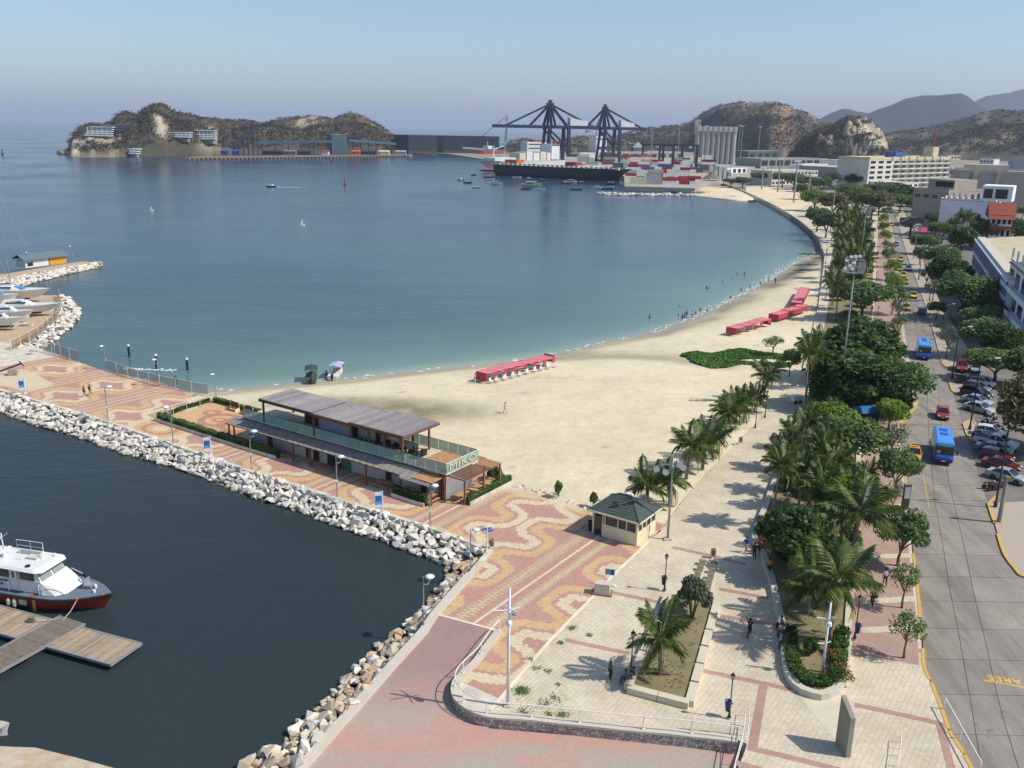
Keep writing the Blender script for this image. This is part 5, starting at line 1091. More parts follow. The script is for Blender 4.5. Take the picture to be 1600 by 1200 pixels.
# stepping blocks: seats in two rows
k = 0
for side, pts in (('left', [(1097, 882), (1094, 891), (1090, 900), (1087, 908)]), ('right', [(1116, 886), (1112, 895), (1110, 904), (1107, 913), (1105, 922)])):
 for j, (x, y) in enumerate(pts):
  o = thing('stepping_block', '%s dark topped concrete block from the bin in the %s row' % (ORD[j], side), 'block', G(x, y, ZP), -.25, 'stepping blocks behind the raised bed'); MB().box((0, 0, .2), (.55, .45, .4)).build('block_body', m_slabc, o); MB().box((0, .0, .415), (.6, .5, .03)).build('block_top', m_brownbin, o)
# floodlight masts
def floodmast(label, x, y, top, kind, group='floodlight masts'):
 p = G(x, y, ZP); H = HT(p, top)-ZP; o = thing('floodlight_mast', label, 'mast', p, 0, group)
 MB().tube([(0, 0, 0), (0, 0, H*.5), (0, 0, H)], [.10+H*.004, .08+H*.003, .06], 8).build('mast_pole', m_galv, o, smooth=True); MB().box((0, 0, .1), (.7, .7, .2)).build('footing', m_kerb, o)
 if kind == 'cage':
  b = MB();
  for z in (0, .9, 1.8):
   for s in (-1, 1): b.bar((-1.2, s*.5, H-2+z), (1.2, s*.5, H-2+z), .08); b.bar((s*1.2, -.5, H-2+z), (s*1.2, .5, H-2+z), .08)
  for sx in (-1.2, 1.2):
   for sy in (-.5, .5): b.bar((sx, sy, H-2), (sx, sy, H), .08)
  b.box((0, 0, H-2), (2.4, 1.0, .05)); b.build('lamp_cage', m_galv, o); MB().box((.9, -.15, H-1.2), (1.1, .1, 1.5)).build('mesh_panel', mat('grey mesh', '8e8f8d', .7, .1, 5), o)
  for i, (a, z) in enumerate([(-1.5, -.2), (-.9, .3), (-.3, .35), (.3, .4), (-1.6, -1.3), (-1.0, -.9), (-.5, -.5), (-.6, -1.4)]): MB().box((a, -.65, H+z), (.42, .3, .34)).build('floodlight', m_lampw, o)
 else:
  b = MB(); b.bar((-1.9, 0, H-.9), (1.1, 0, H-.3), .07); b.bar((-1.1, .3, H-.7), (.9, .3, H-1.0), .07); b.build('cross_arm', m_galv, o)
  for a, z in [(-1.6, -1.1), (-.7, -1.4), (.6, -.6), (.95, -.9)]:
   q = MB().lathe([(.08, -.12), (.3, .16), (.32, .2)], 10, (a, -.2, H+z), Matrix.Rotation(R_(65), 4, 'X')).build('floodlight', m_galv, o)
 return o
floodmast('slim floodlight mast with angled spotlights beside the kiosk', 1043, 843, 716, 'arm'); floodmast('tall floodlight mast with caged lamps among the dense round trees', 1309, 640, 404, 'cage'); floodmast('floodlight mast above the far planted strip of palms', 1342, 425, 323, 'cage'); floodmast('far floodlight mast beside the sandy square', 1297, 365, 283, 'cage'); floodmast('grey floodlight pole on the service street', 1427, 405, 352, 'cage')
# white mast with crossed arms
def cross_mast(label, x, y, top, arms):
 z = ZP; p = G(x, y, z); H = HT(p, top)-z; o = thing('camera_mast', label, 'mast', p)
 MB().tube([(0, 0, 0), (0, 0, H)], [.12, .07], 8).build('mast_pole', m_lampw, o, smooth=True); MB().box((0, 0, .05), (.5, .5, .1)).build('footing', m_kerb, o)
 b = MB()
 for (a, zz, L) in arms: b.tube([(-L*math.cos(a), -L*math.sin(a), H*zz+.15), (0, 0, H*zz), (L*.6*math.cos(a), L*.6*math.sin(a), H*zz+.12)], .04, 5)
 b.build('cross_arm', m_lampw, o); MB().lathe([(.05, 0), (.22, .06), (.2, .3), (.08, .42)], 10, (0, -.15, H*.70)).build('lamp_dome', m_lampw, o); MB().box((.35, -.1, H*.80), (.35, .25, .2)).build('camera_box', m_galv, o); return o
cross_mast('white mast with crossed arms and a dome lamp behind the curved wall', 793, 1103, 919, [(.3, .82, 1.3), (-.7, .80, 1.1), (2.2, .83, .9)]); cross_mast('white mast standing in the flower bed at the median nose', 1284, 1056, 942, [(0, .78, .9), (.3, .45, .7)])
# banners on white posts
m_bluep = mat('blue print', '2f66a8', .6, .15, 3); m_ltblue = mat('light blue print', '6fa6c9', .6, .1, 3)
for i, (x, y, t, l) in enumerate([(598, 802, 767, 'blue banner on a white post in front of the picnic table'), (330, 711, 682, 'blue banner on a white post before the garden hedge'), (40, 615, 590, 'blue banner on a white post at the far left by the anchor')]):
 p = G(x, y, ZP); h = HT(p, t)-ZP; o = thing('banner_post', l, 'banner', p, UANG+.9, 'blue promenade banners'); MB().tube([(0, 0, 0), (0, 0, h)], .06, 6).build('post', m_lampw, o); MB().box((0, 0, .06), (.4, .4, .12)).build('footing', m_lampw, o)
 f = MB().box((-.42, 0, h-.95), (.75, .04, 1.75)).build('banner_panel', m_lampw, o); MB().box((-.42, 0, h-.98), (.66, .05, 1.0)).build('banner_print', m_bluep, f); MB().box((-.42, 0, h-1.3), (.5, .06, .3)).build('banner_emblem', m_ltblue, f)
# finger post, information board, plinth
p = G(761, 861, ZP); o = thing('finger_post', 'blue and white finger signpost at the bend of the rocks', 'signpost', p, .5); MB().tube([(0, 0, 0), (0, 0, 2.7)], .05, 6).build('post', m_lampw, o); MB().box((.25, 0, 2.55), (.9, .04, .22)).build('sign_arm', m_lampw, o); MB().box((-.1, .05, 2.3), (1.0, .04, .22)).build('sign_arm', m_bluep, o); MB().box((.35, .0, 2.05), (.6, .04, .2)).build('sign_arm', m_bluep, o)
p0, p1 = G(947, 918, ZP), G(963, 913, ZP); ang = math.atan2((p1-p0).y, (p1-p0).x);
p0 = G(945, 914, ZP); o = thing('information_board', 'blue and grey information board behind the white plinth', 'sign', p0, -.28)
for s in (0, .82): MB().tube([(s, 0, 0), (s, 0, 1.75)], .03, 6).build('post', m_lampw, o)
q = MB().box((.41, 0, 1.36), (.86, .05, .62)).build('board', m_lampw, o); MB().box((.22, -.03, 1.36), (.38, .02, .5)).build('grey_print', mat('grey print', '9a98a4', .6, .1, 4), q); MB().box((.62, -.03, 1.36), (.36, .02, .5)).build('blue_print', m_bluep, q); MB().box((.82, 0, .05), (.4, .3, .06)).build('foot', m_lampw, o)
p = G(941, 927, ZP); o = thing('stone_plinth', 'empty white stone plinth on the promenade edge', 'plinth', p, -.22); MB().box((0, 0, .08), (1.75, 1.1, .14)).build('base_slab', m_brownbin, o); b = MB(); b.loft([[(-.68, -.42, .14), (.68, -.42, .14), (.68, .42, .14), (-.68, .42, .14)], [(-.64, -.4, 1.0), (.64, -.4, 1.0), (.64, .4, 1.0), (-.64, .4, 1.0)]]); b.build('block', m_white, o); MB().box((0, 0, 1.03), (1.34, .86, .05)).build('cap', m_white, o)
# slanted memorial wall
A, B = G(1308.5, 1160, ZP), G(1325, 1184, ZP); hA, hB = HT(A, 1086)-ZP, HT(B, 1123)-ZP; d = (B-A).normalized(); nn = Vector((d.y, -d.x, 0))*.16; o = thing('slanted_wall', 'tall grey concrete slab with sloping top standing on the plaza', 'monument', A)
b = MB(); q = B-A; b.loft([[-nn, nn, nn+Vector((0, 0, hA)), -nn+Vector((0, 0, hA))], [q-nn, q+nn, q+nn+Vector((0, 0, hB)), q-nn+Vector((0, 0, hB))]]); b.build('slab', mat('grey cast concrete', '8f8878', .85, .12, 1.2, .2), o)
# raised beds
m_soil = mat('sandy soil', 'b7a27c', .95, .2, .6, .4, c2='8f7d5c'); m_soilg = mat('grassy soil', 'a08e69', .95, .22, .7, .6, c2='77714c')
def bed(label, px, h, w, soil, cat='planter', sm=0):
 P = [G(a, b, ZP+h) for a, b in px];
 if sm: P = [Vector(p) for p in smoothline(P+[P[0]], sm)][:-1]
 c = sum(P, Vector())/len(P); o = thing('raised_bed', label, cat, (c.x, c.y, ZP)); q = [Vector((p.x-c.x, p.y-c.y, 0)) for p in P]
 if sm: MBs = MB(); strip(MBs, q, w, 0, h, True); MBs.build('bed_wall', m_white, o)
 else:
  for a, b_ in zip(q, q[1:]+[q[0]]):
   n = max(1, round((b_-a).length/2.4));
   for i in range(n): u, v = a.lerp(b_, i/n+.006), a.lerp(b_, (i+1)/n-.006); m = (u+v)/2; dd = v-u; MB().box((m.x, m.y, h/2), (dd.length, w, h+.02*(i % 2)), math.atan2(dd.y, dd.x)).build('wall_block', m_slabc, o)
 MB().prism([(p.x*.985, p.y*.985) for p in q], .05, h-.18).build('soil', soil, o, tri=True); return o
bed('stone-edged raised bed with one palm and one bush', [(981, 1071), (1077, 1096), (1121, 937), (1045, 925)], .5, .6, m_soilg)
MED = [(1282, 1082), (1255, 1074), (1236, 1056), (1228, 1030), (1224, 985), (1215, 940), (1206, 900), (1192, 862), (1180, 842), (1182, 822), (1196, 790), (1216, 735), (1244, 680), (1276, 640), (1310, 626), (1344, 632), (1342, 700), (1338, 780), (1334, 860), (1328, 930), (1324, 1000), (1320, 1048), (1306, 1074)]
bed('long raised median with curved white wall, palms and flowers', MED, .5, .55, m_soilg, sm=2)
NOSE = [G(a, b, ZP+.4) for a, b in [(1233, 985), (1237, 1030), (1250, 1060), (1282, 1070), (1306, 1060), (1313, 1020), (1316, 985)]]
hedge('clipped green border hedge round the near nose of the median', [Vector(p) for p in smoothline(NOSE, 2)], 1.1, .55, .0, m_kerb, 230, 12, None, False)
m_flower = leafmat('orange flowers', ['3d5a26', '587638', 'a8603a', 'c46a45'], .2); rgf = np.random.RandomState(9); c = G(1311, 1040, ZP+.5)
fl = leaves_on('flowers', np.stack([c.x+rgf.uniform(-.45, .45, 900), c.y+rgf.uniform(-2.2, 2.4, 900), ZP+.45+rgf.rand(900)*.55], 1), m_flower, .13, None, .7, 3); tag(fl, 'strip of orange flowers at the right side of the median nose', 'flowers', None, 'stuff')
for l, x, y, t, w in [('bush inside the nose of the median, left of the white mast', 1266, 1022, 1000, 32), ('bush inside the nose of the median, right of the white mast', 1301, 1020, 1003, 24)]: plant('bushdark', x, y, t, w, l, z=ZP+.3)
fb = [[(1262, 622), (1268, 640), (1300, 640), (1345, 622), (1355, 560), (1362, 500), (1364, 430), (1366, 360), (1340, 320), (1310, 330), (1300, 400), (1296, 470), (1280, 560)]]
struct('planting_bed', MB().prism([tuple(p[:2]) for p in Gl(fb[0], ZP)], ZP-.1, ZP+.10), m_soilg, tri=True)
rgf = np.random.RandomState(31); P = []
for px in ([(988, 1066), (1072, 1088), (1114, 942), (1050, 932)], MED):
 q = [tuple(G(a, b, ZP+.35)[:2]) for a, b in px]; n = 9000 if len(px) > 4 else 1500; X = rgf.uniform(min(p[0] for p in q), max(p[0] for p in q), n); Y = rgf.uniform(min(p[1] for p in q), max(p[1] for p in q), n)
 k = inpoly(X, Y, q) & (polydist(X, Y, q+[q[0]]) > .45) & (fractal(X, Y, 3, 2.2, 3) > -.1); P += [(x, y, ZP+.33+rgf.rand()*.16) for x, y in zip(X[k], Y[k])]
gt = leaves_on('grass_tufts', P, leafmat('dry grass', ['5d6136', '747445', '8f8656', 'a39565'], .2, .8), .13, None, .5, 8); gt['kind'] = 'stuff'
# square tree planter of the tall palms
P = Gl([(1243, 643), (1245, 652), (1269, 651), (1266, 641)], ZP); struct('tree_square', strip(MB(), P+[P[0]], .2, ZP-.1, ZP+.14), m_slabc)
cart = thing('vendor_cart', 'white vendor cart beside the tall palms', 'cart', G(1244, 630, ZP), .3); MB().box((0, 0, .75), (1.5, .9, .7)).build('body', m_lampw, cart); MB().box((0, 0, 1.16), (1.7, 1.05, .12)).build('lid', m_lampw, cart)
for s in (-1, 1): MB().lathe([(.28, -.04), (.28, .04)], 10, (s*.4, -.45, .28), Matrix.Rotation(math.pi/2, 4, 'X')).build('wheel', m_black, cart)
pz = thing('shelter', 'small kiosk with blue canopy roof under the trees', 'kiosk', G(1352, 666, ZP), .2); MB().box((0, 0, 1.1), (2.4, 2.0, 2.2)).build('booth', m_dark, pz); MB().loft([[(-1.6, -1.4, 2.3), (1.6, -1.4, 2.3), (1.6, 1.4, 2.3), (-1.6, 1.4, 2.3)], [(-1.2, -.3, 2.9), (1.2, -.3, 2.9), (1.2, .3, 2.9), (-1.2, .3, 2.9)]]).build('canopy', mat('blue canvas', '2c5f93', .8, .15, 2), pz)
# advertising pillar, memorial pillar
p = G(1413.5, 793, ZP); o = thing('advertising_pillar', 'grey advertising pillar at the road kerb', 'sign', p, .1); h = HT(p, 757)-ZP; MB().box((0, 0, h/2), (.75, .3, h)).build('casing', m_steel, o); MB().box((0, -.16, h*.66), (.62, .03, h*.5)).build('poster', mat('grey poster', 'a7a5a0', .5, .2, 2), o); MB().box((0, 0, h+.05), (.85, .36, .1)).build('cap', m_galv, o)
# right hand poles
def lamp_post(label, x, y, top, z=ZP, arm=(1.6, 0), group='tall black street lamps on the right'):
 p = G(x, y, z); h = HT(p, top)-z; o = thing('street_lamp', label, 'street lamp', p, 0, group); MB().tube([(0, 0, 0), (0, 0, h)], [.12, .07], 8).build('pole', m_black, o); MB().lathe([(.2, 0), (.2, .5), (.12, .6)], 8).build('pole_base', m_black, o)
 MB().tube([(0, 0, h-.5), (arm[0]*.5, arm[1]*.5, h-.1), (arm[0], arm[1], h)], .045, 5).build('arm', m_black, o); hd = MB().box((arm[0]+.3*(1 if arm[0] > 0 else -1), arm[1], h+.02), (.75, .28, .14)).build('lamp_head', m_lampw, o)
lamp_post('black street lamp at the near corner of the parked cars', 1555, 792, 668, arm=(2.1, .2)); lamp_post('black street lamp on the traffic island between the parked cars', 1515, 671, 560, arm=(2.1, .3)); lamp_post('black street lamp beside the red jeep', 1487, 592, 512, arm=(2, 1)); lamp_post('black street lamp in the right median past the corner', 1472, 511, 476, arm=(2, 1)); lamp_post('black street lamp next to the thin brown trees', 1457, 470, 442, arm=(2, 1)); lamp_post('black street lamp nearest the far white car', 1449, 438, 410, arm=(1.5, 1)); lamp_post('farthest black street lamp before the dark billboard', 1435, 437, 392, arm=(1.5, 1))
p = G(1561, 815, ZP); h = HT(p, 744)-ZP; o = thing('concrete_pole', 'thick pale concrete pole on the yellow kerbed corner', 'pole', p); MB().tube([(0, 0, 0), (0, 0, h)], [.24, .17], 10).build('shaft', m_conc, o); MB().box((.1, 0, h-.3), (.5, .4, .5)).build('meter_box', m_brownbin, o)
# rails at the ramps bottom right and centre
railing('white handrail of the stair beside the curved wall end', [G(1163, 1135, ZP), G(1160, 1165, ZP), G(1150, 1200, ZP-.3), G(1140, 1240, ZP-.5)], 1.0, m_rail, 1.4, mid=True, r=.035); railing('inner white handrail of the stair', [G(1170, 1120, ZP), G(1167, 1165, ZP), G(1163, 1205, ZP-.2)], 1.0, m_rail, 1.4, r=.025)
railing('white tube rail across the top of the stair', [G(1080, 1141, ZP), G(1140, 1147, ZP), G(1163, 1150, ZP)], 1.0, m_rail, 1.6, r=.03)
railing('peeling white barrier pipe along the road kerb', [G(1474, 1108, ZP), G(1500, 1155, ZP), G(1530, 1210, ZP)], .9, m_rail, 3.0, r=.05); railing('thin white posts on the plaza near the slanted wall', [G(1406, 1160, ZP), G(1405, 1182, ZP), G(1400, 1215, ZP)], .8, m_rail, 1.0, r=.025)
# wire fences at the promenade's water edge
m_wire = glassmat('wire mesh', '9a9a94', .42, .8, (1, 1, 1));
def fence(label, pts, h, step, mesh=True, m=None):
 o = thing('wire_fence', label, 'fence', pts[0]); q = [p-pts[0] for p in pts]
 for a, c in zip(q[:-1], q[1:]):
  n = max(1, round((c-a).length/step))
  for i in range(n):
   u, v = a.lerp(c, i/n), a.lerp(c, (i+1)/n); MB().tube([u, u+Vector((0, 0, h))], .05, 5).build('post', m_rail, o)
   b = MB(); b.quad(u+Vector((0, 0, .1)), v+Vector((0, 0, .1)), v+Vector((0, 0, h-.05)), u+Vector((0, 0, h-.05))); b.build('mesh_panel', m or m_wire, o);
 b = MB(); b.tube([p+Vector((0, 0, h-.03)) for p in q], .025, 4); b.build('top_wire', m_rail, o)
fence('long wire mesh fence along the promenade edge above the bathers', Gl([(166, 577), (200, 589), (250, 603), (300, 613), (325, 617)], ZP), 1.7, 3.0); fence('short wire mesh fence next to the boatyard rocks', Gl([(68, 550), (95, 556), (124, 565)], ZP), 1.9, 2.6)
fence('tall brown netting fence round the boatyard', Gl([(18, 548), (60, 526), (90, 500), (97, 480), (92, 464)], 1.5), 1.8, 4, m=glassmat('brown netting', '8a6a50', .45, .9))
bench('white bench by the road median', G(1489, 545, ZP), 1.9, m_kerb, 'street_bench', None, 1.8)
# anchor monument
p = G(17, 585, ZP); o = thing('anchor_monument', 'old iron anchor and propeller set on a stone block', 'monument', p, .3); MB().tube([(-1.8, 0, .5), (1.6, .4, 1.6)], .16, 6).build('anchor_shank', m_steel, o); MB().tube([(-2.2, -1.2, .9), (-2.0, -.5, .3), (-1.8, 0, .3), (-1.9, .7, .4), (-2.2, 1.2, 1.1)], [.05, .2, .25, .2, .05], 6).build('anchor_arms', m_steel, o); MB().box((.4, -.5, .45), (1.3, .9, .9)).build('stone_block', m_conc, o); MB().tube([(1.5, -.4, 2.2), (1.6, .4, 1.6), (1.7, 1.2, 1.0)], .1, 6).build('anchor_stock', m_steel, o)
# weeds in the paving
rgf = np.random.RandomState(12); P = []
for x, y, n, r in [(815, 1080, 260, .55), (895, 982, 70, .35), (877, 1005, 40, .25), (858, 1050, 40, .3), (873, 1070, 25, .2), (880, 1118, 90, .4), (858, 1116, 40, .25), (820, 1113, 60, .5), (922, 993, 40, .2), (840, 1045, 40, .4), (850, 1100, 60, .7), (870, 1095, 50, .7), (830, 1030, 30, .4)]:
 c = G(x, y, ZP); P += [(c.x+rgf.randn()*r*.5, c.y+rgf.randn()*r*.5, ZP+.02+rgf.rand()*.18) for _ in range(n)]
wd = leaves_on('weeds', P, LEAF['mid'], .11, None, .9, 5); wd['kind'] = 'stuff'
# ================================================================== vehicles
m_tyre = mat('tyre rubber', '242424', .9, .1, 5); m_rim = mat('wheel rim', '9b9b9b', .4, .1, 5, metal=.6); m_cglass = mat('car glass', '1d2328', .06, .2, 1, spec=.8)
m_head = mat('headlight glass', 'dfe4e6', .15, .05, 5, spec=.8); m_tail = mat('tail light red', '8a1f1c', .3, .1, 5); m_trim = mat('black trim', '2a2a2b', .6, .1, 5); m_plate = mat('yellow number plate', 'd6b64a', .6, .05, 5)
def paint(name, c): return mat('car paint '+name, c, .32, .05, .5, spec=.6, coat=.5)
MC = {}
def cached(key, f):
 if key not in MC: MC[key] = f()
 return MC[key]
def wheels(root, xs, w, r, wd=.2):
 for x in xs:
  for s in (-1, 1):
   M = Matrix.Rotation(math.pi/2, 4, 'X')
   t = put('wheel', cached(('tyre', r), lambda: MB().lathe([(r*.62, -wd/2), (r*.95, -wd/2), (r, -wd*.3), (r, wd*.3), (r*.95, wd/2), (r*.62, wd/2)], 14, (0, 0, 0), M).mesh('tyre', m_tyre)), root, (x, s*(w/2-wd*.45), r))
   put('rim', cached(('rim', r), lambda: MB().lathe([(r*.2, -wd*.52), (r*.6, -wd*.42), (r*.62, wd*.42), (r*.2, wd*.52)], 10, (0, 0, 0), M).mesh('rim', m_rim)), t)
def shell(prof, key, name, m):
 """side profile (x, z, half width) closed loop -> body"""
 def f():
  mb = MB(); n = len(prof); mb.v = [(x, -w, z) for x, z, w in prof]+[(x, w, z) for x, z, w in prof]
  mb.f = [tuple(range(n)), tuple(range(n, 2*n))[::-1]]+[(i, n+i, n+(i+1) % n, (i+1) % n) for i in range(n)]
  return mb.mesh(name, m)
 return cached((key, m.name), f)
KINDS = {  # length, width, body profile, cabin profile, wheel x, wheel radius
 'sedan': (4.4, 1.72, [(-2.15, .35, .8), (-2.2, .62, .82), (-2.1, .92, .78), (-1.3, .97, .84), (.75, .95, .86), (1.85, .80, .8), (2.15, .62, .72), (2.18, .35, .72), (1.8, .22, .78), (-1.8, .22, .78)], [(-1.65, .95, .80), (-.95, 1.40, .62), (.25, 1.42, .62), (1.05, .94, .80)], (-1.3, 1.32), .31),
 'hatch': (3.9, 1.66, [(-1.9, .35, .76), (-1.95, .7, .8), (-1.86, .98, .78), (-1.2, 1.0, .82), (.75, .98, .83), (1.6, .84, .78), (1.92, .62, .70), (1.94, .35, .70), (1.6, .22, .75), (-1.6, .22, .75)], [(-1.84, .97, .78), (-1.6, 1.38, .64), (-.9, 1.5, .62), (.2, 1.48, .62), (1.0, .97, .78)], (-1.2, 1.22), .30),
 'suv': (4.5, 1.84, [(-2.2, .42, .86), (-2.25, .8, .88), (-2.15, 1.1, .86), (-1.4, 1.12, .9), (.8, 1.1, .9), (1.9, .98, .86), (2.2, .75, .8), (2.22, .42, .8), (1.85, .3, .84), (-1.85, .3, .84)], [(-2.1, 1.1, .85), (-1.85, 1.6, .72), (-1.1, 1.74, .7), (.3, 1.72, .7), (1.1, 1.09, .84)], (-1.35, 1.4), .37),
 'pickup': (5.2, 1.84, [(-2.6, .45, .86), (-2.62, .8, .88), (-2.58, 1.1, .88), (-.75, 1.1, .9), (1.2, 1.1, .9), (2.3, 1.02, .86), (2.58, .8, .8), (2.6, .45, .8), (2.2, .34, .84), (-2.2, .34, .84)], [(-.85, 1.08, .84), (-.6, 1.62, .70), (-.1, 1.72, .68), (.6, 1.70, .68), (1.4, 1.09, .84)], (-1.6, 1.6), .38)}
def car(kind, p, ang, m, label, group, cat='car', name='parked_car', sign=None):
 L, Wd, body, cab, wx_, r = KINDS[kind]; o = thing(name, label, cat, p, ang, group)
 put('body', shell(body, kind+'b', 'body', m), o); wheels(o, wx_, Wd, r)
 g = put('greenhouse', shell([(x, z-.02, w-.01) for x, z, w in cab], kind+'g', 'greenhouse', m_cglass), o)
 top = [c for c in cab if c[1] > 1.2]; n = len(top)
 def roofm():
  b = MB(); t = [(x, z-.01, w+.015) for x, z, w in top]; x0, x1 = t[0], t[-1]
  b.loft([[(x, -w, z), (x, w, z), (x, w*.96, z+.05), (x, -w*.96, z+.05)] for x, z, w in t])
  for s in (-1, 1):
   b.bar((cab[0][0], s*(cab[0][2]+.005), cab[0][1]), (t[0][0], s*t[0][2], t[0][1]), .09, .05); b.bar((cab[-1][0], s*(cab[-1][2]+.005), cab[-1][1]), (t[-1][0], s*t[-1][2], t[-1][1]), .07, .05)
   xm = (t[0][0]+t[-1][0])/2+.05; b.bar((xm, s*(cab[0][2]+.01), cab[0][1]+.02), (xm, s*(t[0][2]+.01), t[0][1]), .09, .04)
  return b.mesh('roof', m)
 put('roof', cached((kind, 'roof', m.name), roofm), o)
 fx = body[6][0]; bx2 = body[1][0]; fz = body[6][1]
 for s in (-1, 1):
  put('headlight', cached(('hl', kind), lambda: MB().box((0, 0, 0), (.22, .36, .15)).mesh('headlight', m_head)), o, (fx-.10, s*(body[6][2]-.18), fz+.04)); put('tail_light', cached(('tl', kind), lambda: MB().box((0, 0, 0), (.08, .28, .2)).mesh('tail_light', m_tail)), o, (bx2+.01, s*(body[1][2]-.16), body[1][1]+.12))
  put('mirror', cached(('mi', m.name), lambda: MB().box((0, 0, 0), (.1, .2, .13)).mesh('mirror', m)), o, (cab[-1][0]-.2, s*(Wd/2+.06), cab[-1][1]+.06))
 put('bumper', cached(('bu', kind), lambda: MB().box((0, 0, 0), (.1, body[7][2]*1.9, .2)).mesh('bumper', m_trim)), o, (fx+.0, 0, .42)); put('number_plate', cached('np', lambda: MB().box((0, 0, 0), (.03, .4, .14)).mesh('number_plate', m_plate)), o, (fx+.06, 0, .46))
 if kind == 'pickup': put('load_bed', cached('bed', lambda: MB().box((0, 0, 0), (1.65, 1.5, .04)).mesh('load_bed', m_trim)), o, (-1.7, 0, 1.115))
 if sign: put('roof_sign', cached('ts', lambda: MB().box((0, 0, 0), (.25, .6, .16)).mesh('roof_sign', m_plate)), o, (-.2, 0, cab[1][1]+.14))
 return o
white = paint('white', 'd9dbdc'); silver = paint('silver', 'a9adb0'); grey_ = paint('grey', '6f757b'); black = paint('black', '22252a'); dred = paint('dark red', '6e1f24'); redp = paint('red', 'a3222c'); blueg = paint('blue grey', '6e8294'); taxi = paint('taxi yellow', 'e0b52f'); taxio = paint('taxi orange', 'e0962a'); busb = paint('bus blue', '3c8ad8'); busd = paint('bus dark blue', '1f4f9c'); ltb = paint('light blue', '95a5b5')
def park(kind, a, b, m, label, group='cars parked nose in on the right of the road', **k):
 """rear and front foot of a car in the picture"""
 A, B = G(*a, ZR), G(*b, ZR); d = B-A; return car(kind, (A+B)/2, math.atan2(d.y, d.x), m, label, group, **k)
park('sedan', (1549, 744), (1596, 757), silver, 'silver sedan nearest the concrete pole, last of the parked row'); park('sedan', (1540, 727), (1588, 738), dred, 'dark red sedan next to the silver one at the row end'); park('hatch', (1535, 714), (1578, 724), dred, 'dark red hatchback below the grey sedan'); park('sedan', (1528, 703), (1576, 713), grey_, 'grey sedan between the white pickup and the dark red cars')
park('pickup', (1522, 690), (1590, 706), white, 'white double cab pickup with black load bed', cat='pickup'); park('hatch', (1531, 679), (1562, 684), white, 'small white car hidden behind the pickup'); park('sedan', (1509, 638), (1551, 649), silver, 'silver sedan nearest the motorcycles'); park('sedan', (1507, 627), (1545, 636), ltb, 'pale silver sedan second from the motorcycles')
park('suv', (1506, 616), (1544, 625), black, 'black sport utility car beside the pale sedans', cat='suv'); park('hatch', (1507, 607), (1545, 615), grey_, 'dark grey hatchback beyond the black one'); park('hatch', (1514, 599), (1556, 607), white, 'white hatchback at the far end of the row'); park('pickup', (1498, 598), (1536, 600), black, 'black pickup behind the traffic island', cat='pickup'); park('hatch', (1521, 572), (1525, 590), ltb, 'pale blue car parked facing the camera'); park('suv', (1501, 571), (1503, 587), redp, 'red jeep with black roof facing the camera', cat='jeep')
park('sedan', (1437, 404), (1452, 405), black, 'black car crossing the side street by the far trees', 'cars on the side street'); park('sedan', (1456, 436), (1470, 434), black, 'black car under the dark tree of the side street', 'cars on the side street'); park('sedan', (1453, 377), (1468, 378), white, 'white car in front of the red canopy', 'cars on the side street'); park('hatch', (1478, 406), (1490, 405), white, 'white car hidden behind the round tree', 'cars on the side street')
def heading(y):
 i = lambda L, y: xat(L, y); return math.atan2(-6.0, i(J1, y-3)-i(J1, y+3))
def drive(kind, px, py, m, label, group, away=False, **k):
 p = G(px, py, ZR); return car(kind, p, heading(p.y)+(math.pi if away else 0), m, label, group, name=k.pop('name', 'car'), **k)
drive('hatch', 1472, 652, redp, 'red hatchback driving on the road ahead of the blue bus', 'cars driving on the road'); drive('sedan', 1427, 716, taxio, 'orange taxi stopping at the left kerb under the thin tree', 'cars driving on the road', name='taxi', cat='taxi', sign=1); drive('hatch', 1440, 490, blueg, 'blue grey car near the right kerb beyond the far bus', 'cars driving on the road', away=True)
for i, (x, y) in enumerate([(1416, 484), (1427, 465), (1414, 443), (1411, 433), (1405, 423), (1407, 408), (1393, 353), (1387, 340), (1401, 338)]): drive('sedan', x, y, taxi, '%s yellow taxi up the road from the blue grey car' % ORD[i], 'yellow taxis on the road', name='taxi', cat='taxi', sign=1)
drive('sedan', 1419, 422, white, 'white car at the right kerb among the yellow taxis', 'cars driving on the road'); drive('sedan', 1400, 384, blueg, 'grey blue car coming down the far road', 'cars driving on the road'); drive('sedan', 1415, 348, silver, 'silver car at the road head by the billboard', 'cars driving on the road')
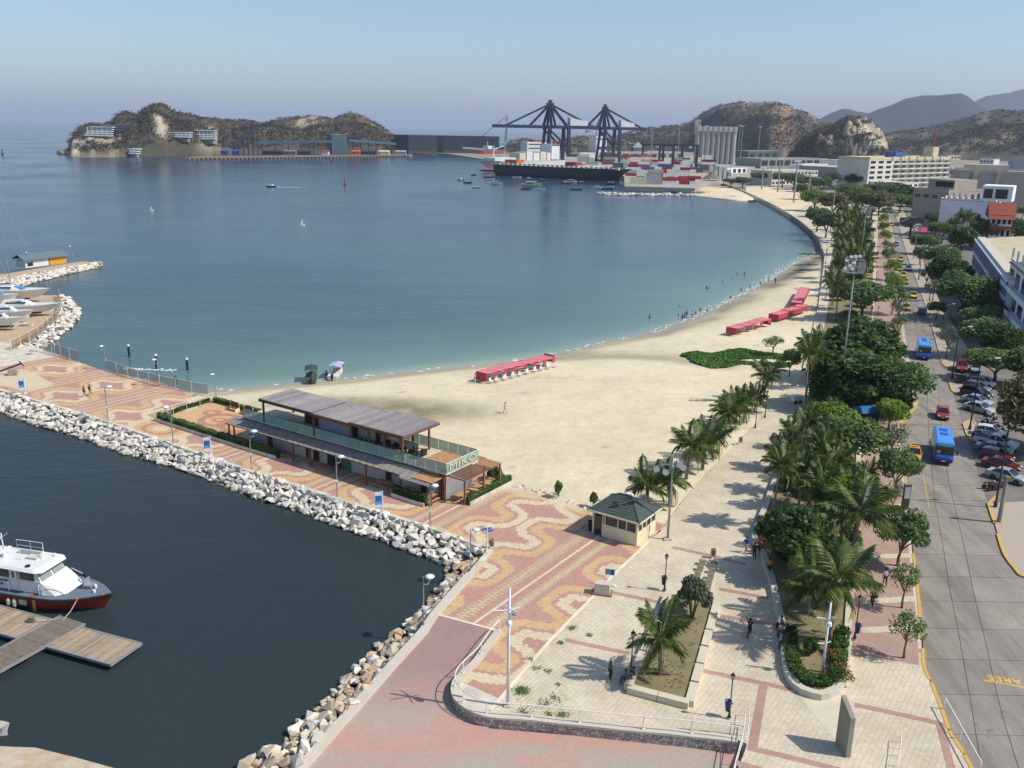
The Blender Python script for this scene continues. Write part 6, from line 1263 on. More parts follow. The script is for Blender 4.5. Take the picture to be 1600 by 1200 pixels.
def bus(px, py, label):
 p = G(px, py, ZR); o = thing('minibus', label, 'bus', p, heading(p.y), 'blue buses on the road'); L, Wd, h = 7.6, 2.3, 2.75
 def sec(x, z0, z1, w): return [(x, -w, z0), (x, -w*1.0, z0+.5), (x, -w, z1-.45), (x, -w*.9, z1-.08), (x, -w*.72, z1), (x, w*.72, z1), (x, w*.9, z1-.08), (x, w, z1-.45), (x, w, z0+.5), (x, w, z0)]
 b = MB(); b.loft([sec(-3.8, .4, h-.1, 1.08), sec(-3.7, .38, h, 1.15), (sec(2.7, .38, h, 1.15)), sec(3.25, .38, h-.06, 1.14)]); b.build('body', busb, o); b = MB(); b.loft([sec(3.25, .36, 1.35, 1.14), sec(3.8, .4, 1.25, 1.08), sec(3.98, .45, 1.05, .95)]); b.build('front_nose', busd, o)
 MB().box((-.3, 0, .62), (6.9, 2.32, .34)).build('lower_stripe', busd, o)
 b = MB(); b.quad((3.27, -1.06, 1.3), (3.27, 1.06, 1.3), (3.27, .96, 2.3), (3.27, -.96, 2.3)); b.box((3.36, 0, 1.8), (.2, 2.0, .95)); b.build('windscreen', m_cglass, o); MB().box((3.32, 0, 2.42), (.24, 1.7, .26)).build('destination_sign', mat('teal sign', '55a6a0', .5, .1, 5), o); MB().box((3.48, -.62, 1.6), (.03, .4, .3)).build('route_card', m_plate, o)
 for s in (-1, 1):
  for i in range(6): MB().box((-3.2+i*1.05, s*1.145, 1.85), (.92, .03, .75)).build('side_window', m_cglass, o)
  MB().box((3.85, s*.78, .82), (.14, .34, .2)).build('headlight', m_head, o); b = MB(); b.bar((3.2, s*1.1, 2.0), (3.5, s*1.45, 1.9), .04); b.box((3.5, s*1.47, 1.75), (.1, .16, .36)); b.build('mirror', m_trim, o); MB().box((-3.82, s*.85, .9), (.04, .25, .4)).build('tail_light', m_tail, o)
 for x in (-.6, -2.4): MB().box((x, 0, h+.05), (.75, .9, .1)).build('roof_hatch', busd, o)
 MB().box((3.97, 0, .6), (.06, 1.9, .22)).build('bumper', m_trim, o); MB().box((4.01, 0, .62), (.03, .42, .15)).build('number_plate', m_rail, o); wheels(o, (-2.3, 2.3), 2.28, .42, .26)
bus(1470.5, 712, 'blue minibus nearest the camera, coming down the middle lane'); bus(1441.5, 556, 'blue minibus farther up the road near the right kerb')
def moto(px, py, ang, m, label):
 o = thing('motorcycle', label, 'motorcycle', G(px, py, ZR), ang, 'parked motorcycles'); M = Matrix.Rotation(math.pi/2, 4, 'X')
 for x in (-.62, .64): put('wheel', cached('mw', lambda: MB().lathe([(.2, -.05), (.3, -.05), (.31, 0), (.3, .05), (.2, .05)], 12, (0, 0, 0), M).mesh('wheel', m_tyre)), o, (x, 0, .31))
 put('tank', cached(('tank', m.name), lambda: MB().loft([[(-.1, -.1, .62), (-.1, .1, .62), (-.1, .08, .84), (-.1, -.08, .84)], [(.15, -.16, .62), (.15, .16, .62), (.15, .13, .92), (.15, -.13, .92)], [(.42, -.08, .68), (.42, .08, .68), (.42, .07, .86), (.42, -.07, .86)]]).mesh('tank', m)), o)
 put('seat', cached('mseat', lambda: MB().box((-.38, 0, .8), (.62, .24, .1)).mesh('seat', m_blk)), o); put('engine', cached('meng', lambda: MB().box((.05, 0, .42), (.42, .26, .34)).tube([(-.2, .15, .35), (-.75, .17, .42)], .05, 5).mesh('engine', m_steel)), o)
 put('fork', cached('mfork', lambda: MB().tube([(.64, .08, .31), (.42, .08, .98)], .03, 5).tube([(.64, -.08, .31), (.42, -.08, .98)], .03, 5).tube([(.36, -.36, 1.02), (.42, 0, 1.0), (.36, .36, 1.02)], .025, 5).mesh('fork', m_galv)), o); put('headlight', cached('mhl', lambda: MB().lathe([(.05, 0), (.1, .08), (.1, .1)], 8, (.55, 0, .9)).mesh('headlight', m_head)), o)
for i, (x, y, a, m, l) in enumerate([(1545, 764, .1, redp, 'red and white motorcycle nearest the concrete pole'), (1552, 767, .3, black, 'black motorcycle second from the concrete pole'), (1560, 764, .5, dred, 'dark red motorcycle tucked beside the silver sedan'), (1543, 664, 2.6, black, 'black motorcycle on the traffic island side of the group'), (1551, 668, 2.7, grey_, 'grey motorcycle in the middle of the motorcycle group'), (1558, 674, 2.8, black, 'black motorcycle right in the group beside the white car'), (1564, 681, 2.8, dred, 'dark motorcycle at the back of the group under the olive tree'), (1527, 683, .2, black, 'single black motorcycle just below the traffic island'), (1547, 655, 2.6, white, 'white and black motorcycle at the front of the group'), (1516, 570, 1.0, black, 'motorcycle at the corner behind the red jeep'), (1524, 567, 1.2, grey_, 'motorcycle at the corner beside the forked tree')]): moto(x, y, a, m, l)
# ================================================================== people
m_skin = mat('brown skin', '8a5f47', .6, .08, 6); m_skin2 = mat('dark skin', '5f4031', .6, .08, 6); m_hair = mat('black hair', '1c1817', .8, .1, 9)
def cloth(c): return mat('cloth '+c, c, .9, .1, 5)
def pose_joints(k):
 J = {'pel': (0, 0, .95), 'belly': (0, 0, 1.1), 'chest': (0, .01, 1.32), 'neck': (0, .02, 1.47), 'jaw': (0, .05, 1.56), 'head': (0, .035, 1.66), 'crown': (0, .02, 1.74)}
 for s, n in ((-1, 'l'), (1, 'r')):
  J.update({n+'hip': (s*.10, 0, .90), n+'knee': (s*.11, .03, .50), n+'ank': (s*.11, 0, .09), n+'toe': (s*.13, .15, .03), n+'sho': (s*.18, 0, 1.41), n+'elb': (s*.25, -.02, 1.12), n+'wri': (s*.27, .05, .88), n+'palm': (s*.275, .07, .81)})
 if k == 'walk': J.update({'lknee': (-.1, .22, .52), 'lank': (-.1, .22, .10), 'ltoe': (-.12, .37, .05), 'rknee': (.1, -.04, .5), 'rank': (.1, -.32, .16), 'rtoe': (.12, -.22, .04), 'lelb': (-.25, -.12, 1.13), 'lwri': (-.26, -.06, .9), 'lpalm': (-.26, -.03, .83), 'relb': (.25, .06, 1.13), 'rwri': (.25, .22, .95), 'rpalm': (.25, .27, .9)})
 if k in ('sit', 'ride'):
  dz = -.45 if k == 'sit' else -.10
  for n in list(J):
   if n[1:] not in ('knee', 'ank', 'toe'): J[n] = (J[n][0], J[n][1]+(.12*(J[n][2]-.9) if k == 'ride' else .05*(J[n][2]-.9)), J[n][2]+dz)
  for s, n in ((-1, 'l'), (1, 'r')):
   if k == 'sit': J.update({n+'knee': (s*.13, .42, .5), n+'ank': (s*.13, .40, .09), n+'toe': (s*.14, .55, .03), n+'elb': (s*.24, .08, .72), n+'wri': (s*.16, .30, .58), n+'palm': (s*.14, .37, .56)})
   else: J.update({n+'knee': (s*.12, .36, .62 if s < 0 else .50), n+'ank': (s*.11, .18, .42 if s < 0 else .16), n+'toe': (s*.12, .32, .38 if s < 0 else .12), n+'elb': (s*.25, .28, 1.12), n+'wri': (s*.24, .5, 1.02), n+'palm': (s*.24, .56, 1.0)})
 if k == 'bend':
  for n in list(J):
   if J[n][2] > 1.0:
    z = J[n][2]-.95; J[n] = (J[n][0], J[n][1]+z*.7, .95+z*.7)
 return J
RAD = {'pel': .135, 'belly': .125, 'chest': .145, 'neck': .055, 'jaw': .075, 'head': .098, 'crown': .07, 'hip': .098, 'knee': .06, 'ank': .042, 'toe': .035, 'sho': .062, 'elb': .042, 'wri': .03, 'palm': .034}
EDG = [('pel', 'belly'), ('belly', 'chest'), ('chest', 'neck'), ('neck', 'jaw'), ('jaw', 'head'), ('head', 'crown')]
for n in 'lr': EDG += [('pel', n+'hip'), (n+'hip', n+'knee'), (n+'knee', n+'ank'), (n+'ank', n+'toe'), ('chest', n+'sho'), (n+'sho', n+'elb'), (n+'elb', n+'wri'), (n+'wri', n+'palm')]
def skin(J, edges, grow, root, fingers=False, lv=1):
 names = []
 for a, b in edges:
  for q in (a, b):
   if q not in names: names.append(q)
 V = [J[q] for q in names]; E = [(names.index(a), names.index(b)) for a, b in edges]; Rr = [RAD[q if q in RAD else q[1:]]+grow for q in names]
 if fingers:
  for n, s in (('l', -1), ('r', 1)):
   w = Vector(J[n+'wri']); p = Vector(J[n+'palm']); d = (p-w).normalized(); side = d.cross(Vector((1, 0, 0))).normalized()
   for i in range(5):
    off = (i-1.5)*.021 if i < 4 else -.05; ln = (.07, .085, .08, .06, .05)[i]
    a = p+side*off+d*.03*(1 if i < 4 else -.4); e = a+d*ln*.6+Vector((-s*.012, 0, 0)); g = a+d*ln+Vector((-s*.03, 0, 0)); b0 = len(V); V += [tuple(a), tuple(e), tuple(g)]; E += [(names.index(n+'palm'), b0), (b0, b0+1), (b0+1, b0+2)]; Rr += [.011, .010, .009]
 me = bpy.data.meshes.new('tmp'); me.from_pydata([tuple(v) for v in V], E, []); o = bpy.data.objects.new('tmp', me); COL.objects.link(o)
 md = o.modifiers.new('s', 'SKIN'); md.use_smooth_shade = True; o.modifiers.new('b', 'SUBSURF').levels = lv
 for i, r in enumerate(Rr): me.skin_vertices[0].data[i].radius = (r, r*.82 if i < 3 else r)
 me.skin_vertices[0].data[names.index(root)].use_root = True
 dg = bpy.context.evaluated_depsgraph_get(); out = bpy.data.meshes.new_from_object(o.evaluated_get(dg)); bpy.data.objects.remove(o); bpy.data.meshes.remove(me); return out
PM = {}
def pose_mesh(k):
 if k in PM: return PM[k]
 J = pose_joints(k); Jt = dict(J)
 for n in 'lr':
  a, b = Vector(J[n+'sho']), Vector(J[n+'elb']); Jt[n+'elb'] = tuple(a.lerp(b, .75))
 sh = [('pel', 'belly'), ('belly', 'chest')];
 for n in 'lr': sh += [('chest', n+'sho'), (n+'sho', n+'elb')]
 Js = dict(J)
 for n in 'lr': Js[n+'knee'] = tuple(Vector(J[n+'hip']).lerp(Vector(J[n+'knee']), .85))
 tr = []; st = []
 for n in 'lr': tr += [('pel', n+'hip'), (n+'hip', n+'knee'), (n+'knee', n+'ank')]; st += [('pel', n+'hip'), (n+'hip', n+'knee')]
 h = Vector(J['head']); b = MB(); b.lathe([(.1, .0), (.112, .05), (.085, .1), (.03, .125)], 8, h+Vector((0, -.022, -.005))); b.lathe([(.05, -.09), (.09, -.02), (.1, .02)], 8, h+Vector((0, -.035, 0)))
 f = MB(); y = h.y+.085
 f.box((-.035, y, h.z+.0), (.02, .02, .012)).box((.035, y, h.z+.0), (.02, .02, .012)).box((0, y-.006, h.z-.075), (.045, .02, .01))
 nz = MB(); nz.loft([[(-.015, y, h.z-.045), (.015, y, h.z-.045), (0, y+.03, h.z-.04)], [(-.008, y, h.z+.005), (.008, y, h.z+.005), (0, y+.008, h.z+.005)]]).box((-.1, h.y, h.z-.02), (.02, .04, .06)).box((.1, h.y, h.z-.02), (.02, .04, .06))
 PM[k] = {'body': skin(J, EDG, 0, 'pel', True), 'shirt': skin(Jt, sh, .022, 'pel'), 'trousers': skin(J, tr, .018, 'pel'), 'shorts': skin(Js, st, .022, 'pel'), 'hair': b.mesh('hair', m_hair), 'eyes': f.mesh('eyes', m_hair), 'nose': nz.mesh('nose', m_skin)}
 return PM[k]
CP = {}
def coloured(me, m):
 k = (me.name, m.name)
 if k not in CP: c = me.copy(); c.materials.clear(); c.materials.append(m); CP[k] = c
 return CP[k]
def person(label, p, face, pose, top=None, bot=None, short=False, h=1.7, skin_=None, group=None, hat=None, sink=0.0):
 P = pose_mesh(pose); o = thing('person', label, 'person', (p[0], p[1], p[2]-sink), face-math.pi/2, group); o.scale = (h/1.76,)*3; sk_ = skin_ or m_skin
 put('body', coloured(P['body'], sk_), o)
 if top: put('shirt', coloured(P['shirt'], cloth(top)), o)
 if bot: put('shorts' if short else 'trousers', coloured(P['shorts' if short else 'trousers'], cloth(bot)), o)
 put('hair', coloured(P['hair'], cloth(hat) if hat else m_hair), o); put('eyes', P['eyes'], o); put('nose', coloured(P['nose'], sk_), o); return o
A_ = math.atan2
NB = A_(-UX*0+UX, -UY)  # away along the walk
away = math.atan2(.82, .57); toward = away+math.pi
person('man in a blue shirt and pale shorts walking away on the plaza', G(1165, 864, ZP), away, 'walk', '2448b0', 'd0cabd', True)
person('person in dark clothes walking at the shaded edge of the median', G(1178, 873, ZP), toward+.3, 'walk', '2a2a33', '26262b'); person('person in an orange top beside the dark dressed walker', G(1186, 867, ZP), toward, 'walk', 'b0522a', '2b2d38'); person('person in a red top behind the orange one in the shade', G(1190, 863, ZP), toward-.3, 'stand', '7a2b2b', '26262b')
person('man in a yellow shirt and dark trousers walking by the dark shrub', G(1201, 898, ZP), away+.2, 'walk', 'c9a227', '2c2a28')
# cyclist
pc = G(1170, 993, ZP); rider = person('boy in a black shirt riding a bicycle over the plaza', (pc.x, pc.y, pc.z), away+.15, 'ride', '1d1d21', '3a3633', True, 1.6); bk = thing('bicycle', 'small bicycle ridden by the boy in black', 'bicycle', pc, away+.15-math.pi/2); M = Matrix.Rotation(math.pi/2, 4, 'Y')
for y in (-.42, .52): MB().lathe([(.27, -.02), (.31, -.02), (.31, .02), (.27, .02)], 16, (0, 0, 0), M).build('wheel', m_tyre, bk, (0, y, .31))
MB().tube([(0, -.42, .31), (0, .05, .3), (0, .42, .78), (0, -.12, .74), (0, .05, .3)], .022, 5).tube([(0, -.42, .31), (0, -.12, .74)], .018, 5).tube([(0, .52, .31), (0, .42, .9)], .02, 5).build('frame', mat('red frame', '8d2a2a', .5), bk); MB().tube([(-.26, .42, .98), (0, .44, .92), (.26, .42, .98)], .018, 5).build('handlebar', m_steel, bk); MB().box((0, -.14, .78), (.16, .24, .06)).build('saddle', m_blk, bk)
lw_ = math.atan2(.57, -.82)
for l, x, y, t, b in [('seated person in a white shirt leaning on the median wall', 1224, 988, 'd6d3cc', '3d4658'), ('seated person with a red backpack on the median wall', 1227, 1005, '4a4f5a', '2e3442'), ('seated person in grey behind the one in white on the median wall', 1222, 976, '7b7f86', '2f2f35')]:
 p = G(x, y, ZP+.45); person(l, (p.x, p.y, ZP), math.pi, 'sit', t, b, group='people sitting on the median wall')
p = G(1229, 1000, ZP+.5); bp = thing('backpack', 'red backpack on the back of the seated person', 'backpack', (p.x+.02, p.y, ZP+.62)); MB().loft([[(-.1, -.17, 0), (.12, -.17, 0), (.12, .17, 0), (-.1, .17, 0)], [(-.1, -.2, .22), (.16, -.2, .22), (.16, .2, .22), (-.1, .2, .22)], [(-.08, -.12, .48), (.06, -.12, .48), (.06, .12, .48), (-.08, .12, .48)]]).build('bag', cloth('a32438'), bp); MB().box((.15, 0, .16), (.06, .26, .2)).build('pocket', cloth('7e1c2c'), bp)
person('young person in a green top standing on the plaza by the palm bed', G(953, 1062, ZP), 0.4, 'stand', '1f7a5a', '2a2c3a', h=1.55, skin_=m_skin2)
for l, x, y, t, b in [('person in blue jeans sitting below the lantern at the bed corner', 978, 1068, '6b5d7a', '35507e'), ('person in teal sitting at the bed corner next to the one in jeans', 986, 1070, '2a6f68', '3f3f4a'), ('person in dark red sitting by the bed corner', 990, 1064, '7c2a38', '2c2c34')]:
 p = G(x, y, ZP); person(l, (p.x, p.y, ZP), math.pi, 'sit', t, b, h=1.6, group='people sitting under the lantern')
person('man in a white shirt and black trousers walking away on the brick footway', G(1382, 915, ZP), away+.3, 'walk', 'ccd4de', '202126'); person('woman in dark clothes with a bag walking on the brick footway', G(1362, 947, ZP), toward, 'walk', '4a4450', '23252e')
hb = thing('handbag', 'black shoulder bag of the woman on the brick footway', 'bag', G(1367, 946, ZP)+Vector((0, 0, .75))); MB().loft([[(-.16, -.07, 0), (.16, -.07, 0), (.16, .07, 0), (-.16, .07, 0)], [(-.13, -.05, .26), (.13, -.05, .26), (.13, .05, .26), (-.13, .05, .26)]]).build('bag', m_blk, hb); MB().tube([(-.12, 0, .26), (0, 0, .6), (.12, 0, .26)], .012, 4).build('strap', m_blk, hb)
person('person in an orange top on the footway near the blue canopy kiosk', G(1362, 667, ZP), toward, 'walk', 'b5682e', '2a2a2e'); person('person in a red top walking on the patterned promenade', G(132, 620, ZP), .7, 'walk', 'a83a34', '5a4438', True); person('person in a dark top and orange shorts walking beside the red one', G(141, 618, ZP), .7, 'walk', '2a2c38', 'c5702c', True); person('person in brown standing at the wire fence', G(275, 604, ZP), 1.5, 'stand', '6f4038', '3a2f2c')
person('person in a yellow shirt and white trousers walking on the sand', GB(789, 646), -.6, 'walk', 'cdb23a', 'cfc9be', hat='3a342e'); person('vendor in white clothes at the end of the near red tents', GB(742, 599), .4, 'stand', 'd8d5cf', 'd2cec6'); person('person in red near the far walk lamps', G(1289, 430, ZP), toward, 'walk', 'b5312a', '2a2a30'); person('dark dressed person sitting at the beach edge below the walk', G(1277, 484, ZP), math.pi, 'sit', '2c2c30', '2a2a2e')
person('person in dark swimwear wading beside the covered boats', Vector((*G(510, 589, 0)[:2], 0)), 2.0, 'stand', None, '23252b', True, skin_=m_skin, sink=.45)
bath = [(1015, 497, .75), (1066, 499, .35), (1070, 497, .4), (1073, 492, .6), (1081, 497, .0), (1094, 485, .95), (1105, 486, 1.15), (1061, 479, 1.3), (1142, 465, 1.05), (1158, 456, .4), (1104, 451, .9), (1108, 451, .95), (1130, 440, 1.2), (1152, 429, .95), (1163, 429, .85), (1172, 448, 1.2), (1144, 435, 1.2), (1188, 446, .15), (1200, 443, .1), (1211, 445, .0), (1060, 494, 1.1), (1087, 490, 1.0)]
tops = [None, None, '2c2f3a', None, 'd4d2cc', None, '8a2b2b', None, None, '23242c', None, None, 'c9c4b8', None, None, None, None, 'd6d6d6', '9c2f2a', '7a3a2f', None, None]
for i, (x, y, s) in enumerate(bath):
 p = G(x, y, 0); p.z = max(0.0, beach_z(p.x, p.y) if s < .2 else 0); deep = 'standing' if s < .2 else ('knee to waist deep' if s < .9 else 'up to the shoulders')
 person('%s bather along the curved shore, %s' % (ORD[i], deep), p, 2.2+(i*1.7 % 3), 'bend' if i == 17 else 'stand', tops[i], ['23252b', '35507e', '6b2a2a'][i % 3], True, skin_=m_skin2 if i % 3 else m_skin, sink=s, group='bathers along the shore')
sw = person('swimmer stretched out in the water off the fence', Vector((*G(232, 578, 0)[:2], -.08)), 0, 'stand', None, '23252b', True); sw.rotation_euler = (-math.pi/2, 0, 1.2)
b = MB(); c = G(232, 577, 0); rg = random.Random(4)
for i in range(120):
 t = rg.uniform(-4.5, 4.5); x, y = c.x+t+rg.gauss(0, .2), c.y+rg.gauss(0, .35)-t*.05; r = rg.uniform(.06, .22); b.lathe([(r, -.02), (r*.8, .04), (r*.2, .06)], 5, (x, y, .0))
m_foam = mat('white foam', 'd9e2e2', .9, .05, 3); fo = b.build('foam', m_foam); fo['kind'] = 'stuff'
for i, (x, y) in enumerate([(1373, 520), (1362, 488), (1374, 452), (1363, 425), (1371, 400), (1366, 384), (1387, 452)]): person('%s small figure on the far brick footway, dark dressed' % ORD[i], G(x, y, ZP), toward, 'walk', ['33343c', '5a2f2c', '2e3a4a'][i % 3], '26262b', group='walkers on the far footway')
rd = person('rider in a pale helmet sitting among the parked motorcycles', G(1553, 662, ZR), 2.0, 'ride', '9aa06a', '2a2c30', hat='cfd39a')
# ================================================================== boats and the marina
m_bwhite = mat('white gelcoat', 'dcdcd6', .35, .06, .6, spec=.5); m_hred = mat('red hull paint', '9c362a', .5, .15, .8, spec=.4); m_bgrey = mat('blue grey deck paint', '66737c', .7, .12, 1.5); m_rub = mat('black rubber', '26272a', .8, .1, 4); m_boot = mat('dark antifouling', '3c3436', .8, .2, 1); m_rope = mat('rope', 'b6ad98', .9, .15, 8); m_orange = mat('orange plastic', 'd4552a', .6, .1, 5); m_navy = mat('navy canvas', '2c3a55', .9, .1, 3)
def hull_rings(L, B, z0, z1, bow=.42, flare=.8, stern=.9, sheer=.35, n=11, rake=.06):
 out = []
 for i in range(n):
  t = i/(n-1); x = -L/2+L*t; tb = max(0, (t-(1-bow))/bow); w = B/2*(stern+(1-stern)*min(1, t*3))*(1-tb**2.3); w = max(w, .02)
  zt = z1+sheer*max(0, t-.4)**1.6*2; xk = x-L*rake*tb; wk = w*(flare*(1-tb)+.25*tb)
  out.append(([(xk, -wk*.55, z0), (xk*.999, -wk, z0+.35*(zt-z0)), (x, -w, zt), (x, w, zt), (xk*.999, wk, z0+.35*(zt-z0)), (xk, wk*.55, z0)], zt, w, x))
 return out
def hull(o, L, B, z0, z1, m, deck, name='hull', deckname='deck', inset=.0, **k):
 r = hull_rings(L, B, z0, z1, **k); b = MB(); b.loft([q[0] for q in r]); b.build(name, m, o, smooth=False); d = MB(); P = [(q[3], -q[2]*.97, q[1]) for q in r]+[(q[3], q[2]*.97, q[1]) for q in r[::-1]]
 for i in range(len(r)-1): a, c = r[i], r[i+1]; d.quad((a[3], -a[2]*.98, a[1]+.02-inset), (c[3], -c[2]*.98, c[1]+.02-inset), (c[3], c[2]*.98, c[1]+.02-inset), (a[3], a[2]*.98, a[1]+.02-inset))
 d.build(deckname, deck, o); return r
PB = thing('pilot_boat', 'red hulled patrol boat with white wheelhouse moored at the wooden dock', 'boat', (-40.75, 71.75, 0), R_(-14.2))
r = hull(PB, 14.2, 4.5, -.5, 1.25, m_hred, m_bgrey, bow=.40, flare=.86, sheer=.35, n=17)
b = MB(); b.tube([(q[3], -q[2], q[1]-.02) for q in r]+[(q[3], q[2], q[1]-.02) for q in r[::-1]], .10, 6); b.build('rubbing_strake', m_rub, PB)
cz = 1.35; cabs = [[(-5.2, -1.55, cz), (-5.2, 1.55, cz), (-5.1, 1.45, 3.45), (-5.1, -1.45, 3.45)], [(1.5, -1.55, cz), (1.5, 1.55, cz), (.55, 1.40, 3.45), (.55, -1.40, 3.45)]]
MB().loft([[(-5.2, -1.55, cz), (-5.2, 1.55, cz), (-5.15, 1.5, 2.4), (-5.15, -1.5, 2.4)], [(1.7, -1.55, cz), (1.7, 1.55, cz), (1.25, 1.5, 2.45), (1.25, -1.5, 2.45)]]).build('wheelhouse_wall', m_bwhite, PB); MB().loft([[(-5.1, -1.46, 2.4), (-5.1, 1.46, 2.4), (-5.1, 1.4, 3.4), (-5.1, -1.4, 3.4)], [(1.2, -1.46, 2.42), (1.2, 1.46, 2.42), (.7, 1.38, 3.4), (.7, -1.38, 3.4)]]).build('wheelhouse_upper', m_bwhite, PB)
MB().loft([[(1.3, -1.75, cz), (1.3, 1.75, cz), (1.2, 1.6, 2.5), (1.2, -1.6, 2.5)], [(2.6, -1.6, cz+.05), (2.6, 1.6, cz+.05), (2.5, 1.3, 1.95), (2.5, -1.3, 1.95)], [(3.3, -1.0, cz+.1), (3.3, 1.0, cz+.1), (3.2, .8, 1.55), (3.2, -.8, 1.55)]]).build('front_trunk', m_bwhite, PB)
MB().loft([[(-5.6, -1.75, 3.42), (-5.6, 1.75, 3.42), (-5.6, 1.6, 3.56), (-5.6, -1.6, 3.56)], [(.9, -1.85, 3.40), (.9, 1.85, 3.40), (.8, 1.6, 3.6), (.8, -1.6, 3.6)], [(1.45, -1.45, 3.34), (1.45, 1.45, 3.34), (1.3, 1.2, 3.48), (1.3, -1.2, 3.48)]]).build('wheelhouse_roof', m_bwhite, PB)
for (x0, x1) in [(-4.6, -3.45), (-3.2, -2.05), (-.95, .55)]:
 for s in (-1, 1): MB().quad((x0, s*1.475, 2.45), (x1, s*1.475, 2.45), (x1-(.12 if x1 > 0 else 0), s*1.43, 3.25), (x0, s*1.43, 3.25)).box(((x0+x1)/2, s*1.43, 2.85), (x1-x0-.1, .1, .7)).build('side_window', m_win, PB)
for y0, y1 in ((-1.32, -.1), (.1, 1.32)): MB().loft([[(1.22, y0, 2.5), (1.22, y1, 2.5), (1.26, y1, 2.48), (1.26, y0, 2.48)], [(.80, y0, 3.3), (.80, y1, 3.3), (.84, y1, 3.28), (.84, y0, 3.28)]]).build('windscreen', mat('pale screen glass', '8b8d86', .25, .1, 2), PB)
dr = MB().box((-1.5, -1.57, 2.35), (.75, .05, 1.9)).build('door', m_bwhite, PB); MB().box((-1.5, -1.60, 2.85), (.22, .03, .55)).build('door_window', m_win, dr)
for i, s in enumerate(['AUTORIDAD MARITIMA', 'COLOMBIANA']):
 me = text_mesh(s, .29, m_blk, 'lettering', .004, .006); o = put('lettering', me, PB, (-3.55, -1.585, 2.16-i*.33)); o.rotation_euler = (math.pi/2, 0, 0)
b = MB(); b.tube([(-3.9, .2, 3.55), (-3.95, .2, 5.6)], .06, 6).tube([(-4.5, .2, 5.0), (-3.95, .2, 5.15), (-3.3, .2, 5.7)], .035, 5).tube([(-4.3, .6, 5.3), (-3.6, -.3, 5.3)], .03, 5).tube([(-4.2, .2, 4.4), (-3.7, .2, 4.4)], .03, 5); b.build('mast', m_rail, PB); MB().box((-3.5, -.2, 4.2), (.3, 1.5, .18)).lathe([(.2, 3.5), (.16, 4.1)], 8, (-3.5, -.2, 0)).build('radar', m_bwhite, PB)
b = MB(); z = 4.5
b.tube([(-3.6, 1.4, 3.5), (-3.6, 1.4, z), (-2.2, 1.45, z), (-.9, 1.45, z), (-.9, 1.45, 3.5)], .03, 5).tube([(-2.2, 1.45, 3.5), (-2.2, 1.45, z)], .03, 5).tube([(-3.6, 1.4, 4.0), (-.9, 1.45, 4.0)], .025, 5); b.build('roof_rail', m_rail, PB)
MB().box((-.9, .3, 3.68), (1.1, .7, .2)).build('roof_hatch', mat('cream hatch', 'c6c0ae', .7, .1, 3), PB); MB().tube([(-.1, .4, 3.5), (-.1, .4, 4.3)], .05, 5).tube([(-1.6, -.3, 3.5), (-1.75, -.3, 4.4)], .03, 5).tube([(.6, 1.1, 3.5), (.6, 1.1, 3.9)], .08, 6).build('antenna', m_rail, PB); MB().box((-2.0, 1.0, 3.6), (2.2, .55, .12)).build('roof_locker', m_galv, PB); MB().lathe([(.05, 0), (.22, .05), (.22, .16), (.05, .2)], 8, (-.2, -1.2, 3.56)).build('search_light', m_blk, PB)
b = MB()
for s in (-1, 1): b.tube([(1.6, s*1.75, 1.4), (1.6, s*1.75, 2.3), (3.4, s*1.2, 2.2), (3.4, s*1.2, 1.6)], .03, 5)
b.tube([(-1.95, -1.75, 1.3), (-1.95, -1.75, 2.25), (-1.95, -1.6, 2.3)], .045, 5).tube([(1.15, -1.75, 1.3), (1.15, -1.75, 2.25), (1.15, -1.6, 2.3)], .045, 5); b.build('grab_rail', m_rail, PB)
MB().box((4.3, .55, 1.62), (.9, .7, .25)).box((4.1, .5, 2.0), (.08, .8, .6)).build('anchor_winch', m_galv, PB); MB().tube([(3.6, 1.0, 1.5), (3.6, 1.0, 2.3)], .08, 6).box((3.6, 1.0, 2.3), (.3, .25, .3)).build('deck_gear', m_blk, PB); MB().lathe([(.12, 1.5), (.12, 1.75)], 8, (5.4, -.2, 0)).lathe([(.12, 1.5), (.12, 1.8)], 8, (5.0, .5, 0)).build('bollard', m_lampw, PB)
for x, y in ((6.5, -.45), (4.9, -1.75), (.8, -2.2)): MB().lathe([(.08, 1.45), (.1, 1.62), (.04, 1.68)], 7, (x, y, 0)).build('red_fairlead', m_orange, PB)
MB().box((.9, -2.21, .62), (.3, .06, 1.1)).build('yellow_stripe', mat('yellow stripe', 'c9952e', .6, .1, 3), PB); MB().box((-.2, -2.24, .75), (.75, .1, .45)).build('number_board', m_white, PB); MB().box((-5.6, .9, 2.1), (1.0, .8, 1.5)).build('blue_locker', mat('blue locker', '2a7fb8', .5, .1, 3), PB); MB().lathe([(.12, 0), (.3, .08), (.3, .2), (.12, .28)], 10, (-5.0, -1.7, 1.9), Matrix.Rotation(math.pi/2, 4, 'X')).build('life_ring', m_orange, PB)
MB().tube([PB.matrix_basis.inverted() @ Vector((-34.9, 68.75, 1.5)) if False else Vector((4.9, -1.75, 1.5)), (4.9, -2.6, .9), (4.85, -3.6, .55)], .035, 5).build('mooring_rope', m_rope, PB)
for x in (-1.6, -1.0): MB().lathe([(.1, 0), (.2, .15), (.2, .6), (.1, .75)], 8, (x, -2.3, .2)).build('fender', m_rope, PB)
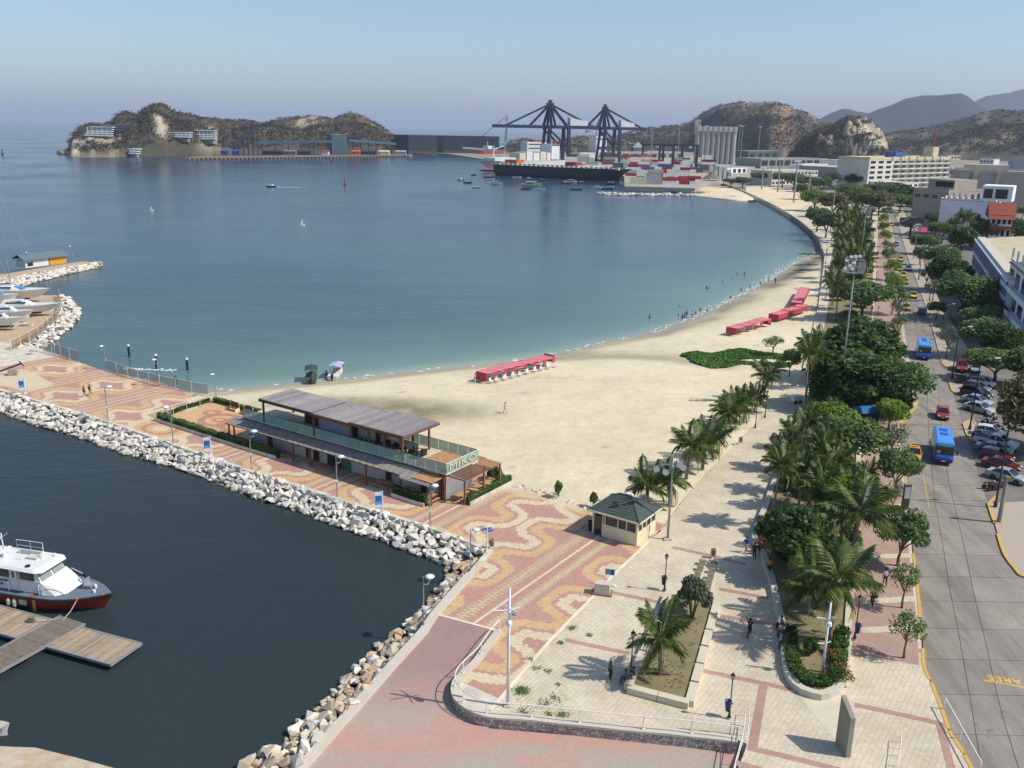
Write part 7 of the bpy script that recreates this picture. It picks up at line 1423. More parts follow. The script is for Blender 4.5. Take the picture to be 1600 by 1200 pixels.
# wooden floating dock, plank by plank
m_plank = rockmat('sun bleached plank', ['9c8a72', 'ab9980', '8f7f6a', 'b5a389']); m_plankd = rockmat('grey plank', ['7d7064', '857868', '776a5e'])
def dock(label, A, B, w, m, planks, z=.55):
 d = (B-A); L = d.length; o = thing('floating_dock', label, 'dock', (A.x, A.y, z), math.atan2(d.y, d.x), 'wooden floating docks'); n = int(L/.2); me = MB().box((0, 0, -.02), (.185, w-.2, .045)).mesh('plank', m)
 for i in range(n): put('plank', me, o, (.1+i*L/n, 0, random.Random(i).uniform(-.006, .006)))
 MB().box((L/2, w/2-.03, -.06), (L, .14, .2)).box((L/2, -w/2+.03, -.06), (L, .14, .2)).box((L-.03, 0, -.06), (.14, w, .2)).build('edge_beam', m_galv, o)
 for i in range(3): MB().box((L*(i+.5)/3, 0, -.45), (L/4, w*.8, .55)).build('float', m_boot, o)
 return o
d0 = Vector((14.2, -5.4, 0)).normalized(); nrm = Vector((-d0.y, d0.x, 0)); far0 = G(222, 1005, .55)
dock('long floating dock with pale planks beside the patrol boat', far0-nrm*1.65-d0*24, far0-nrm*1.65, 3.3, m_plank, 1)
bA = G(84, 985, .55); br = Vector((-.42, -.91, 0)).normalized(); dock('floating dock branch with darker grey planks', bA-br*2.0-nrm*.2, bA-nrm*.2+br*16, 2.9, m_plankd, 1, .60)
hy = thing('hydrant_box', 'rusty pump box standing on the dock under the hull', 'box', G(50, 971, .6)); MB().box((0, 0, .22), (.5, .4, .42)).build('box', m_brownbin, hy); MB().tube([(.2, 0, .3), (.6, -.1, .1), (1.4, .2, .05), (2.2, .5, .06)], .035, 5).build('hose', m_rope, hy)
dg = thing('dinghy', 'bow of a small white dinghy at the left edge', 'boat', G(-24, 1147, .15), .1); hull(dg, 3.4, 1.5, -.15, .45, m_bwhite, m_slabc, bow=.5)
qw = [G(a, b, 2.2) for a, b in [(-120, 1160), (0, 1166), (55, 1168), (120, 1184), (185, 1202), (230, 1290), (-120, 1290)]]
q = MB().prism([(p.x, p.y) for p in qw], -1, 2.2).build('quay_wall', mat('flaking whitewash', 'd8cdb8', .95, .2, 1.6, .6, .06, c2='b79a78')); tag(q, 'flaking whitewashed quay top in the bottom left corner', 'wall')
# mooring piles
for l, x, y, t in [('black white-topped mooring pile standing farthest left', 202, 557, 538), ('black white-topped mooring pile behind the fence lamp', 245, 577, 553), ('black white-topped mooring pile standing on the right', 293, 578, 559)]:
 p = G(x, y, 0); h = HT(p, t); o = thing('mooring_pile', l, 'post', p, 0, 'mooring piles off the fence'); MB().tube([(0, 0, -1), (0, 0, h-.35)], .22, 8).build('pile', m_blk, o); MB().lathe([(.24, h-.35), (.24, h-.1), (.05, h)], 8).build('white_cap', m_lampw, o)
# canopied boats at the water's edge
def launch(label, x, y, can, hullm, ang):
 o = thing('canopy_boat', label, 'boat', G(x, y, .1), ang, 'covered boats at the water edge'); hull(o, 5.6, 1.9, -.2, .75, hullm, m_bgrey, bow=.5, inset=.3)
 for sx in (-1.0, 1.2):
  for s in (-1, 1): MB().tube([(sx, s*.8, .7), (sx, s*.8, 2.1)], .03, 5).build('canopy_post', m_steel, o)
 b = MB(); b.loft([[(-1.5, -1.05, 2.05), (-1.5, 0, 2.25), (-1.5, 1.05, 2.05), (-1.5, 0, 2.2)], [(1.7, -1.05, 2.05), (1.7, 0, 2.25), (1.7, 1.05, 2.05), (1.7, 0, 2.2)]]); b.build('canopy', can, o); MB().box((-2.75, 0, .75), (.35, .35, .7)).box((-2.9, 0, .25), (.15, .15, .7)).build('outboard_motor', m_blk, o)
 for i in range(3): MB().box((-1.2+i*1.0, 0, .62), (.3, 1.5, .06)).build('bench_seat', m_cream, o)
 return o
launch('beached boat with a dark green canopy', 487, 594, mat('dark green canvas', '3a4640', .9, .1, 3), mat('dark hull', '4c5048', .6), 1.75); launch('beached boat with a lilac white canopy', 526, 588, mat('lilac canvas', 'aba9c4', .9, .08, 3), m_bwhite, 1.5)
for i, (dx, c) in enumerate([(-.8, 'c9a227'), (.2, 'a8442e'), (.9, 'c9852a')]): p = G(526, 588, .1); person('%s passenger sitting in the boat with the lilac canopy' % ORD[i], (p.x+dx*.3, p.y-.4+i*.9, .35), -1.5, 'sit', c, '2f3a4a', group='passengers in the lilac boat')
# broken line of small surf along the shore
b = MB(); SH = [Vector((p[0], p[1], 0)) for p in SHORE]; rg = random.Random(8)
for a_, c_ in zip(SH[:-1], SH[1:]):
 n = max(1, int((c_-a_).length/.9)); nx = Vector((-(c_-a_).y, (c_-a_).x, 0)).normalized()
 for i in range(n):
  p = a_.lerp(c_, (i+rg.random())/n); fs = min(1, max(.15, (p.x-5)/70))
  if rg.random() < .35+.5*fs:
   for k_ in range(2): q = p+nx*(rg.uniform(-.2, 1.2)+k_*rg.uniform(.0, 2.2)*fs); L_ = rg.uniform(.5, 1.8); d_ = (c_-a_).normalized()*L_/2; w_ = nx*rg.uniform(.04, .16)*(1+fs); b.quad(q-d_+Vector((0, 0, .03)), q-w_+Vector((0, 0, .03)), q+d_+Vector((0, 0, .03)), q+w_+Vector((0, 0, .05)))
b.build('surf', m_foam)['kind'] = 'stuff'
# boats propped up in the yard
def yacht(label, x, y, L, ang, z=2.0, kind='power', mast=None):
 p = G(x, y, z); p.z = 1.5; o = thing('yard_boat', label, 'boat', p, ang, 'boats propped up in the yard'); hull(o, L, L*.27, 1.0, 2.4 if kind == 'power' else 2.8, m_bwhite, m_bwhite, bow=.5, flare=.7, rake=.12)
 b = MB(); b.loft([[(-L*.4, -L*.09, .5), (-L*.4, L*.09, .5), (-L*.4, L*.1, 1.02), (-L*.4, -L*.1, 1.02)], [(L*.2, -.1, .6), (L*.2, .1, .6), (L*.25, .1, 1.02), (L*.25, -.1, 1.02)]]); b.build('keel', m_boot, o)
 for s in (-1, 1):
  for q in (-.25, .1): MB().tube([(L*q, s*L*.16, 0), (L*q, s*L*.11, 1.2)], .07, 5).build('prop', mat('rusty red prop', '6a2f28', .8), o)
 zt = 2.5 if kind == 'power' else 2.9
 MB().loft([[(-L*.3, -L*.09, zt), (-L*.3, L*.09, zt), (-L*.28, L*.08, zt+.9), (-L*.28, -L*.08, zt+.9)], [(L*.12, -L*.08, zt), (L*.12, L*.08, zt), (L*.02, L*.06, zt+.8), (L*.02, -L*.06, zt+.8)]]).build('cabin', m_bwhite, o); MB().box((-L*.1, 0, zt+.55), (L*.26, L*.178, .3)).build('cabin_window', m_win, o)
 if mast:
  MB().tube([(0, 0, zt), (-.2, 0, zt+mast)], .1, 6).build('mast', m_galv, o); MB().tube([(-.2, 0, zt+mast), (L*.48, 0, zt)], .02, 4).tube([(-.2, 0, zt+mast), (-L*.48, 0, zt)], .02, 4).build('stay', m_galv, o); MB().tube([(-.1, 0, zt+1.2), (-L*.35, 0, zt+1.1)], .16, 6).build('boom_cover', m_navy if mast > 12 else m_rope, o); MB().loft([[(L*.0, -.8, zt+.1), (L*.0, .8, zt+.1), (0, .6, zt+.7), (0, -.6, zt+.7)], [(L*.17, -.6, zt+.1), (L*.17, .6, zt+.1), (L*.15, .4, zt+.5), (L*.15, -.4, zt+.5)]]).build('spray_hood', mat('light blue canvas', '4f86c0', .9, .1, 3), o)
 else: MB().box((-L*.12, 0, zt+.95), (L*.2, L*.15, .1)).build('flybridge', m_bwhite, o); MB().tube([(L*.1, -L*.1, zt), (L*.1, -L*.1, zt+.6), (L*.44, 0, zt+.7), (L*.1, L*.1, zt+.6), (L*.1, L*.1, zt)], .025, 4).build('bow_rail', m_galv, o)
yacht('large white sailing yacht with tall mast at the far side of the yard', 18, 458, 17, .12, 3.5, 'sail', 21); yacht('white motor yacht with long bow pointing at the water', 40, 483, 14, .2, 3, 'power'); yacht('small white sailboat between the two larger yachts', -4, 470, 9, .1, 3, 'sail', 12); yacht('white sport boat on red props', 18, 497, 9, .12, 2.5); yacht('white fishing boat with windscreen nearest the promenade', 6, 508, 8, .05, 2.5)
cr = thing('boat_cover', 'white covered dinghy lying on the yard dirt', 'boat', G(43, 509, 1.5), .1); hull(cr, 2.6, 1.3, 0, .5, m_bwhite, m_bwhite, bow=.4)
# jetty shed
a, b_ = G(40, 419, 1.4), G(104, 411, 1.4); ang = math.atan2((b_-a).y, (b_-a).x); L = (b_-a).length; sh = thing('jetty_shed', 'low shed with blue grey roof and yellow and white walls on the jetty', 'shed', a, ang); hh = HT(a, 407.5)-1.4
MB().box((L*.28, 2, hh*.5), (L*.56, 4, hh)).build('white_wall', m_bwhite, sh); MB().box((L*.79, 2, hh*.5), (L*.42, 4.02, hh)).build('yellow_wall', mat('yellow wall', 'd9982c', .7, .1, 1), sh); MB().loft([[(-.8, -.8, hh+.1), (-.8, 2, hh+1.6), (-.8, 4.8, hh+.1), (-.8, 2, hh+1.4)], [(L+.6, -.8, hh+.1), (L+.6, 2, hh+1.6), (L+.6, 4.8, hh+.1), (L+.6, 2, hh+1.4)]]).build('roof', mat('blue grey roof', '5f7076', .6, .1, 1), sh)
MB().box((L*.12, -.02, hh*.45), (1.6, .06, hh*.5)).build('door', m_dark, sh)
# sails, buoy and a speeding launch
for l, x, y, t in [('small white sailboat in the middle of the bay', 473, 353, 341), ('distant small white sailboat to the left of the bay', 237, 330, 321)]:
 p = G(x, y, 0); h = HT(p, t); o = thing('sailboat', l, 'sailboat', p, .5, 'sailboats in the bay'); hull(o, h*.7, h*.22, -.1, .5, m_bwhite, m_cream, bow=.5); MB().tube([(h*.05, 0, .4), (h*.05, 0, h)], .05, 5).build('mast', m_galv, o); b = MB(); b.loft([[(h*.04, 0, .9), (h*.04, .04, .9), (-h*.28, .12, .9)], [(h*.045, 0, h*.98), (h*.045, .03, h*.98), (h*.03, .03, h*.98)]]); b.build('sail', m_bwhite, o)
p = G(539, 289, 0); h = HT(p, 277); o = thing('channel_buoy', 'red channel buoy with lattice top in the bay', 'buoy', p); mr = mat('buoy red', 'b02a33', .5, .1, 2); MB().lathe([(h*.14, -.4), (h*.2, .3), (h*.2, h*.2), (h*.1, h*.3)], 10).build('float', mr, o); MB().lathe([(h*.09, h*.3), (h*.07, h*.72), (h*.1, h*.75), (h*.08, h*.86), (h*.02, h)], 8).build('tower', mr, o)
p = G(423, 292, 0); o = thing('speedboat', 'small dark launch trailing a white wake', 'boat', p, 3.0); hull(o, 7, 2.2, -.2, .8, m_boot, m_bwhite, bow=.5); MB().box((-.5, 0, 1.3), (2, 1.4, 1.0)).build('cabin', m_bwhite, o); b = MB()
for i in range(50): t = i/50; b.lathe([(.5*(1-t)+.2, -.02), (.2, .05)], 5, (p.x+4+t*16, p.y+random.Random(i).gauss(0, .5+t*1.5), 0))
b.build('wake', m_foam)['kind'] = 'stuff'
p = G(4, 242, 0); o = thing('channel_marker', 'dark slim channel marker at the far left', 'buoy', p); MB().lathe([(1.6, -.4), (1.6, 1), (.6, 1.6), (.4, 5), (.9, 5.2), (.2, 7)], 8).build('tower', m_boot, o); MB().lathe([(.3, 7), (.3, 7.6)], 6).build('lantern', m_lens, o)
# moored fishing boats
def moored(label, x, y, L, hm, dm, ang, cab=None, canopy=False):
 o = thing('moored_boat', label, 'boat', G(x, y, 0), ang, 'moored fishing boats'); hull(o, L, L*.26, -.3, L*.085+.35, hm, dm, bow=.45, inset=.15)
 if cab: MB().loft([[(-L*.3, -L*.09, .8), (-L*.3, L*.09, .8), (-L*.28, L*.08, .8+L*.16), (-L*.28, -L*.08, .8+L*.16)], [(L*.1, -L*.09, .8), (L*.1, L*.09, .8), (L*.04, L*.08, .8+L*.15), (L*.04, -L*.08, .8+L*.15)]]).build('cabin', cab, o); MB().box((-L*.1, 0, .8+L*.09), (L*.3, L*.185, L*.05)).build('cabin_window', m_win, o)
 if canopy: MB().box((-L*.05, 0, L*.2+.5), (L*.55, L*.24, .12)).build('canopy', m_bwhite, o)
 if canopy:
  for s in (-1, 1): MB().tube([(-L*.25, s*L*.1, .6), (-L*.25, s*L*.1, L*.2+.5)], .06, 4).tube([(L*.18, s*L*.1, .6), (L*.18, s*L*.1, L*.2+.5)], .06, 4).build('canopy_post', m_galv, o)
m_hb = mat('blue grey hull', '4a5a6c', .6, .1, 1); m_hg = mat('dull green hull', '4d6058', .6, .1, 1); m_hm = mat('maroon hull', '5e3a3c', .6, .1, 1); m_hy = mat('cream hull', 'd8d0a8', .6, .1, 1)
for x, y, L, hm, dm, a, cb, cn, l in [(831, 291, 15, m_hy, m_bwhite, -.1, m_bwhite, True, 'largest cream and white passenger launch among the moored boats'), (720, 282, 7, m_bwhite, m_bgrey, -.6, m_bwhite, False, 'white boat with cabin at the far left of the moored boats'), (731, 286, 7, m_hb, m_bgrey, -.1, None, False, 'low blue grey boat beside the leftmost white one'), (746, 294, 7, m_bwhite, m_cream, -.05, None, False, 'open white boat alone on the lower left'), (740, 274, 5, m_boot, m_boot, 0, None, False, 'tiny dark skiff nearest the white ship bow'), (764, 278, 9, m_hm, m_bwhite, 0, None, True, 'maroon boat with white awning'), (766, 281, 8, m_bwhite, m_cream, 0, None, False, 'white boat just below the maroon one'), (775, 288, 9, m_bwhite, m_bgrey, 0, m_bwhite, True, 'grey white boat with awning below the maroon one'), (793, 279, 8, m_hb, m_bwhite, 0, None, False, 'pale open boat right of the maroon one'), (808, 278, 8, m_bwhite, m_bgrey, 0, None, False, 'low white boat in front of the dark ship'), (828, 281, 8, m_hb, m_bwhite, 0, m_bwhite, False, 'blue hulled boat with white cabin behind the passenger launch'), (822, 296, 8, m_hb, m_bgrey, 0, None, False, 'blue skiff left below the passenger launch'), (845, 297, 6, m_bwhite, m_bgrey, 0, None, False, 'small white skiff right below the passenger launch'), (848, 283, 8, m_hg, m_bgrey, .1, m_hg, False, 'green fishing boat with wheelhouse'), (885, 287, 8, m_hb, m_bwhite, 0, m_bwhite, False, 'boat with white house beneath the crane'), (893, 285, 9, m_bwhite, m_bwhite, 0, None, True, 'long white boat right of the one beneath the crane'), (909, 287, 6, m_hb, m_bgrey, 0, None, True, 'small boat with awning left of the dark skiffs'), (901, 297, 9, m_hg, m_bgrey, 0, None, False, 'long grey green open boat low in the group'), (936, 295, 9, m_bwhite, m_bgrey, -.05, m_bwhite, False, 'white boat left of the navy skiff'), (950, 296, 9, m_hb, m_boot, 0, None, False, 'navy blue open skiff above the groyne'), (955, 289, 9, m_hm, m_boot, 0, None, True, 'dark wooden boat with awning under the ship stern'), (954, 293, 6, m_bwhite, m_bgrey, 0, None, False, 'pale skiff under the dark wooden boat'), (987, 297, 10, m_hb, m_bgrey, 0, None, False, 'blue boat at the middle of the groyne'), (994, 293, 6, m_hg, m_bgrey, 0, None, False, 'green skiff above the blue boat at the groyne'), (1010, 290, 7, m_hb, m_boot, 0, None, False, 'dark blue skiff by the container quay'), (988, 289, 5, m_hb, m_boot, 0, None, False, 'smallest skiff near the container quay'), (1053, 302, 10, m_hb, m_bwhite, .1, m_bgrey, False, 'blue grey boat nearest the sand spit'), (1065, 297, 9, m_boot, m_boot, .1, None, False, 'dark boat behind the blue grey one at the spit'), (1089, 302, 8, m_cream, m_boot, 0, None, False, 'cream boat drawn up on the sand spit'), (1100, 291, 9, m_boot, m_hb, .1, None, False, 'dark boat at the thatched hut'), (1139, 309, 9, m_hm, m_boot, 0, None, False, 'brown boat lying on the right of the spit'), (1176, 315, 6, m_hb, m_boot, .4, None, False, 'small dark boat below the sea wall')]: moored(l, x, y, L, hm, dm, a, cb, cn)
# red tents on the sand
m_rcan = mat('red canvas', 'b4404c', .85, .12, 2); m_rtop_lit = mat('faded sunlit red canvas', 'd4777c', .9, .12, .8)  # tent tops paler than the sides: sunlight and fading both put into the colour
def tents(label, a, b, n, open_side, group='rows of red beach tents'):
 A, B = GB(*a), GB(*b); d = B-A; L = d.length; o = thing('beach_tents', label, 'tent', A, math.atan2(d.y, d.x), group); w, h = 2.4, 1.72; s = L/n; rgt = random.Random(len(label))
 for i in range(n):
  x = i*s+.07; z = (B.z-A.z)*i/n+rgt.uniform(-.06, .06); sg_ = rgt.uniform(.1, .24)
  MB().loft([[(x+.02, -w/2, z+h-.05), (x+.02, w/2, z+h-.05), (x+.02, w/2, z+h), (x+.02, -w/2, z+h)], [(x+s/2, -w/2, z+h-sg_-.05), (x+s/2, w/2, z+h-sg_-.05), (x+s/2, w/2, z+h-sg_), (x+s/2, -w/2, z+h-sg_)], [(x+s-.16, -w/2, z+h-.05), (x+s-.16, w/2, z+h-.05), (x+s-.16, w/2, z+h), (x+s-.16, -w/2, z+h)]]).build('roof_panel', m_rtop_lit, o)
  MB().box((x+s/2, w/2, z+h*.62), (s-.1, .04, h*.7)).build('back_panel', m_rcan, o)
  if open_side: MB().box((x+s*.82, -w/2, z+h*.72), (s*.34, .04, h*.5)).build('side_flap', m_rcan, o)
  else: MB().box((x+s/2, -w/2, z+h*.68), (s-.06, .04, h*.62)).build('front_flap', m_rcan, o)
  b = MB();
  for y in (-w/2, w/2): b.tube([(x, y, z), (x, y, z+h)], .03, 4).tube([(x+s, y, z), (x+s, y, z+h)], .03, 4)
  b.build('pole', m_galv, o)
 for x in (0, L): MB().box((x, 0, h*.6), (.04, w, h*.72)).build('end_panel', m_rcan, o)
 return o
tents('nearest row of red beach tents with white chairs', (752, 598), (858, 571), 7, True); tents('left row of red tents on the far beach', (1142, 525), (1196, 509), 4, True); tents('middle row of red tents on the far beach', (1208, 503), (1253, 488), 5, False); tents('right row of red tents running up to the walk', (1243, 484), (1256, 460), 3, False)
A, B = GB(752, 598), GB(858, 571); nn = Vector((B.y-A.y, A.x-B.x, 0)).normalized()
for i in range(18):
 p = A.lerp(B, (i+.6)/18.5)+nn*(1.6+.5*(i % 2)); p.z = beach_z(p.x, p.y); o = thing('beach_chair', '%s white plastic chair before the nearest tents, from the vendor' % ORD[i], 'chair', p, math.atan2(nn.y, nn.x)+(i % 3)*.3, 'white plastic chairs at the tents')
 put('seat', cached('bcs', lambda: MB().box((0, 0, .42), (.5, .5, .05)).mesh('seat', m_bwhite)), o); put('backrest', cached('bcb', lambda: MB().box((-.24, 0, .68), (.06, .5, .5)).mesh('backrest', m_bwhite)), o); put('legs', cached('bcl', lambda: MB().box((.2, .2, .2), (.05, .05, .4)).box((.2, -.2, .2), (.05, .05, .4)).box((-.2, .2, .2), (.05, .05, .4)).box((-.2, -.2, .2), (.05, .05, .4)).mesh('legs', m_bwhite)), o)
# ================================================================== hills
m_hill = attrmat('scrub hillside', rough=.95, scale=.05, var=.18, bump=.6, bd=3.0, grime=.25)
HILLS = {}
HC = {'mtn': '2e352c', 'mtn2': '3a3a2f', 'brown': '51483d', 'green': '474a38', 'dry': '857660', 'rock': 'b3a78f', 'pale': '9a8d74', 'earth': '8d7560'}
def hill(name, sil, foot, depth, seed, mixes, patches=(), nv=30, nu=170, jag=.10, steep=.8, scrub=2500, leaf='scrub', blob=2.0):
 """sil: skyline points of the ridge; foot: line of the near foot; the ridge stands half the depth behind the foot"""
 sx = [a for a, b in sil]; fx = np.linspace(sx[0], sx[-1], nu); fyv = np.interp(fx, [a for a, b in foot], [b for a, b in foot]); ty = np.interp(fx, sx, [b for a, b in sil])
 X = np.zeros((nv, nu)); Y = X.copy(); Z = X.copy(); rid = int(nv*.55)
 for i in range(nu):
  f = G(fx[i], fyv[i], 1.0); d = Vector((f.x, f.y)).normalized(); r = Vector((f.x, f.y))+d*depth*.5; hz = max(2.0, HT((r.x, r.y), ty[i]))
  for j in range(nv):
   t = j/rid if j <= rid else 1+(j-rid)/(nv-1-rid); q = Vector((f.x, f.y))+d*depth*.5*t; X[j, i], Y[j, i] = q.x, q.y
   s = math.sin(min(t, 2-t)*math.pi/2) if t <= 2 else 0; Z[j, i] = hz*max(0, s)**steep if t < 1 else hz*max(0, s)**.9
 H = Z.max(); n = fractal(X, Y, seed, depth*.28, 5, .55); n2 = fractal(X, Y, seed+1, depth*.07, 4); w = np.clip(Z/H*3, 0, 1); tt = np.linspace(0, 1, nv)[:, None]
 front = (np.arange(nv)[:, None] < rid); Z = Z+w*H*jag*(n*np.where(front, np.clip((rid-np.arange(nv)[:, None])/rid*2.2, .12, 1), .5)+.35*n2); Z[0] = -1.5; Z[-1] = 0
 k = [np.array(lin(HC[c])) for c in mixes]; Yc = Y*.6+Z*3.5; m0 = np.clip(.5+.8*fractal(X, Yc, seed+2, depth*.22, 5, .6), 0, 1)[..., None]; C = k[0]*(1-m0)+k[1]*m0
 if len(k) > 2: m1 = np.clip(1.6*fractal(X, Yc, seed+3, depth*.15, 5, .65)-.35, 0, 1)[..., None]; C = C*(1-m1)+k[2]*m1
 PX = np.tile(fx, (nv, 1)); TV = np.tile(np.arange(nv)[:, None]/rid, (1, nu))
 for (cx, ct, rx, rt, col, st) in patches:
  g = np.exp(-(((PX-cx)/rx)**2+((TV-ct)/rt)**2)**1.5)*st*np.clip(.8+1.9*fractal(X, Yc, seed+7, depth*.11, 6, .68), 0, 1.25); g = np.clip(g, 0, 1)[..., None]; C = C*(1-g)+np.array(lin(HC[col]))*g
 o = put(name, gridmesh(name, X, Y, Z, m_hill, None, C)); o['kind'] = 'structure'; HILLS[name] = (fx, X, Y, Z)
 if scrub:
  rg = np.random.RandomState(seed+9); jj = np.where(rg.rand(scrub) < .5, rg.randint(1, max(3, rid//2), scrub), rg.randint(1, nv-1, scrub)); ii = rg.randint(1, nu-1, scrub); c = C[jj, ii]; keepb = (c.sum(1) < .55); jj, ii = jj[keepb], ii[keepb]; P = []
  for a, b in zip(jj, ii):
   t_, u_ = rg.rand(2); x, y, z = [Q[a, b]*(1-t_)*(1-u_)+Q[a+1, b]*t_*(1-u_)+Q[a, b+1]*(1-t_)*u_+Q[a+1, b+1]*t_*u_ for Q in (X, Y, Z)]; s = blob*rg.uniform(.5, 1.3)
   for _ in range(7): P.append((x+rg.randn()*s, y+rg.randn()*s, z+rg.rand()*s*1.3))
  sc = leaves_on('hill_scrub', P, LEAF[leaf], blob*.85, None, .5, seed); sc['kind'] = 'stuff'
 return o
hill('far_mountain', [(1440, 188), (1500, 166), (1530, 151), (1560, 144), (1600, 137), (1660, 126), (1760, 140)], [(1440, 222), (1760, 226)], 2600, 50, ('mtn', 'mtn2'), scrub=0, jag=.05)
hill('far_mountain', [(1255, 200), (1275, 190), (1290, 180), (1308, 172), (1320, 171), (1335, 175), (1352, 177), (1375, 168), (1392, 161), (1408, 153), (1430, 149), (1455, 149), (1478, 147), (1490, 147), (1502, 152), (1512, 160), (1530, 170), (1580, 186), (1640, 200)], [(1255, 221), (1640, 229)], 1900, 51, ('mtn', 'mtn2'), scrub=0, jag=.06)
hill('dry_hill', [(1340, 225), (1365, 216), (1385, 211), (1405, 208), (1430, 204), (1455, 198), (1480, 192), (1505, 184), (1530, 178), (1545, 174), (1560, 174), (1575, 176), (1600, 176), (1640, 178), (1720, 190)], [(1340, 244), (1720, 258)], 900, 52, ('green', 'brown', 'dry'), [(1385, .6, 14, .3, 'earth', .9), (1440, .75, 8, .3, 'dry', .8), (1530, .7, 12, .25, 'dry', .7)], scrub=3000, blob=3.5)
hill('dry_hill', [(945, 226), (968, 212), (985, 206), (1005, 201), (1030, 199), (1055, 198), (1078, 192), (1090, 181), (1103, 171), (1118, 163), (1140, 162), (1160, 165), (1185, 164), (1205, 164), (1225, 168), (1245, 175), (1262, 183), (1280, 194), (1297, 206), (1320, 222), (1345, 236)], [(945, 233), (1090, 238), (1200, 246), (1345, 247)], 620, 53, ('green', 'brown', 'dry'), [(1140, .9, 10, .12, 'pale', .8), (1160, .75, 10, .12, 'pale', .7), (1217, .45, 22, .35, 'earth', .85), (1262, .8, 10, .3, 'dry', .7)], scrub=3500, blob=3.0)
hill('rocky_hill', [(1225, 252), (1240, 232), (1255, 214), (1275, 202), (1295, 194), (1306, 184), (1318, 181), (1332, 181), (1343, 187), (1352, 194), (1360, 204), (1372, 214), (1380, 228), (1390, 250)], [(1225, 259), (1390, 265)], 210, 54, ('green', 'brown', 'brown'), [(1350, .62, 26, .42, 'rock', 1.1), (1340, .35, 30, .3, 'rock', .9), (1372, .45, 14, .4, 'rock', 1.0), (1300, .25, 22, .16, 'rock', .7)], scrub=2600, blob=1.8, jag=.24, steep=.75, nv=44)
hill('port_hill', [(772, 236), (785, 228), (800, 219), (815, 216), (828, 217), (840, 223), (852, 229), (866, 226), (885, 216), (910, 212), (940, 213), (965, 216), (990, 224), (1010, 236)], [(772, 239), (1010, 241)], 160, 55, ('green', 'brown', 'dry'), scrub=1000, blob=2.2)
hill('headland', [(106, 243), (109, 232), (115, 216), (128, 203), (142, 197), (165, 196), (180, 192), (188, 180), (203, 175), (215, 178), (222, 177), (232, 168), (245, 163), (258, 163), (266, 168), (277, 174), (292, 177), (310, 181), (330, 183), (352, 186), (375, 186), (395, 187), (412, 192), (430, 189), (445, 186), (465, 185), (490, 184), (510, 187), (525, 188), (535, 181), (546, 178), (560, 179), (575, 185), (590, 194), (604, 205), (620, 217), (636, 228), (652, 238)], [(106, 244.5), (300, 243), (480, 240), (652, 240)], 250, 56, ('brown', 'brown', 'green'),
 [(118, .3, 9, .35, 'rock', 1.1), (145, .28, 22, .25, 'rock', 1.1), (172, .28, 22, .3, 'pale', 1.2), (255, .25, 12, .2, 'rock', .8), (330, .25, 26, .25, 'pale', .9), (225, .62, 18, .14, 'dry', .9), (485, .62, 26, .3, 'pale', 1.0), (430, .55, 30, .25, 'dry', .8), (590, .55, 14, .3, 'dry', .6), (570, .8, 20, .2, 'earth', .5)], nu=260, nv=36, scrub=6500, jag=.10, steep=.62, blob=2.0)
isl = spit('islet', [(88, 240), (95, 237), (104, 238), (110, 241), (98, 242)], 5, mat('islet rock', '9a8d78', .95, .3, .2, .6))
# ================================================================== port
m_quay = mat('quay concrete', 'a39b8c', .9, .15, .1)
Q = [(975, 292), (1085, 294)]
qa = G(640, 242, 3); qb = G(290, 246, 3)
o = MB(); o.prism([(qb.x, qb.y), (qa.x, qa.y), (qa.x, qa.y+40), (qb.x, qb.y+40)], -2, 3.0); tag(o.build('coal_quay', m_brownbin), 'long pale quay wall along the foot of the headland', 'quay')
b = MB(); n = 60
for i in range(n): p = qb.lerp(qa, (i+.5)/n); b.box((p.x, p.y-.6, .8), ((qa-qb).length/n*.5, 1, 2.6), math.atan2((qa-qb).y, (qa-qb).x))
tag(b.build('quay_fender_row', m_boot), 'row of dark fenders along the pale quay wall', 'fender', None, 'stuff')
struct('container_quay', MB().prism([tuple(p[:2]) for p in Gl([(976, 291), (1086, 294), (1110, 285), (1180, 278), (1180, 245), (850, 245), (855, 262), (975, 275)], 3)], -2, 3.0), m_quay, tri=True)
CC = {'white': ('d4d4cf', 34), 'cream': ('c9c0a4', 12), 'grey': ('9aa09f', 12), 'red': ('9c2f2c', 22), 'maroon': ('6e2a2c', 6), 'orange': ('c05a34', 4), 'blue': ('2f4f7d', 8), 'green': ('3a7058', 3)}
mc = {k: mat('container '+k, v[0], .6, .1, .3) for k, v in CC.items()}
def cont_mesh(L, k):
 def f():
  b = MB(); w, h = 2.44, 2.59; n = 10; pts = []
  for i in range(n+1): x = -L/2+.12+(L-.24)*i/n; pts.append((x, -w/2+(.09 if i % 2 else .0)))
  poly = [(-L/2, -w/2)]+pts+[(L/2, -w/2), (L/2, w/2)]+[(x, -y) for x, y in pts[::-1]]+[(-L/2, w/2)]; b.prism(poly, .12, h-.1)
  for sx in (-1, 1):
   for sy in (-1, 1): b.box((sx*(L/2-.06), sy*(w/2-.06), h/2), (.16, .16, h))
  b.box((0, 0, h-.06), (L, w, .1)).box((0, 0, .06), (L, w, .12)); return b.mesh('shipping_container', mc[k])
 return cached(('cont', L, k), f)
rg = random.Random(21); cw = [k for k, v in CC.items() for _ in range(v[1])]; NC = 0
def stack(p, n, L, ang, cols=None, where=''):
 global NC
 for j in range(n):
  k = cols[j] if cols else rg.choice(cw); o = put('shipping_container', cont_mesh(L, k), None, (p.x, p.y, 3.0+j*2.62), ang); NC += 1
  tag(o, '%s %s container, %s layer, %s' % (k, 'long' if L > 8 else 'short', ORD[j], where), 'container', '%s %s containers in the port stacks' % (k, 'long' if L > 8 else 'short'))
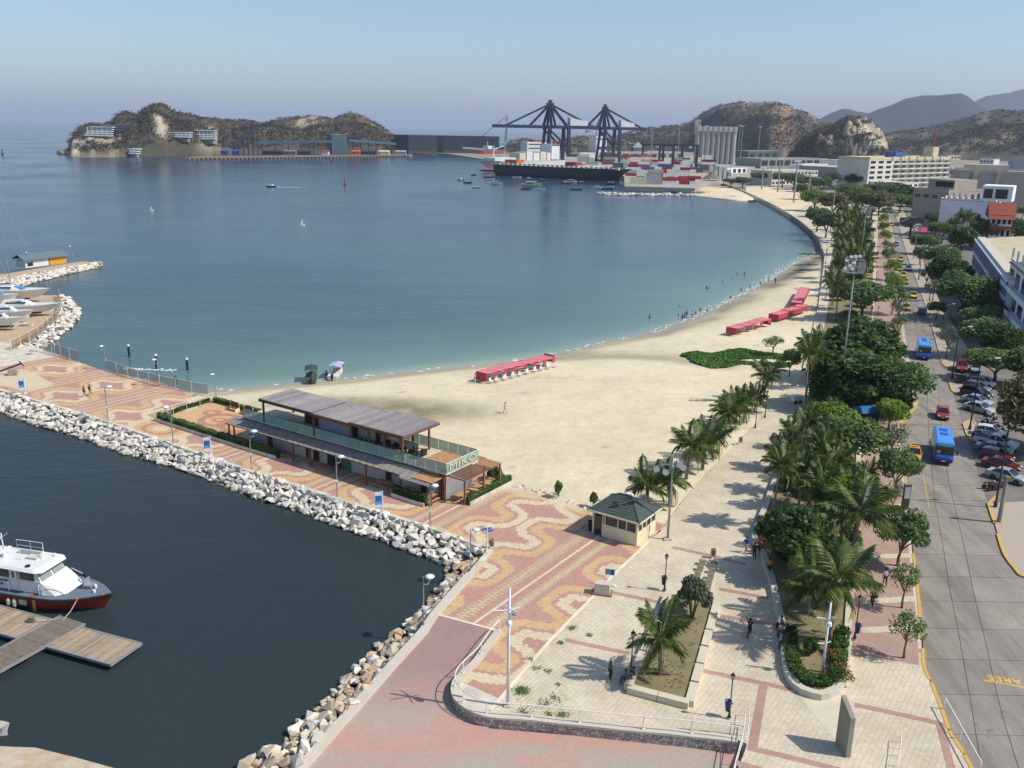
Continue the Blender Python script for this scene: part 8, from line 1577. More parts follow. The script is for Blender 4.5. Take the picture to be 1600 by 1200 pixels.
for x, cols in [(997, ['cream', 'cream']), (1021, ['grey', 'grey', 'grey']), (1043, ['white', 'red']), (1064, ['red', 'red'])]: p = G(x, 288, 3); stack(p, len(cols), 12.2, -.05, cols, 'the %s stack on the quay edge' % cols[0]+('' if x < 1040 else ' left of the hut')); stack(p+Vector((.4, 2.7, 0)), len(cols), 12.2, -.05, None, 'stack right behind the %s one on the quay edge' % cols[0])
for x in (1054, 1079): stack(G(x, 288, 3), 1 if x < 1070 else 2, 6.1, -.05, ['white', 'maroon'], 'the short stack %s' % ('between the white and red ones' if x < 1070 else 'at the quay end'))
for ri, (y, x0, x1, mx) in enumerate([(280, 1000, 1095, 3), (275, 988, 1100, 4), (270, 975, 1105, 4), (265, 905, 1110, 4), (260.5, 870, 1115, 5), (257, 858, 1120, 4)]):
 x = x0; si = 0
 while x < x1:
  p = G(x, y, 3); L = 12.2 if rg.random() < .7 else 6.1
  if rg.random() < .86: si += 1; stack(p, rg.randint(max(1, mx-3), mx), L, rg.uniform(-.03, .03), None, '%s stack from the left, %s row from quay' % (ORD[min(si-1, 29)], ORD[ri+1]))
  x += (L+rg.choice((.4, .5, 4)))*FPX/math.hypot(p.x, p.y)
for i in range(5):
 p = G(1110+i*7, 279, 3)
 stack(p, 4 if i < 4 else 3, 12.2, math.pi/2-.12, ['white' if rg.random() < .8 else 'grey' for _ in range(4)], 'the %s end-on stack left of the warehouse' % ORD[i])
m_crane = mat('navy crane steel', '222d45', .6, .12, .1); m_mach = mat('white machinery house', 'd2d3d0', .6, .06, .1)
def sts(label, x, y, boomy, apexy, bl, br_, sc):
 p = G(x, y, 3); o = thing('gantry_crane', label, 'crane', p, R_(20), 'ship to shore gantry cranes'); hb = HT(p, boomy)-3; ha = HT(p, apexy)-3; k = FPX/p.y; L0 = -(x-bl)/k*1.06; L1 = (br_-x)/k*1.06; gx0, gx1 = -11*sc, 13*sc
 for gx in (gx0, gx1):
  for gy in (-9, 9): MB().bar((gx-(2 if gx < 0 else 0), gy, 0), (gx+(2 if gx < 0 else 0), gy*.8, hb), 3.3).build('leg', m_crane, o)
  b = MB(); b.bar((gx, -11, 2), (gx, 11, 2), 2.2).bar((gx, -8, hb-1), (gx, 8, hb-1), 1.8); b.build('sill_beam', m_crane, o)
 b = MB()
 for gy in (-8.5, 8.5): b.bar((gx0, gy, hb*.42), (gx1, gy, hb*.42), 2.2).bar((gx0, gy, hb*.95), (gx1, gy, hb*.45), 1.8).bar((gx0, gy, hb*.42), (gx1, gy, 3), 1.0)
 b.build('portal_brace', m_crane, o); b = MB()
 for gy in (-2.6, 2.6): b.bar((L0, gy, hb), (L1, gy, hb), 2.2, 3.4)
 for i in range(16): xx = L0+(L1-L0)*i/15; b.bar((xx, -2.6, hb), (xx, 2.6, hb), .6)
 b.build('boom', m_crane, o); b = MB(); ax = gx0+4*sc
 for gy in (-3, 3): b.bar((gx0-1, gy*2, hb), (ax, gy*.5, ha), 2.4).bar((gx0+9*sc, gy*2, hb), (ax, gy*.5, ha), 2.1)
 for t in (.3, .55, .78): b.bar((gx0-1+t*5*sc, -3, hb+(ha-hb)*t), (gx0+9*sc-t*5*sc, 3, hb+(ha-hb)*t), .7)
 b.box((ax, 0, ha), (7*sc, 5, 3)).box((ax, 0, ha+3), (3, 3, 3)); b.build('apex_frame', m_crane, o); b = MB()
 for gy in (-2.4, 2.4): b.bar((ax, gy, ha), (L0*.80, gy, hb+1), 1.2).bar((ax, gy, ha), (L0*.42, gy, hb+1), 1.2).bar((ax, gy, ha), (gx1+1, gy, hb+1), 1.6).bar((ax, gy, ha), (L1*.85, gy, hb+2), 1.1)
 b.build('tie_bars', m_crane, o); MB().loft([[(gx1+3, -4, hb+2), (gx1+3, 4, hb+2), (gx1+3, 4, hb+10), (gx1+3, -4, hb+10)], [(gx1+24*sc, -4, hb+2), (gx1+24*sc, 4, hb+2), (gx1+24*sc, 4, hb+6.5), (gx1+24*sc, -4, hb+6.5)]]).build('machinery_house', m_mach, o)
 MB().box((L1-4, 0, hb), (7, 6, 4)).build('counter_frame', m_crane, o); c = MB().box((gx1+26*sc, 0, hb-4), (4, 3.5, 3.5)).build('operator_cab', m_mach, o); b = MB()
 for i in range(9): xx = L0+(L1-L0)*(i+.5)/9; b.bar((xx, -2.6, hb+1), (xx, -2.6, hb+4), .35)
 b.build('boom_lamps', m_crane, o)
sts('nearer dark blue gantry crane on the left with its boom over the ships', 866, 258, 198.5, 163, 773, 932, 1.0); sts('right dark blue gantry crane standing behind the containers', 949, 253, 200.5, 169, 905, 1007, .9)
def rtg(label, x, y, top, w):
 p = G(x, y, 3); h = HT(p, top)-3; o = thing('yard_crane', label, 'crane', p, 0, 'navy yard cranes over the container stacks')
 for s in (-1, 1):
  for gy in (-4, 4): MB().bar((s*w/2, gy, 0), (s*w/2, gy*.8, h), 1.4).build('leg', m_crane, o)
  MB().bar((s*w/2, -5, .8), (s*w/2, 5, .8), 1.6).build('sill_beam', m_crane, o)
 for gy in (-3, 3): MB().bar((-w/2-1, gy, h), (w/2+1, gy, h), 1.5, 2).build('girder', m_crane, o)
 MB().box((w*.2, 0, h-1.5), (3, 3, 3)).build('trolley', m_mach, o)
rtg('first navy yard crane, beside the right gantry crane', 1019, 258, 226, 24); rtg('second navy yard crane in the middle of the stacks', 1047, 259, 227, 26); rtg('third navy yard crane in front of the silo', 1069, 262, 227, 26)
# ships
def ship(label, a, b, beam, h0, hm, name='cargo_ship', raked=1, boot=None):
 A, B = G(*a, 0), G(*b, 0); d = B-A; L = d.length; o = thing(name, label, 'ship', (A+B)/2, math.atan2(d.y, d.x)); hull(o, L, beam, -1, h0, hm, m_bgrey, bow=.2, flare=.92, stern=.95, sheer=.9, rake=.08*raked, n=15)
 if boot: hull(o, L*.985, beam*1.003, -1, .9, boot, boot, 'boot_stripe', 'boot_deck', bow=.2, flare=.92, stern=.95, sheer=0, rake=.03, n=15)
 return o, L
m_sh = mat('dark navy ship hull', '29303c', .6, .12, .06); s1, L = ship('long dark hulled cargo ship lying in front of the container quay', (781, 273), (986, 284), 22, 9.5, m_sh); cream_s = mat('ship cream', 'cbc4a8', .7, .1, .1)
b = MB()
for i in range(26): x = -L*.47+L*.9*i/25; b.box((x, 0, 10.2), (L*.022, 17, 1.4+(i % 3)*.5))
b.build('hatch_coaming', cream_s, s1); MB().box((-L*.38, 0, 12.0), (13, 12, 4)).build('red_deckhouse', mc['orange'], s1); MB().box((L*.08, 0, 12.0), (11, 10, 4)).build('red_hatch', mc['red'], s1); b = MB()
for i in range(22): x = -L*.48+L*.96*i/21; b.bar((x, -10.6, 9.6), (x, -10.6, 11), .25)
b.bar((-L*.48, -10.6, 11), (L*.48, -10.6, 11.0), .25); b.build('deck_rail', cream_s, s1); MB().box((L*.42, 0, 13), (10, 8, 4)).build('forecastle_house', m_bgrey, s1); MB().tube([(L*.44, 0, 13), (L*.44, 0, 19)], .5, 6).build('mast', cream_s, s1)
s2, L = ship('white cargo ship with red waterline berthed behind the dark one', (900, 262), (747, 267), 20, 9, mat('pale ship hull', 'c9cac6', .6, .06, .06), boot=mc['red']); MB().box((L*.30, 0, 11), (L*.2, 15, 3)).build('forecastle', m_mach, s2); MB().tube([(L*.36, 0, 12), (L*.36, 0, 24)], .7, 6).build('mast', m_mach, s2)
for i in range(6): MB().box((L*.13-i*L*.07, 0, 13), (L*.06, 14, 8+(i % 2)*2)).build('deck_containers', mc['white'] if i % 3 else mc['cream'], s2)
q = MB().box((-L*.2, 0, 18), (14, 16, 16)).build('accommodation_block', m_mach, s2); MB().box((-L*.2, -8.1, 20), (12, .3, 1.2)).box((-L*.2, -8.1, 16), (12, .3, 1.2)).box((-L*.2, 0, 25), (13, 16.4, 1.6)).build('window_band', m_win, q); MB().lathe([(2.2, 25), (1.8, 31)], 8, (-L*.25, 0, 0)).build('funnel', mc['red'], s2)
s3, L = ship('small red hulled tanker with white superstructure at the coal terminal', (790, 241), (742, 242), 13, 6, mat('red ship hull', 'a5372c', .6, .1, .06), raked=.5); MB().box((L*.1, 0, 10), (12, 10, 8)).build('superstructure', m_mach, s3); MB().tube([(L*.1, 0, 14), (L*.1, 0, 21)], .5, 6).build('mast', m_mach, s3); MB().tube([(-L*.1, 0, 8), (-L*.45, 0, 14)], .8, 6).build('derrick', m_mach, s3)
s4, L = ship('grey white ship whose tall bridge rises behind the containers', (900, 249), (965, 249), 22, 10, m_mach); q = MB().box((-L*.0, 0, 21), (19, 18, 24)).build('accommodation_block', m_mach, s4); MB().box((0, -9.1, 29), (18, .3, 1.4)).build('bridge_window', m_win, q); MB().lathe([(3, 33), (2.4, 40)], 8, (5, 0, 0)).build('funnel', mc['maroon'], s4); MB().tube([(-3, 0, 33), (-3, 0, 45)], .5, 5).build('mast', mc['red'], s4)
s5, L = ship('white ship with red funnel deck behind the left crane', (808, 252), (862, 252), 20, 9, m_mach); q = MB().box((L*.0, 0, 17), (34, 18, 16)).build('accommodation_block', m_mach, s5); MB().box((0, -9.1, 22), (30, .3, 1.2)).box((0, -9.1, 17), (30, .3, 1.2)).build('window_band', m_win, q); MB().box((4, 0, 26), (20, 12, 3)).build('red_deck', mc['red'], s5); MB().tube([(12, 0, 26), (12, 0, 37)], .6, 5).build('mast', m_mach, s5)
# mobile crane, silo, sheds, light poles
p = G(788, 257, 3); h = HT(p, 181)-3; o = thing('harbour_crane', 'tall white mobile harbour crane left of the gantry cranes', 'crane', p); b = MB(); b.box((0, 0, 5), (9, 9, 7)).bar((0, 0, 8), (2, 0, h*.85), 2.6).box((2, 0, h), (3.4, 3.4, 5)).bar((1.6, 0, h*.85), (2, 0, h), 2.2); b.build('tower', m_mach, o); MB().bar((0, 0, h*.28), (-46, 0, h*.33), 2.0).build('jib', m_mach, o); MB().bar((2, 0, h), (-40, 0, h*.34), .5).build('jib_rope', m_crane, o)
A, B = G(1090, 252, 3), G(1141, 254, 3); A.y = B.y = 1180; k = 1180/FPX; W_ = (1141-1088)*k; x0 = (1088-800)*k*1.0; x0 = G(1088, 250, 3).x/G(1088, 250, 3).y*1180; hs = HT((x0, 1180), 205)-3; ht = HT((x0, 1180), 197)-3; o = thing('grain_silo', 'battery of tall grey concrete grain silos with a white gallery', 'silo', (x0, 1180, 3), -.12); m_silo = mat('silo concrete', 'a9a59d', .85, .08, .08); r = W_/14
for j in range(2):
 for i in range(8): MB().lathe([(r*.99, 0), (r*.99, hs)], 16, (r+i*2*r-r, j*2*r, 0)).build('silo_cylinder', m_silo, o, smooth=False)
for i in range(16): MB().box((i*r-.5*r+.5, r, (hs+ht)/2), (r*.96, r*4.2, ht-hs)).build('gallery_bay', m_mach if i % 2 else m_silo, o)
hw = HT((x0, 1180), 187)-3; q = MB().box((-r*.3, r, ht*.5+hw*.5-hs*.12), (r*2.1, r*2.6, hw-ht+hs*.24)).build('head_tower', cream_s, o); MB().box((r*.2, -r*.32, hw-4), (1.6, .3, 2)).build('tower_window', m_win, q)
def box_building(name, label, cat, a, b, depth, topy, m, roof=None, rows=0, cols=0, win=m_win, wh=.5, ww=.6, group=None, z=1.3, par=.5, left=0, balcony=None, skip=(), trim=None):
 """a building whose front runs from picture point a to b (its foot), `depth` metres deep, roof edge at row topy over a"""
 A, B = G(*a, z), G(*b, z); d = B-A; L = d.length; ang = math.atan2(d.y, d.x); h = HT(A, topy)-z; o = thing(name, label, cat, A, ang, group); MB().box((L/2, depth/2, h/2), (L, depth, h)).build('wall', m, o); rf = MB()
 rf.box((L/2, depth/2, h+.08), (L+.3, depth+.3, .16)); rf.build('roof', roof or m_roofc, o)
 if par:
  for c_, s_ in (((L/2, -.02, h+par/2), (L+.3, .25, par)), ((L/2, depth+.02, h+par/2), (L+.3, .25, par)), ((-.02, depth/2, h+par/2), (.25, depth, par)), ((L+.02, depth/2, h+par/2), (.25, depth, par))): MB().box(c_, s_).build('parapet', trim or m, o)
 fh = h/max(rows, 1); me = cached(('win', round(L/max(cols, 1)*ww, 2), round(fh*wh, 2), win.name), lambda: MB().box((0, 0, 0), (L/max(cols, 1)*ww, .14, fh*wh)).mesh('window', win))
 for r_ in range(rows):
  for c_ in range(cols):
   if (r_, c_) in skip: continue
   wv = put('window', me, o, (L*(c_+.5)/cols, -.02, fh*(r_+.55)))
   if balcony and c_ >= balcony[0]: s = MB().box((L*(c_+.5)/cols, -.75, fh*(r_+.06)), (L/cols*.72, 1.5, .16)).box((L*(c_+.5)/cols, -1.45, fh*(r_+.2)), (L/cols*.72, .1, fh*.3)).build('balcony', balcony[1], o); MB().box((L*(c_+.97)/cols, -.65, fh*(r_+.5)), (.3, 1.3, fh*.98)).build('balcony_fin', m, s)
 if left:
  n = max(1, int(depth/left)); me2 = cached(('winl', left, round(fh*wh, 2)), lambda: MB().box((0, 0, 0), (.14, left*.6, fh*wh)).mesh('window', win))
  for r_ in range(rows):
   for c_ in range(n): put('window', me2, o, (-.02, depth*(c_+.5)/n, fh*(r_+.55)))
 return o, L, h
m_roofc = mat('pale flat roof', 'b5ab9b', .9, .12, .2); m_beigew = mat('beige facade', 'd2ccbf', .85, .08, .2); m_yelw = mat('yellow cream facade', 'cabd99', .85, .08, .2); m_whitew = mat('white facade', 'e4e6e6', .8, .06, .2); m_greyw = mat('grey stone facade', 'a29d98', .85, .08, .2); m_brickg = mat('taupe brick facade', 'a0968a', .9, .1, .5); m_redt = mat('red roof tile', '8a4434', .85, .18, .8, .4); m_coal = mat('dark green sheet', '28373b', .7, .12, .05); m_shed = mat('shed roof grey', '8d8d88', .7, .1, .1)
for l, a, b_, t in [('left dark green coal shed at the terminal', (638, 240), (683, 240), 211), ('long dark coal shed standing on brown legs', (692, 239), (780, 240), 212)]:
 o, L, h = box_building('coal_shed', l, 'shed', a, b_, 45, t, m_coal, m_coal, par=0, group='dark coal sheds')
 n = int(L/3.5); me = cached('cr', lambda: MB().box((0, 0, 0), (1.4, .5, h*.8)).mesh('wall_panel', m_coal))
 for i in range(n): put('wall_panel', me, o, ((i+.5)*L/n, -.3, h*.58))
 for i in range(n): MB().box(((i+.5)*L/n, -.35, h*.08), (.9, .6, h*.17)).build('shed_leg', m_brownbin, o)
o, L, h = box_building('port_warehouse', 'long low warehouse with grey roof and dark open bays right of the silo', 'warehouse', (1188, 263), (1292, 262), 40, 248, m_shed, m_shed, 1, 9, m_dark, .55, .8, par=0); o, L, h = box_building('office_building', 'tan port office with rows of dark windows behind the far trees', 'building', (1205, 290), (1276, 288), 22, 268, m_beigew, None, 3, 13, wh=.42)
box_building('port_shed', 'pale roofed shed behind the container stacks', 'shed', (955, 249), (1070, 249), 35, 238, m_shed, m_roofc, 1, 8, m_dark, par=0); box_building('port_shed', 'low white building beside the reefer stacks', 'shed', (1128, 274), (1166, 273), 18, 262, m_whitew, m_shed, 1, 5, m_dark, par=0); box_building('port_shed', 'green grey building under the rocky hill', 'shed', (1168, 256), (1215, 255), 20, 236, mat('green grey wall', '50625c', .8, .1, .1), None, 1, 4, m_dark, par=0); box_building('port_shed', 'small white building left of the curved roofs', 'building', (1253, 270), (1292, 268), 15, 258, m_whitew, m_roofc, 2, 6)
for l, x, y, t in [('left white peaked tent roof behind the port cranes', 984, 238, 223), ('right white peaked tent roof behind the port cranes', 997, 239, 222)]:
 p = G(x, y, 3); h = HT(p, t)-3; o = thing('tent_roof', l, 'tent', p, 0, 'white peaked tents'); MB().prism([(-9, 0), (9, 0), (9, 18), (-9, 18)], 0, h*.5).build('wall', m_shed, o); MB().loft([[(-10, -1, h*.5), (0, -1, h), (10, -1, h*.5)], [(-10, 19, h*.5), (0, 19, h), (10, 19, h*.5)]]).build('peak_roof', m_bwhite, o)
p = G(1094, 283, 2); hu = thing('thatched_hut', 'thatched conical hut at the edge of the container quay', 'hut', G(1112, 284, 2)); MB().lathe([(7.5, 3), (3.5, 5.5), (.3, 9)], 12).build('thatch_roof', mat('thatch', '7d6a52', .95, .2, 1, .5), hu)
for i in range(6): a = i*math.pi/3; MB().tube([(6*math.cos(a), 6*math.sin(a), 0), (6*math.cos(a), 6*math.sin(a), 3.2)], .2, 5).build('post', m_wood, hu)
mi = 0
for x, y, t in [(1016, 268, 195), (1058, 262, 195), (1100, 262, 197), (1152, 252, 196), (1156, 256, 197), (1183, 256, 198), (961, 246, 196), (415, 238, 205), (543, 237, 209), (580, 236, 211), (618, 236, 215), (702, 233, 216), (1215, 300, 248), (1190, 296, 262), (1240, 316, 252), (1262, 314, 268)]:
 mi += 1; p = G(x, y, 3); h = HT(p, t)-3; o = thing('light_mast', '%s tall thin light mast of the port, counted along the quays' % ORD[mi-1], 'mast', p, 0, 'thin light masts of the port'); MB().tube([(0, 0, 0), (0, 0, h)], [.55, .35], 6).build('mast_pole', m_galv, o); MB().box((0, 0, h), (4, 1.2, 1.0)).build('lamp_bar', m_mach, o)
# headland works and houses
o, L, h = box_building('loading_tower', 'blue green sheet metal tower of the coal terminal', 'tower', (519, 241), (543, 241), 16, 210, mat('blue green sheet', '3f5a60', .7, .1, .1), None, par=0)
for l, a, b_, z0, z1 in [('long blue conveyor left of the loading tower', (400, 240), (520, 241), 14, 17), ('blue conveyor gallery right of the loading tower', (545, 240), (618, 240), 18, 14), ('dark ship loader boom sloping up on the left of the coal quay', (362, 241), (407, 241), 8, 36)]:
 A, B = G(*a, 3), G(*b_, 3); o = thing('conveyor', l, 'conveyor', A); d = B-A; MB().bar((0, 0, z0), (d.x, d.y, z1), 4, 3.2).build('gallery', m_crane if 'dark' in l else mat('conveyor blue', '4a6076', .7, .1, .1), o)
 for i in range(6): t = (i+.5)/6; MB().bar((d.x*t, d.y*t, -2), (d.x*t, d.y*t, z0+(z1-z0)*t), 1.1).build('trestle', m_crane, o)
k = 0
for x, c, w in [(425, 'dark', 26), (450, 'brown', 20), (470, 'dark', 24), (508, 'white', 9), (556, 'orange', 10), (575, 'dark', 22), (580, 'red', 16), (600, 'cream', 14), (626, 'grey', 14), (350, 'blue', 8), (368, 'blue', 9)]:
 k += 1; cm = {'dark': m_coal, 'brown': m_brownbin}.get(c) or mc[c]; A = G(x, 242, 3); o = thing('quay_building', '%s low %s shed on the coal quay from its left end' % (ORD[k-1], c), 'shed', A, 0, 'low sheds on the coal quay'); MB().box((0, 4, 2.2), (w, 8, 4.4)).build('wall', cm, o); MB().loft([[(-w/2-.5, -.5, 4.4), (w/2+.5, -.5, 4.4), (w/2+.5, 4, 6.2), (-w/2-.5, 4, 6.2)], [(-w/2-.5, 8.5, 4.3), (w/2+.5, 8.5, 4.3), (w/2+.5, 4.1, 6.1), (-w/2-.5, 4.1, 6.1)]]).build('roof', cm if c != 'white' else mc['red'], o)
def cliff_house(label, x, y, w, floors, dist, m, step=0):
 fx, X, Y, Z = HILLS['headland']; i = int(np.argmin(abs(fx-x))); q = [abs(HT((X[j, i], Y[j, i]), y)-Z[j, i]) for j in range(20)]; j = int(np.argmin(q)); p = Vector((X[j, i], Y[j, i]-6, HT((X[j, i], Y[j, i]-6), y))); dist = p.y; o = thing('cliff_house', label, 'house', p, .05); W = w*dist/FPX
 for i in range(floors): MB().box((step*i, 8+i*1.2, 1.2+i*2.5), (W-abs(step)*i, 14, 1.5)).build('storey', m_win if i % 1 else m_dark, o); MB().box((step*i, 7+i*1.2, 0+i*2.5), (W+2-abs(step)*i, 17, .9)).build('terrace_slab', m, o); MB().box((step*i, 7+i*1.2-8.4, 0.7+i*2.5), (W+2-abs(step)*i, .3, .9)).build('balcony_rail', m, o)
 n = int(W/5)
 for i in range(n): MB().box((-W/2+W*(i+.5)/n, 1.0, floors*1.25), (.8, .8, floors*2.5)).build('pier', m, o)
 MB().box((step*floors, 9, floors*2.5+.2), (W+3-abs(step)*floors, 18, .8)).build('flat_roof', m, o); MB().box((0, 11, -3), (W*.9, 16, 6)).build('footing', m_quay, o)
cliff_house('white terraced house on the cliff at the tip of the headland', 159, 212, 36, 4, 1118, m_whitew, 1.2); cliff_house('grey long roofed house above the white terraced one', 190, 203, 44, 2, 1150, m_bgrey); cliff_house('white rounded apartment block alone on the headland slope', 326, 217, 24, 4, 1130, m_whitew); cliff_house('low white bungalow left of the rounded block', 285, 214, 26, 2, 1135, m_whitew); cliff_house('white boat house at the foot of the headland', 212, 240, 9, 2, 1105, m_whitew)
# ================================================================== town on the right
o, L, h = box_building('hotel', 'cream hotel with tiers of balconies and a yellow roof storey', 'hotel', (1353, 298), (1478, 292), 26, 250, m_beigew, None, 6, 11, wh=.5, ww=.62, balcony=(3, m_beigew), par=2.0, trim=m_yelw); MB().box((L*.86, 8, h+5), (9, 8, 9)).build('roof_tower', m_yelw, o); b = MB(); b.tube([(L*.88, 8, h+9), (L*.88, 8, h+24)], .5, 5).bar((L*.84, 8, h+22), (L*.92, 8, h+24), .4); b.build('antenna', mc['red'], o); MB().box((L*.42, 9, h+3), (14, 9, 5)).build('roof_tank_house', mat('blue tarpaulin', '3f5f96', .8, .1, .3), o)
for i in range(7): MB().box((L*(.27+.1*i), -.4, h+1.2), (2.4, 1.0, 2.4)).build('roof_dormer', m_yelw, o)
box_building('apartment_block', 'small white block with square windows in front of the hotel', 'building', (1391, 312), (1432, 310), 16, 287, m_whitew, None, 3, 5, wh=.45); o, L, h = box_building('brick_block', 'taupe brick building with a dark glazed recess by the road head', 'building', (1421, 352), (1474, 358), 26, 296, m_brickg, None, 3, 4, wh=.25, skip=((0, 0), (0, 1), (1, 0), (1, 1), (1, 2), (1, 3)), par=1.0); MB().box((L*.6, 12, h+2.5), (L*.75, 16, 5)).build('upper_storey', m_brickg, o); MB().box((L*.7, 3.9, h+3), (L*.5, .3, 2.2)).build('glazed_recess', m_dark, o)
o, L, h = box_building('modern_block', 'large grey windowless building with slanted white ribs', 'building', (1478, 326), (1660, 335), 46, 268, m_greyw, None, 0, 0, par=1.2, trim=m_roofc); MB().box((L*.08, -2, h*.53), (L*.16, 5, h*1.08)).build('corner_tower', m_greyw, o)
for x in (.20, .40): MB().loft([[(L*x, -2.2, h), (L*x+2.6, -2.2, h), (L*x+2.6, 0, h), (L*x, 0, h)], [(L*x-1.2, -.3, h*.35), (L*x-.8, -.3, h*.35), (L*x-.8, 0, h*.35), (L*x-1.2, 0, h*.35)]]).build('slanted_rib', m_roofc, o)
MB().box((L*.25, -.05, h*.55), (L*.055, .3, h*.3)).build('recess', m_brickg, o); MB().box((L*.3, 22, h+2.2), (L*.4, 16, 3.4)).build('roof_block', m_roofc, o)
o, L, h = box_building('tower_block', 'blue grey tower with dark balcony bands at the right edge', 'building', (1578, 300), (1640, 302), 20, 248, mat('blue grey facade', '9aa1ac', .8, .06, .2), None, 9, 3, wh=.45, ww=.8, skip=[(i, 0) for i in range(9)])
o, L, h = box_building('white_box_building', 'plain white windowless building with a glass penthouse', 'building', (1462, 372), (1546, 378), 26, 312, m_whitew, None, 0, 0, par=.8); q = MB().box((L*.98, 12, h+3), (L*.55, 14, 6)).build('penthouse', m_whitew, o); MB().box((L*1.06, 4.9, h+3), (L*.22, .3, 3.6)).box((L*.82, 4.9, h+3), (L*.16, .3, 3.6)).build('penthouse_glass', m_win, q); MB().box((-.1, 13, h*.45), (.3, 20, h*.8)).build('dark_side_glass', m_win, o)
for i in range(6): MB().box((L*(.08+i*.11), 9, h+1.3), (.5, 6, 2.6)).build('terrace_pergola', m_brickg, o)
o, L, h = box_building('red_roof_house', 'house with stepped red tile roof and dark balconies', 'house', (1541, 392), (1574, 394), 16, 336, m_whitew, m_redt, 3, 4, m_dark, .5, .6, par=0); MB().loft([[(-1, -2.5, h-1.2), (L+1, -2.5, h-1.2), (L+1, 8, h+4), (-1, 8, h+4)], [(-1, 17, h-1), (L+1, 17, h-1), (L+1, 8.1, h+3.9), (-1, 8.1, h+3.9)]]).build('tile_roof', m_redt, o); MB().box((L/2, -1.0, h*.62), (L+1, 2.6, .3)).box((L/2, -2.2, h*.68), (L+1, .12, .9)).build('balcony', m_redt, o)
# slatted building: its long side faces the street
A, B = G(1563, 520, 1.3), G(1517, 432, 1.3); hh = HT(A, 438)-1.3; d = B-A; L = d.length; ang = math.atan2(d.y, d.x); o = thing('slatted_building', 'pale building with blue grey louvred street side and beige sheet roof', 'building', A, ang); dp = -40
MB().box((L/2, dp/2, hh/2), (L, -dp, hh)).build('wall', m_whitew, o); m_lou = mat('blue grey louvre', '6f7c8d', .7, .12, .5)
for f in range(3):
 MB().box((L/2, .35, hh*(f+1)/3-.25), (L, .5, .35)).build('floor_band', m_whitew, o)
 for i in range(26): MB().box((L*(i+.5)/26, .25, hh*(f+.5)/3), (L/26*.55, .3, hh/3-.5)).build('louvre', m_lou, o)
MB().loft([[(-1, -2.5, hh+.2), (L+1, -2.5, hh+.2), (L+1, -20, hh+2.2), (-1, -20, hh+2.2)], [(-1, -2.5, hh+.05), (L+1, -2.5, hh+.05), (L+1, -20, hh+2.0), (-1, -20, hh+2.0)]]).loft([[(-1, -20.1, hh+2.2), (L+1, -20.1, hh+2.2), (L+1, -40, hh+.4), (-1, -40, hh+.4)], [(-1, -20.1, hh+2.0), (L+1, -20.1, hh+2.0), (L+1, -40, hh+.2), (-1, -40, hh+.2)]]).build('sheet_roof', mat('beige sheet roof', 'c9b797', .8, .1, .3), o); MB().box((L/2, -1.2, hh+.3), (L, 2.2, .5)).build('gutter_walk', m_white, o)
for i in range(5): MB().box((-1.2, -6-i*7, hh-.6-(i % 2)*.8), (.5, 6.6, 2.2)).build('stepped_gable', m_whitew, o)
A, B = G(1600, 560, 1.3), G(1563, 508, 1.3); hh = HT(A, 446)-1.3; d = B-A; L = d.length; ang = math.atan2(d.y, d.x); o = thing('balcony_building', 'white building with open roof terrace and balconies at the right edge', 'building', A, ang); MB().box((L/2, -12, hh/2), (L, 24, hh)).build('wall', m_whitew, o); MB().box((L/2, -12, hh+.1), (L+.6, 24.6, .2)).build('terrace_floor', mat('terracotta terrace', 'b07a64', .85, .1, .6), o)
for f in range(3):
 for i in range(4): MB().box((L*(i+.5)/4, .05, hh*(f+.5)/3), (L/4*.55, .2, hh/3*.62)).build('window', m_win, o)
 for i in range(5): MB().box((-.05, -2.5-i*4.6, hh*(f+.5)/3), (.2, 3.0, hh/3*.66)).build('window', m_win, o)
 MB().box((L/2, .7, hh*f/3+.1), (L, 1.5, .2)).box((L/2, 1.4, hh*f/3+.6), (L, .1, .8)).build('balcony', m_whitew, o)
for i in range(6): MB().box((L*i/5, -.2, hh+1.6), (.35, .35, 3.2)).build('terrace_pillar', m_whitew, o)
MB().box((L/2, -14, hh+3.4), (L+1, 20, .5)).build('terrace_roof', m_roofc, o); MB().box((L/2, -.2, hh+.5), (L, .15, .9)).build('terrace_parapet', m_whitew, o); MB().box((L*.55, -9, hh+1.6), (L*.6, 14, 3)).build('roof_room', m_whitew, o)
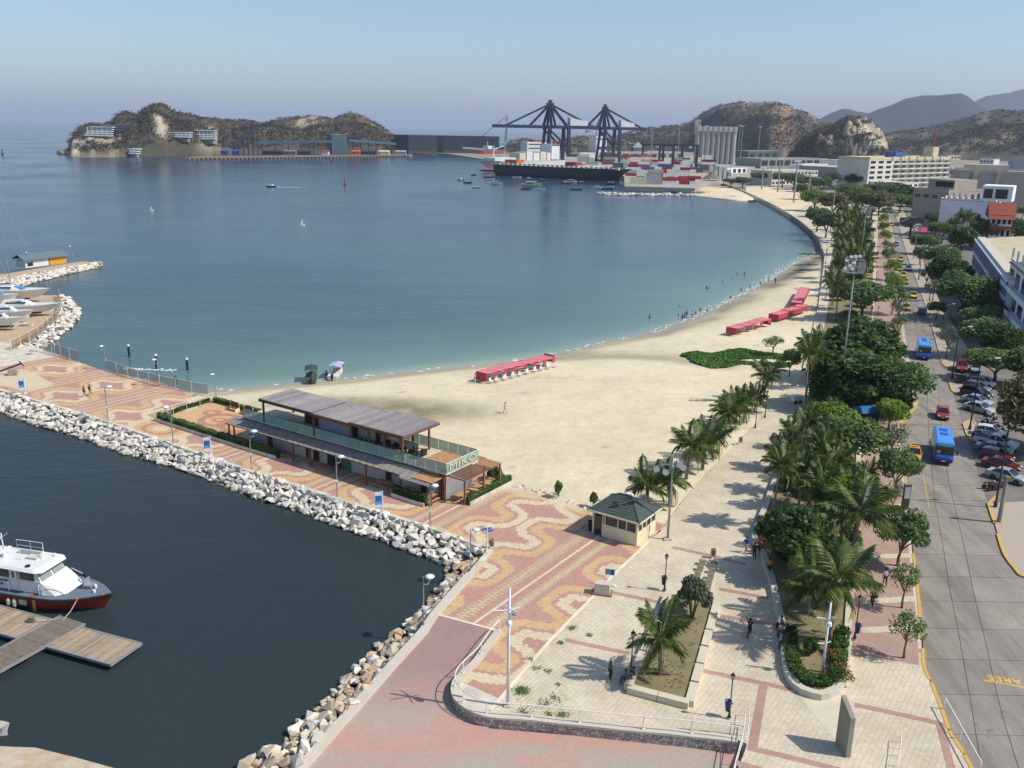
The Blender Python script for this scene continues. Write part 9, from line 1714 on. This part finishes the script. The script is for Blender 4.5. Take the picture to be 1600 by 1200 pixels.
for l, a, b_, t, dp, m, rf in [('left curved grey roof hall under the rocky hill', (1306, 278), (1352, 276), 262, 40, m_shed, m_roofc), ('white hall roof left of the hotel', (1328, 268), (1362, 267), 252, 40, m_whitew, m_shed), ('pale low block behind the hotel on the right', (1478, 276), (1530, 277), 262, 30, m_roofc, None), ('white low house beyond the red roofed one', (1586, 386), (1650, 390), 362, 20, m_whitew, None), ('white wall building at the right edge behind the palms', (1560, 410), (1640, 415), 386, 14, m_whitew, None), ('small white house at the foot of the dry hill', (1395, 246), (1412, 246), 238, 14, m_whitew, None), ('small pale house on the slope by the antenna', (1480, 250), (1500, 250), 243, 14, m_roofc, None), ('small house with white walls on the dry hill slope', (1530, 256), (1552, 257), 248, 14, m_whitew, None)]: box_building('low_building', l, 'building', a, b_, dp, t, m, rf, 1, 4, wh=.4, par=.4)
p = G(1421, 372, ZP); h = HT(p, 340)-ZP; o = thing('billboard', 'dark billboard panel on a single post beside the road', 'billboard', p, .05); MB().tube([(0, 0, 0), (0, 0, h*.72)], .45, 8).build('post', m_black, o); MB().box((0, 0, h*.86), (9.5, .8, h*.28)).build('panel', mat('dark print', '33313d', .6, .2, .4), o); MB().bar((-4.5, -.45, h*.8), (-1.5, -.45, h*.96), .4, .1).build('pale_stripe', m_slabc, o)
p = G(1452, 374, 1.4); o = thing('red_canopy', 'red shop canopy behind the white car', 'awning', p, 0); MB().loft([[(-7, -3, 3.2), (7, -3, 3.2), (7, 3, 4.4), (-7, 3, 4.4)], [(-7, -3, 3.0), (7, -3, 3.0), (7, 3, 4.2), (-7, 3, 4.2)]]).build('canopy_sheet', m_rcan, o)
for x in (-6.5, 0, 6.5): MB().tube([(x, -2.8, 0), (x, -2.8, 3.1)], .1, 5).build('post', m_galv, o)
# ================================================================== haze
def haze_box():
 m = bpy.data.materials.new('haze'); t = nt(m); o = t.nodes.new("ShaderNodeOutputMaterial"); v = t.nodes.new("ShaderNodeVolumePrincipled")
 v.inputs['Color'].default_value = (*HAZE_COLOR, 1); v.inputs['Density'].default_value = HAZE_DENSITY; v.inputs['Anisotropy'].default_value = 0.0
 t.links.new(v.outputs[0], o.inputs['Volume'])
 MB().box((0, 22000, 258), (90000, 47600, 530)).build('haze', m)['kind'] = 'stuff'
haze_box()
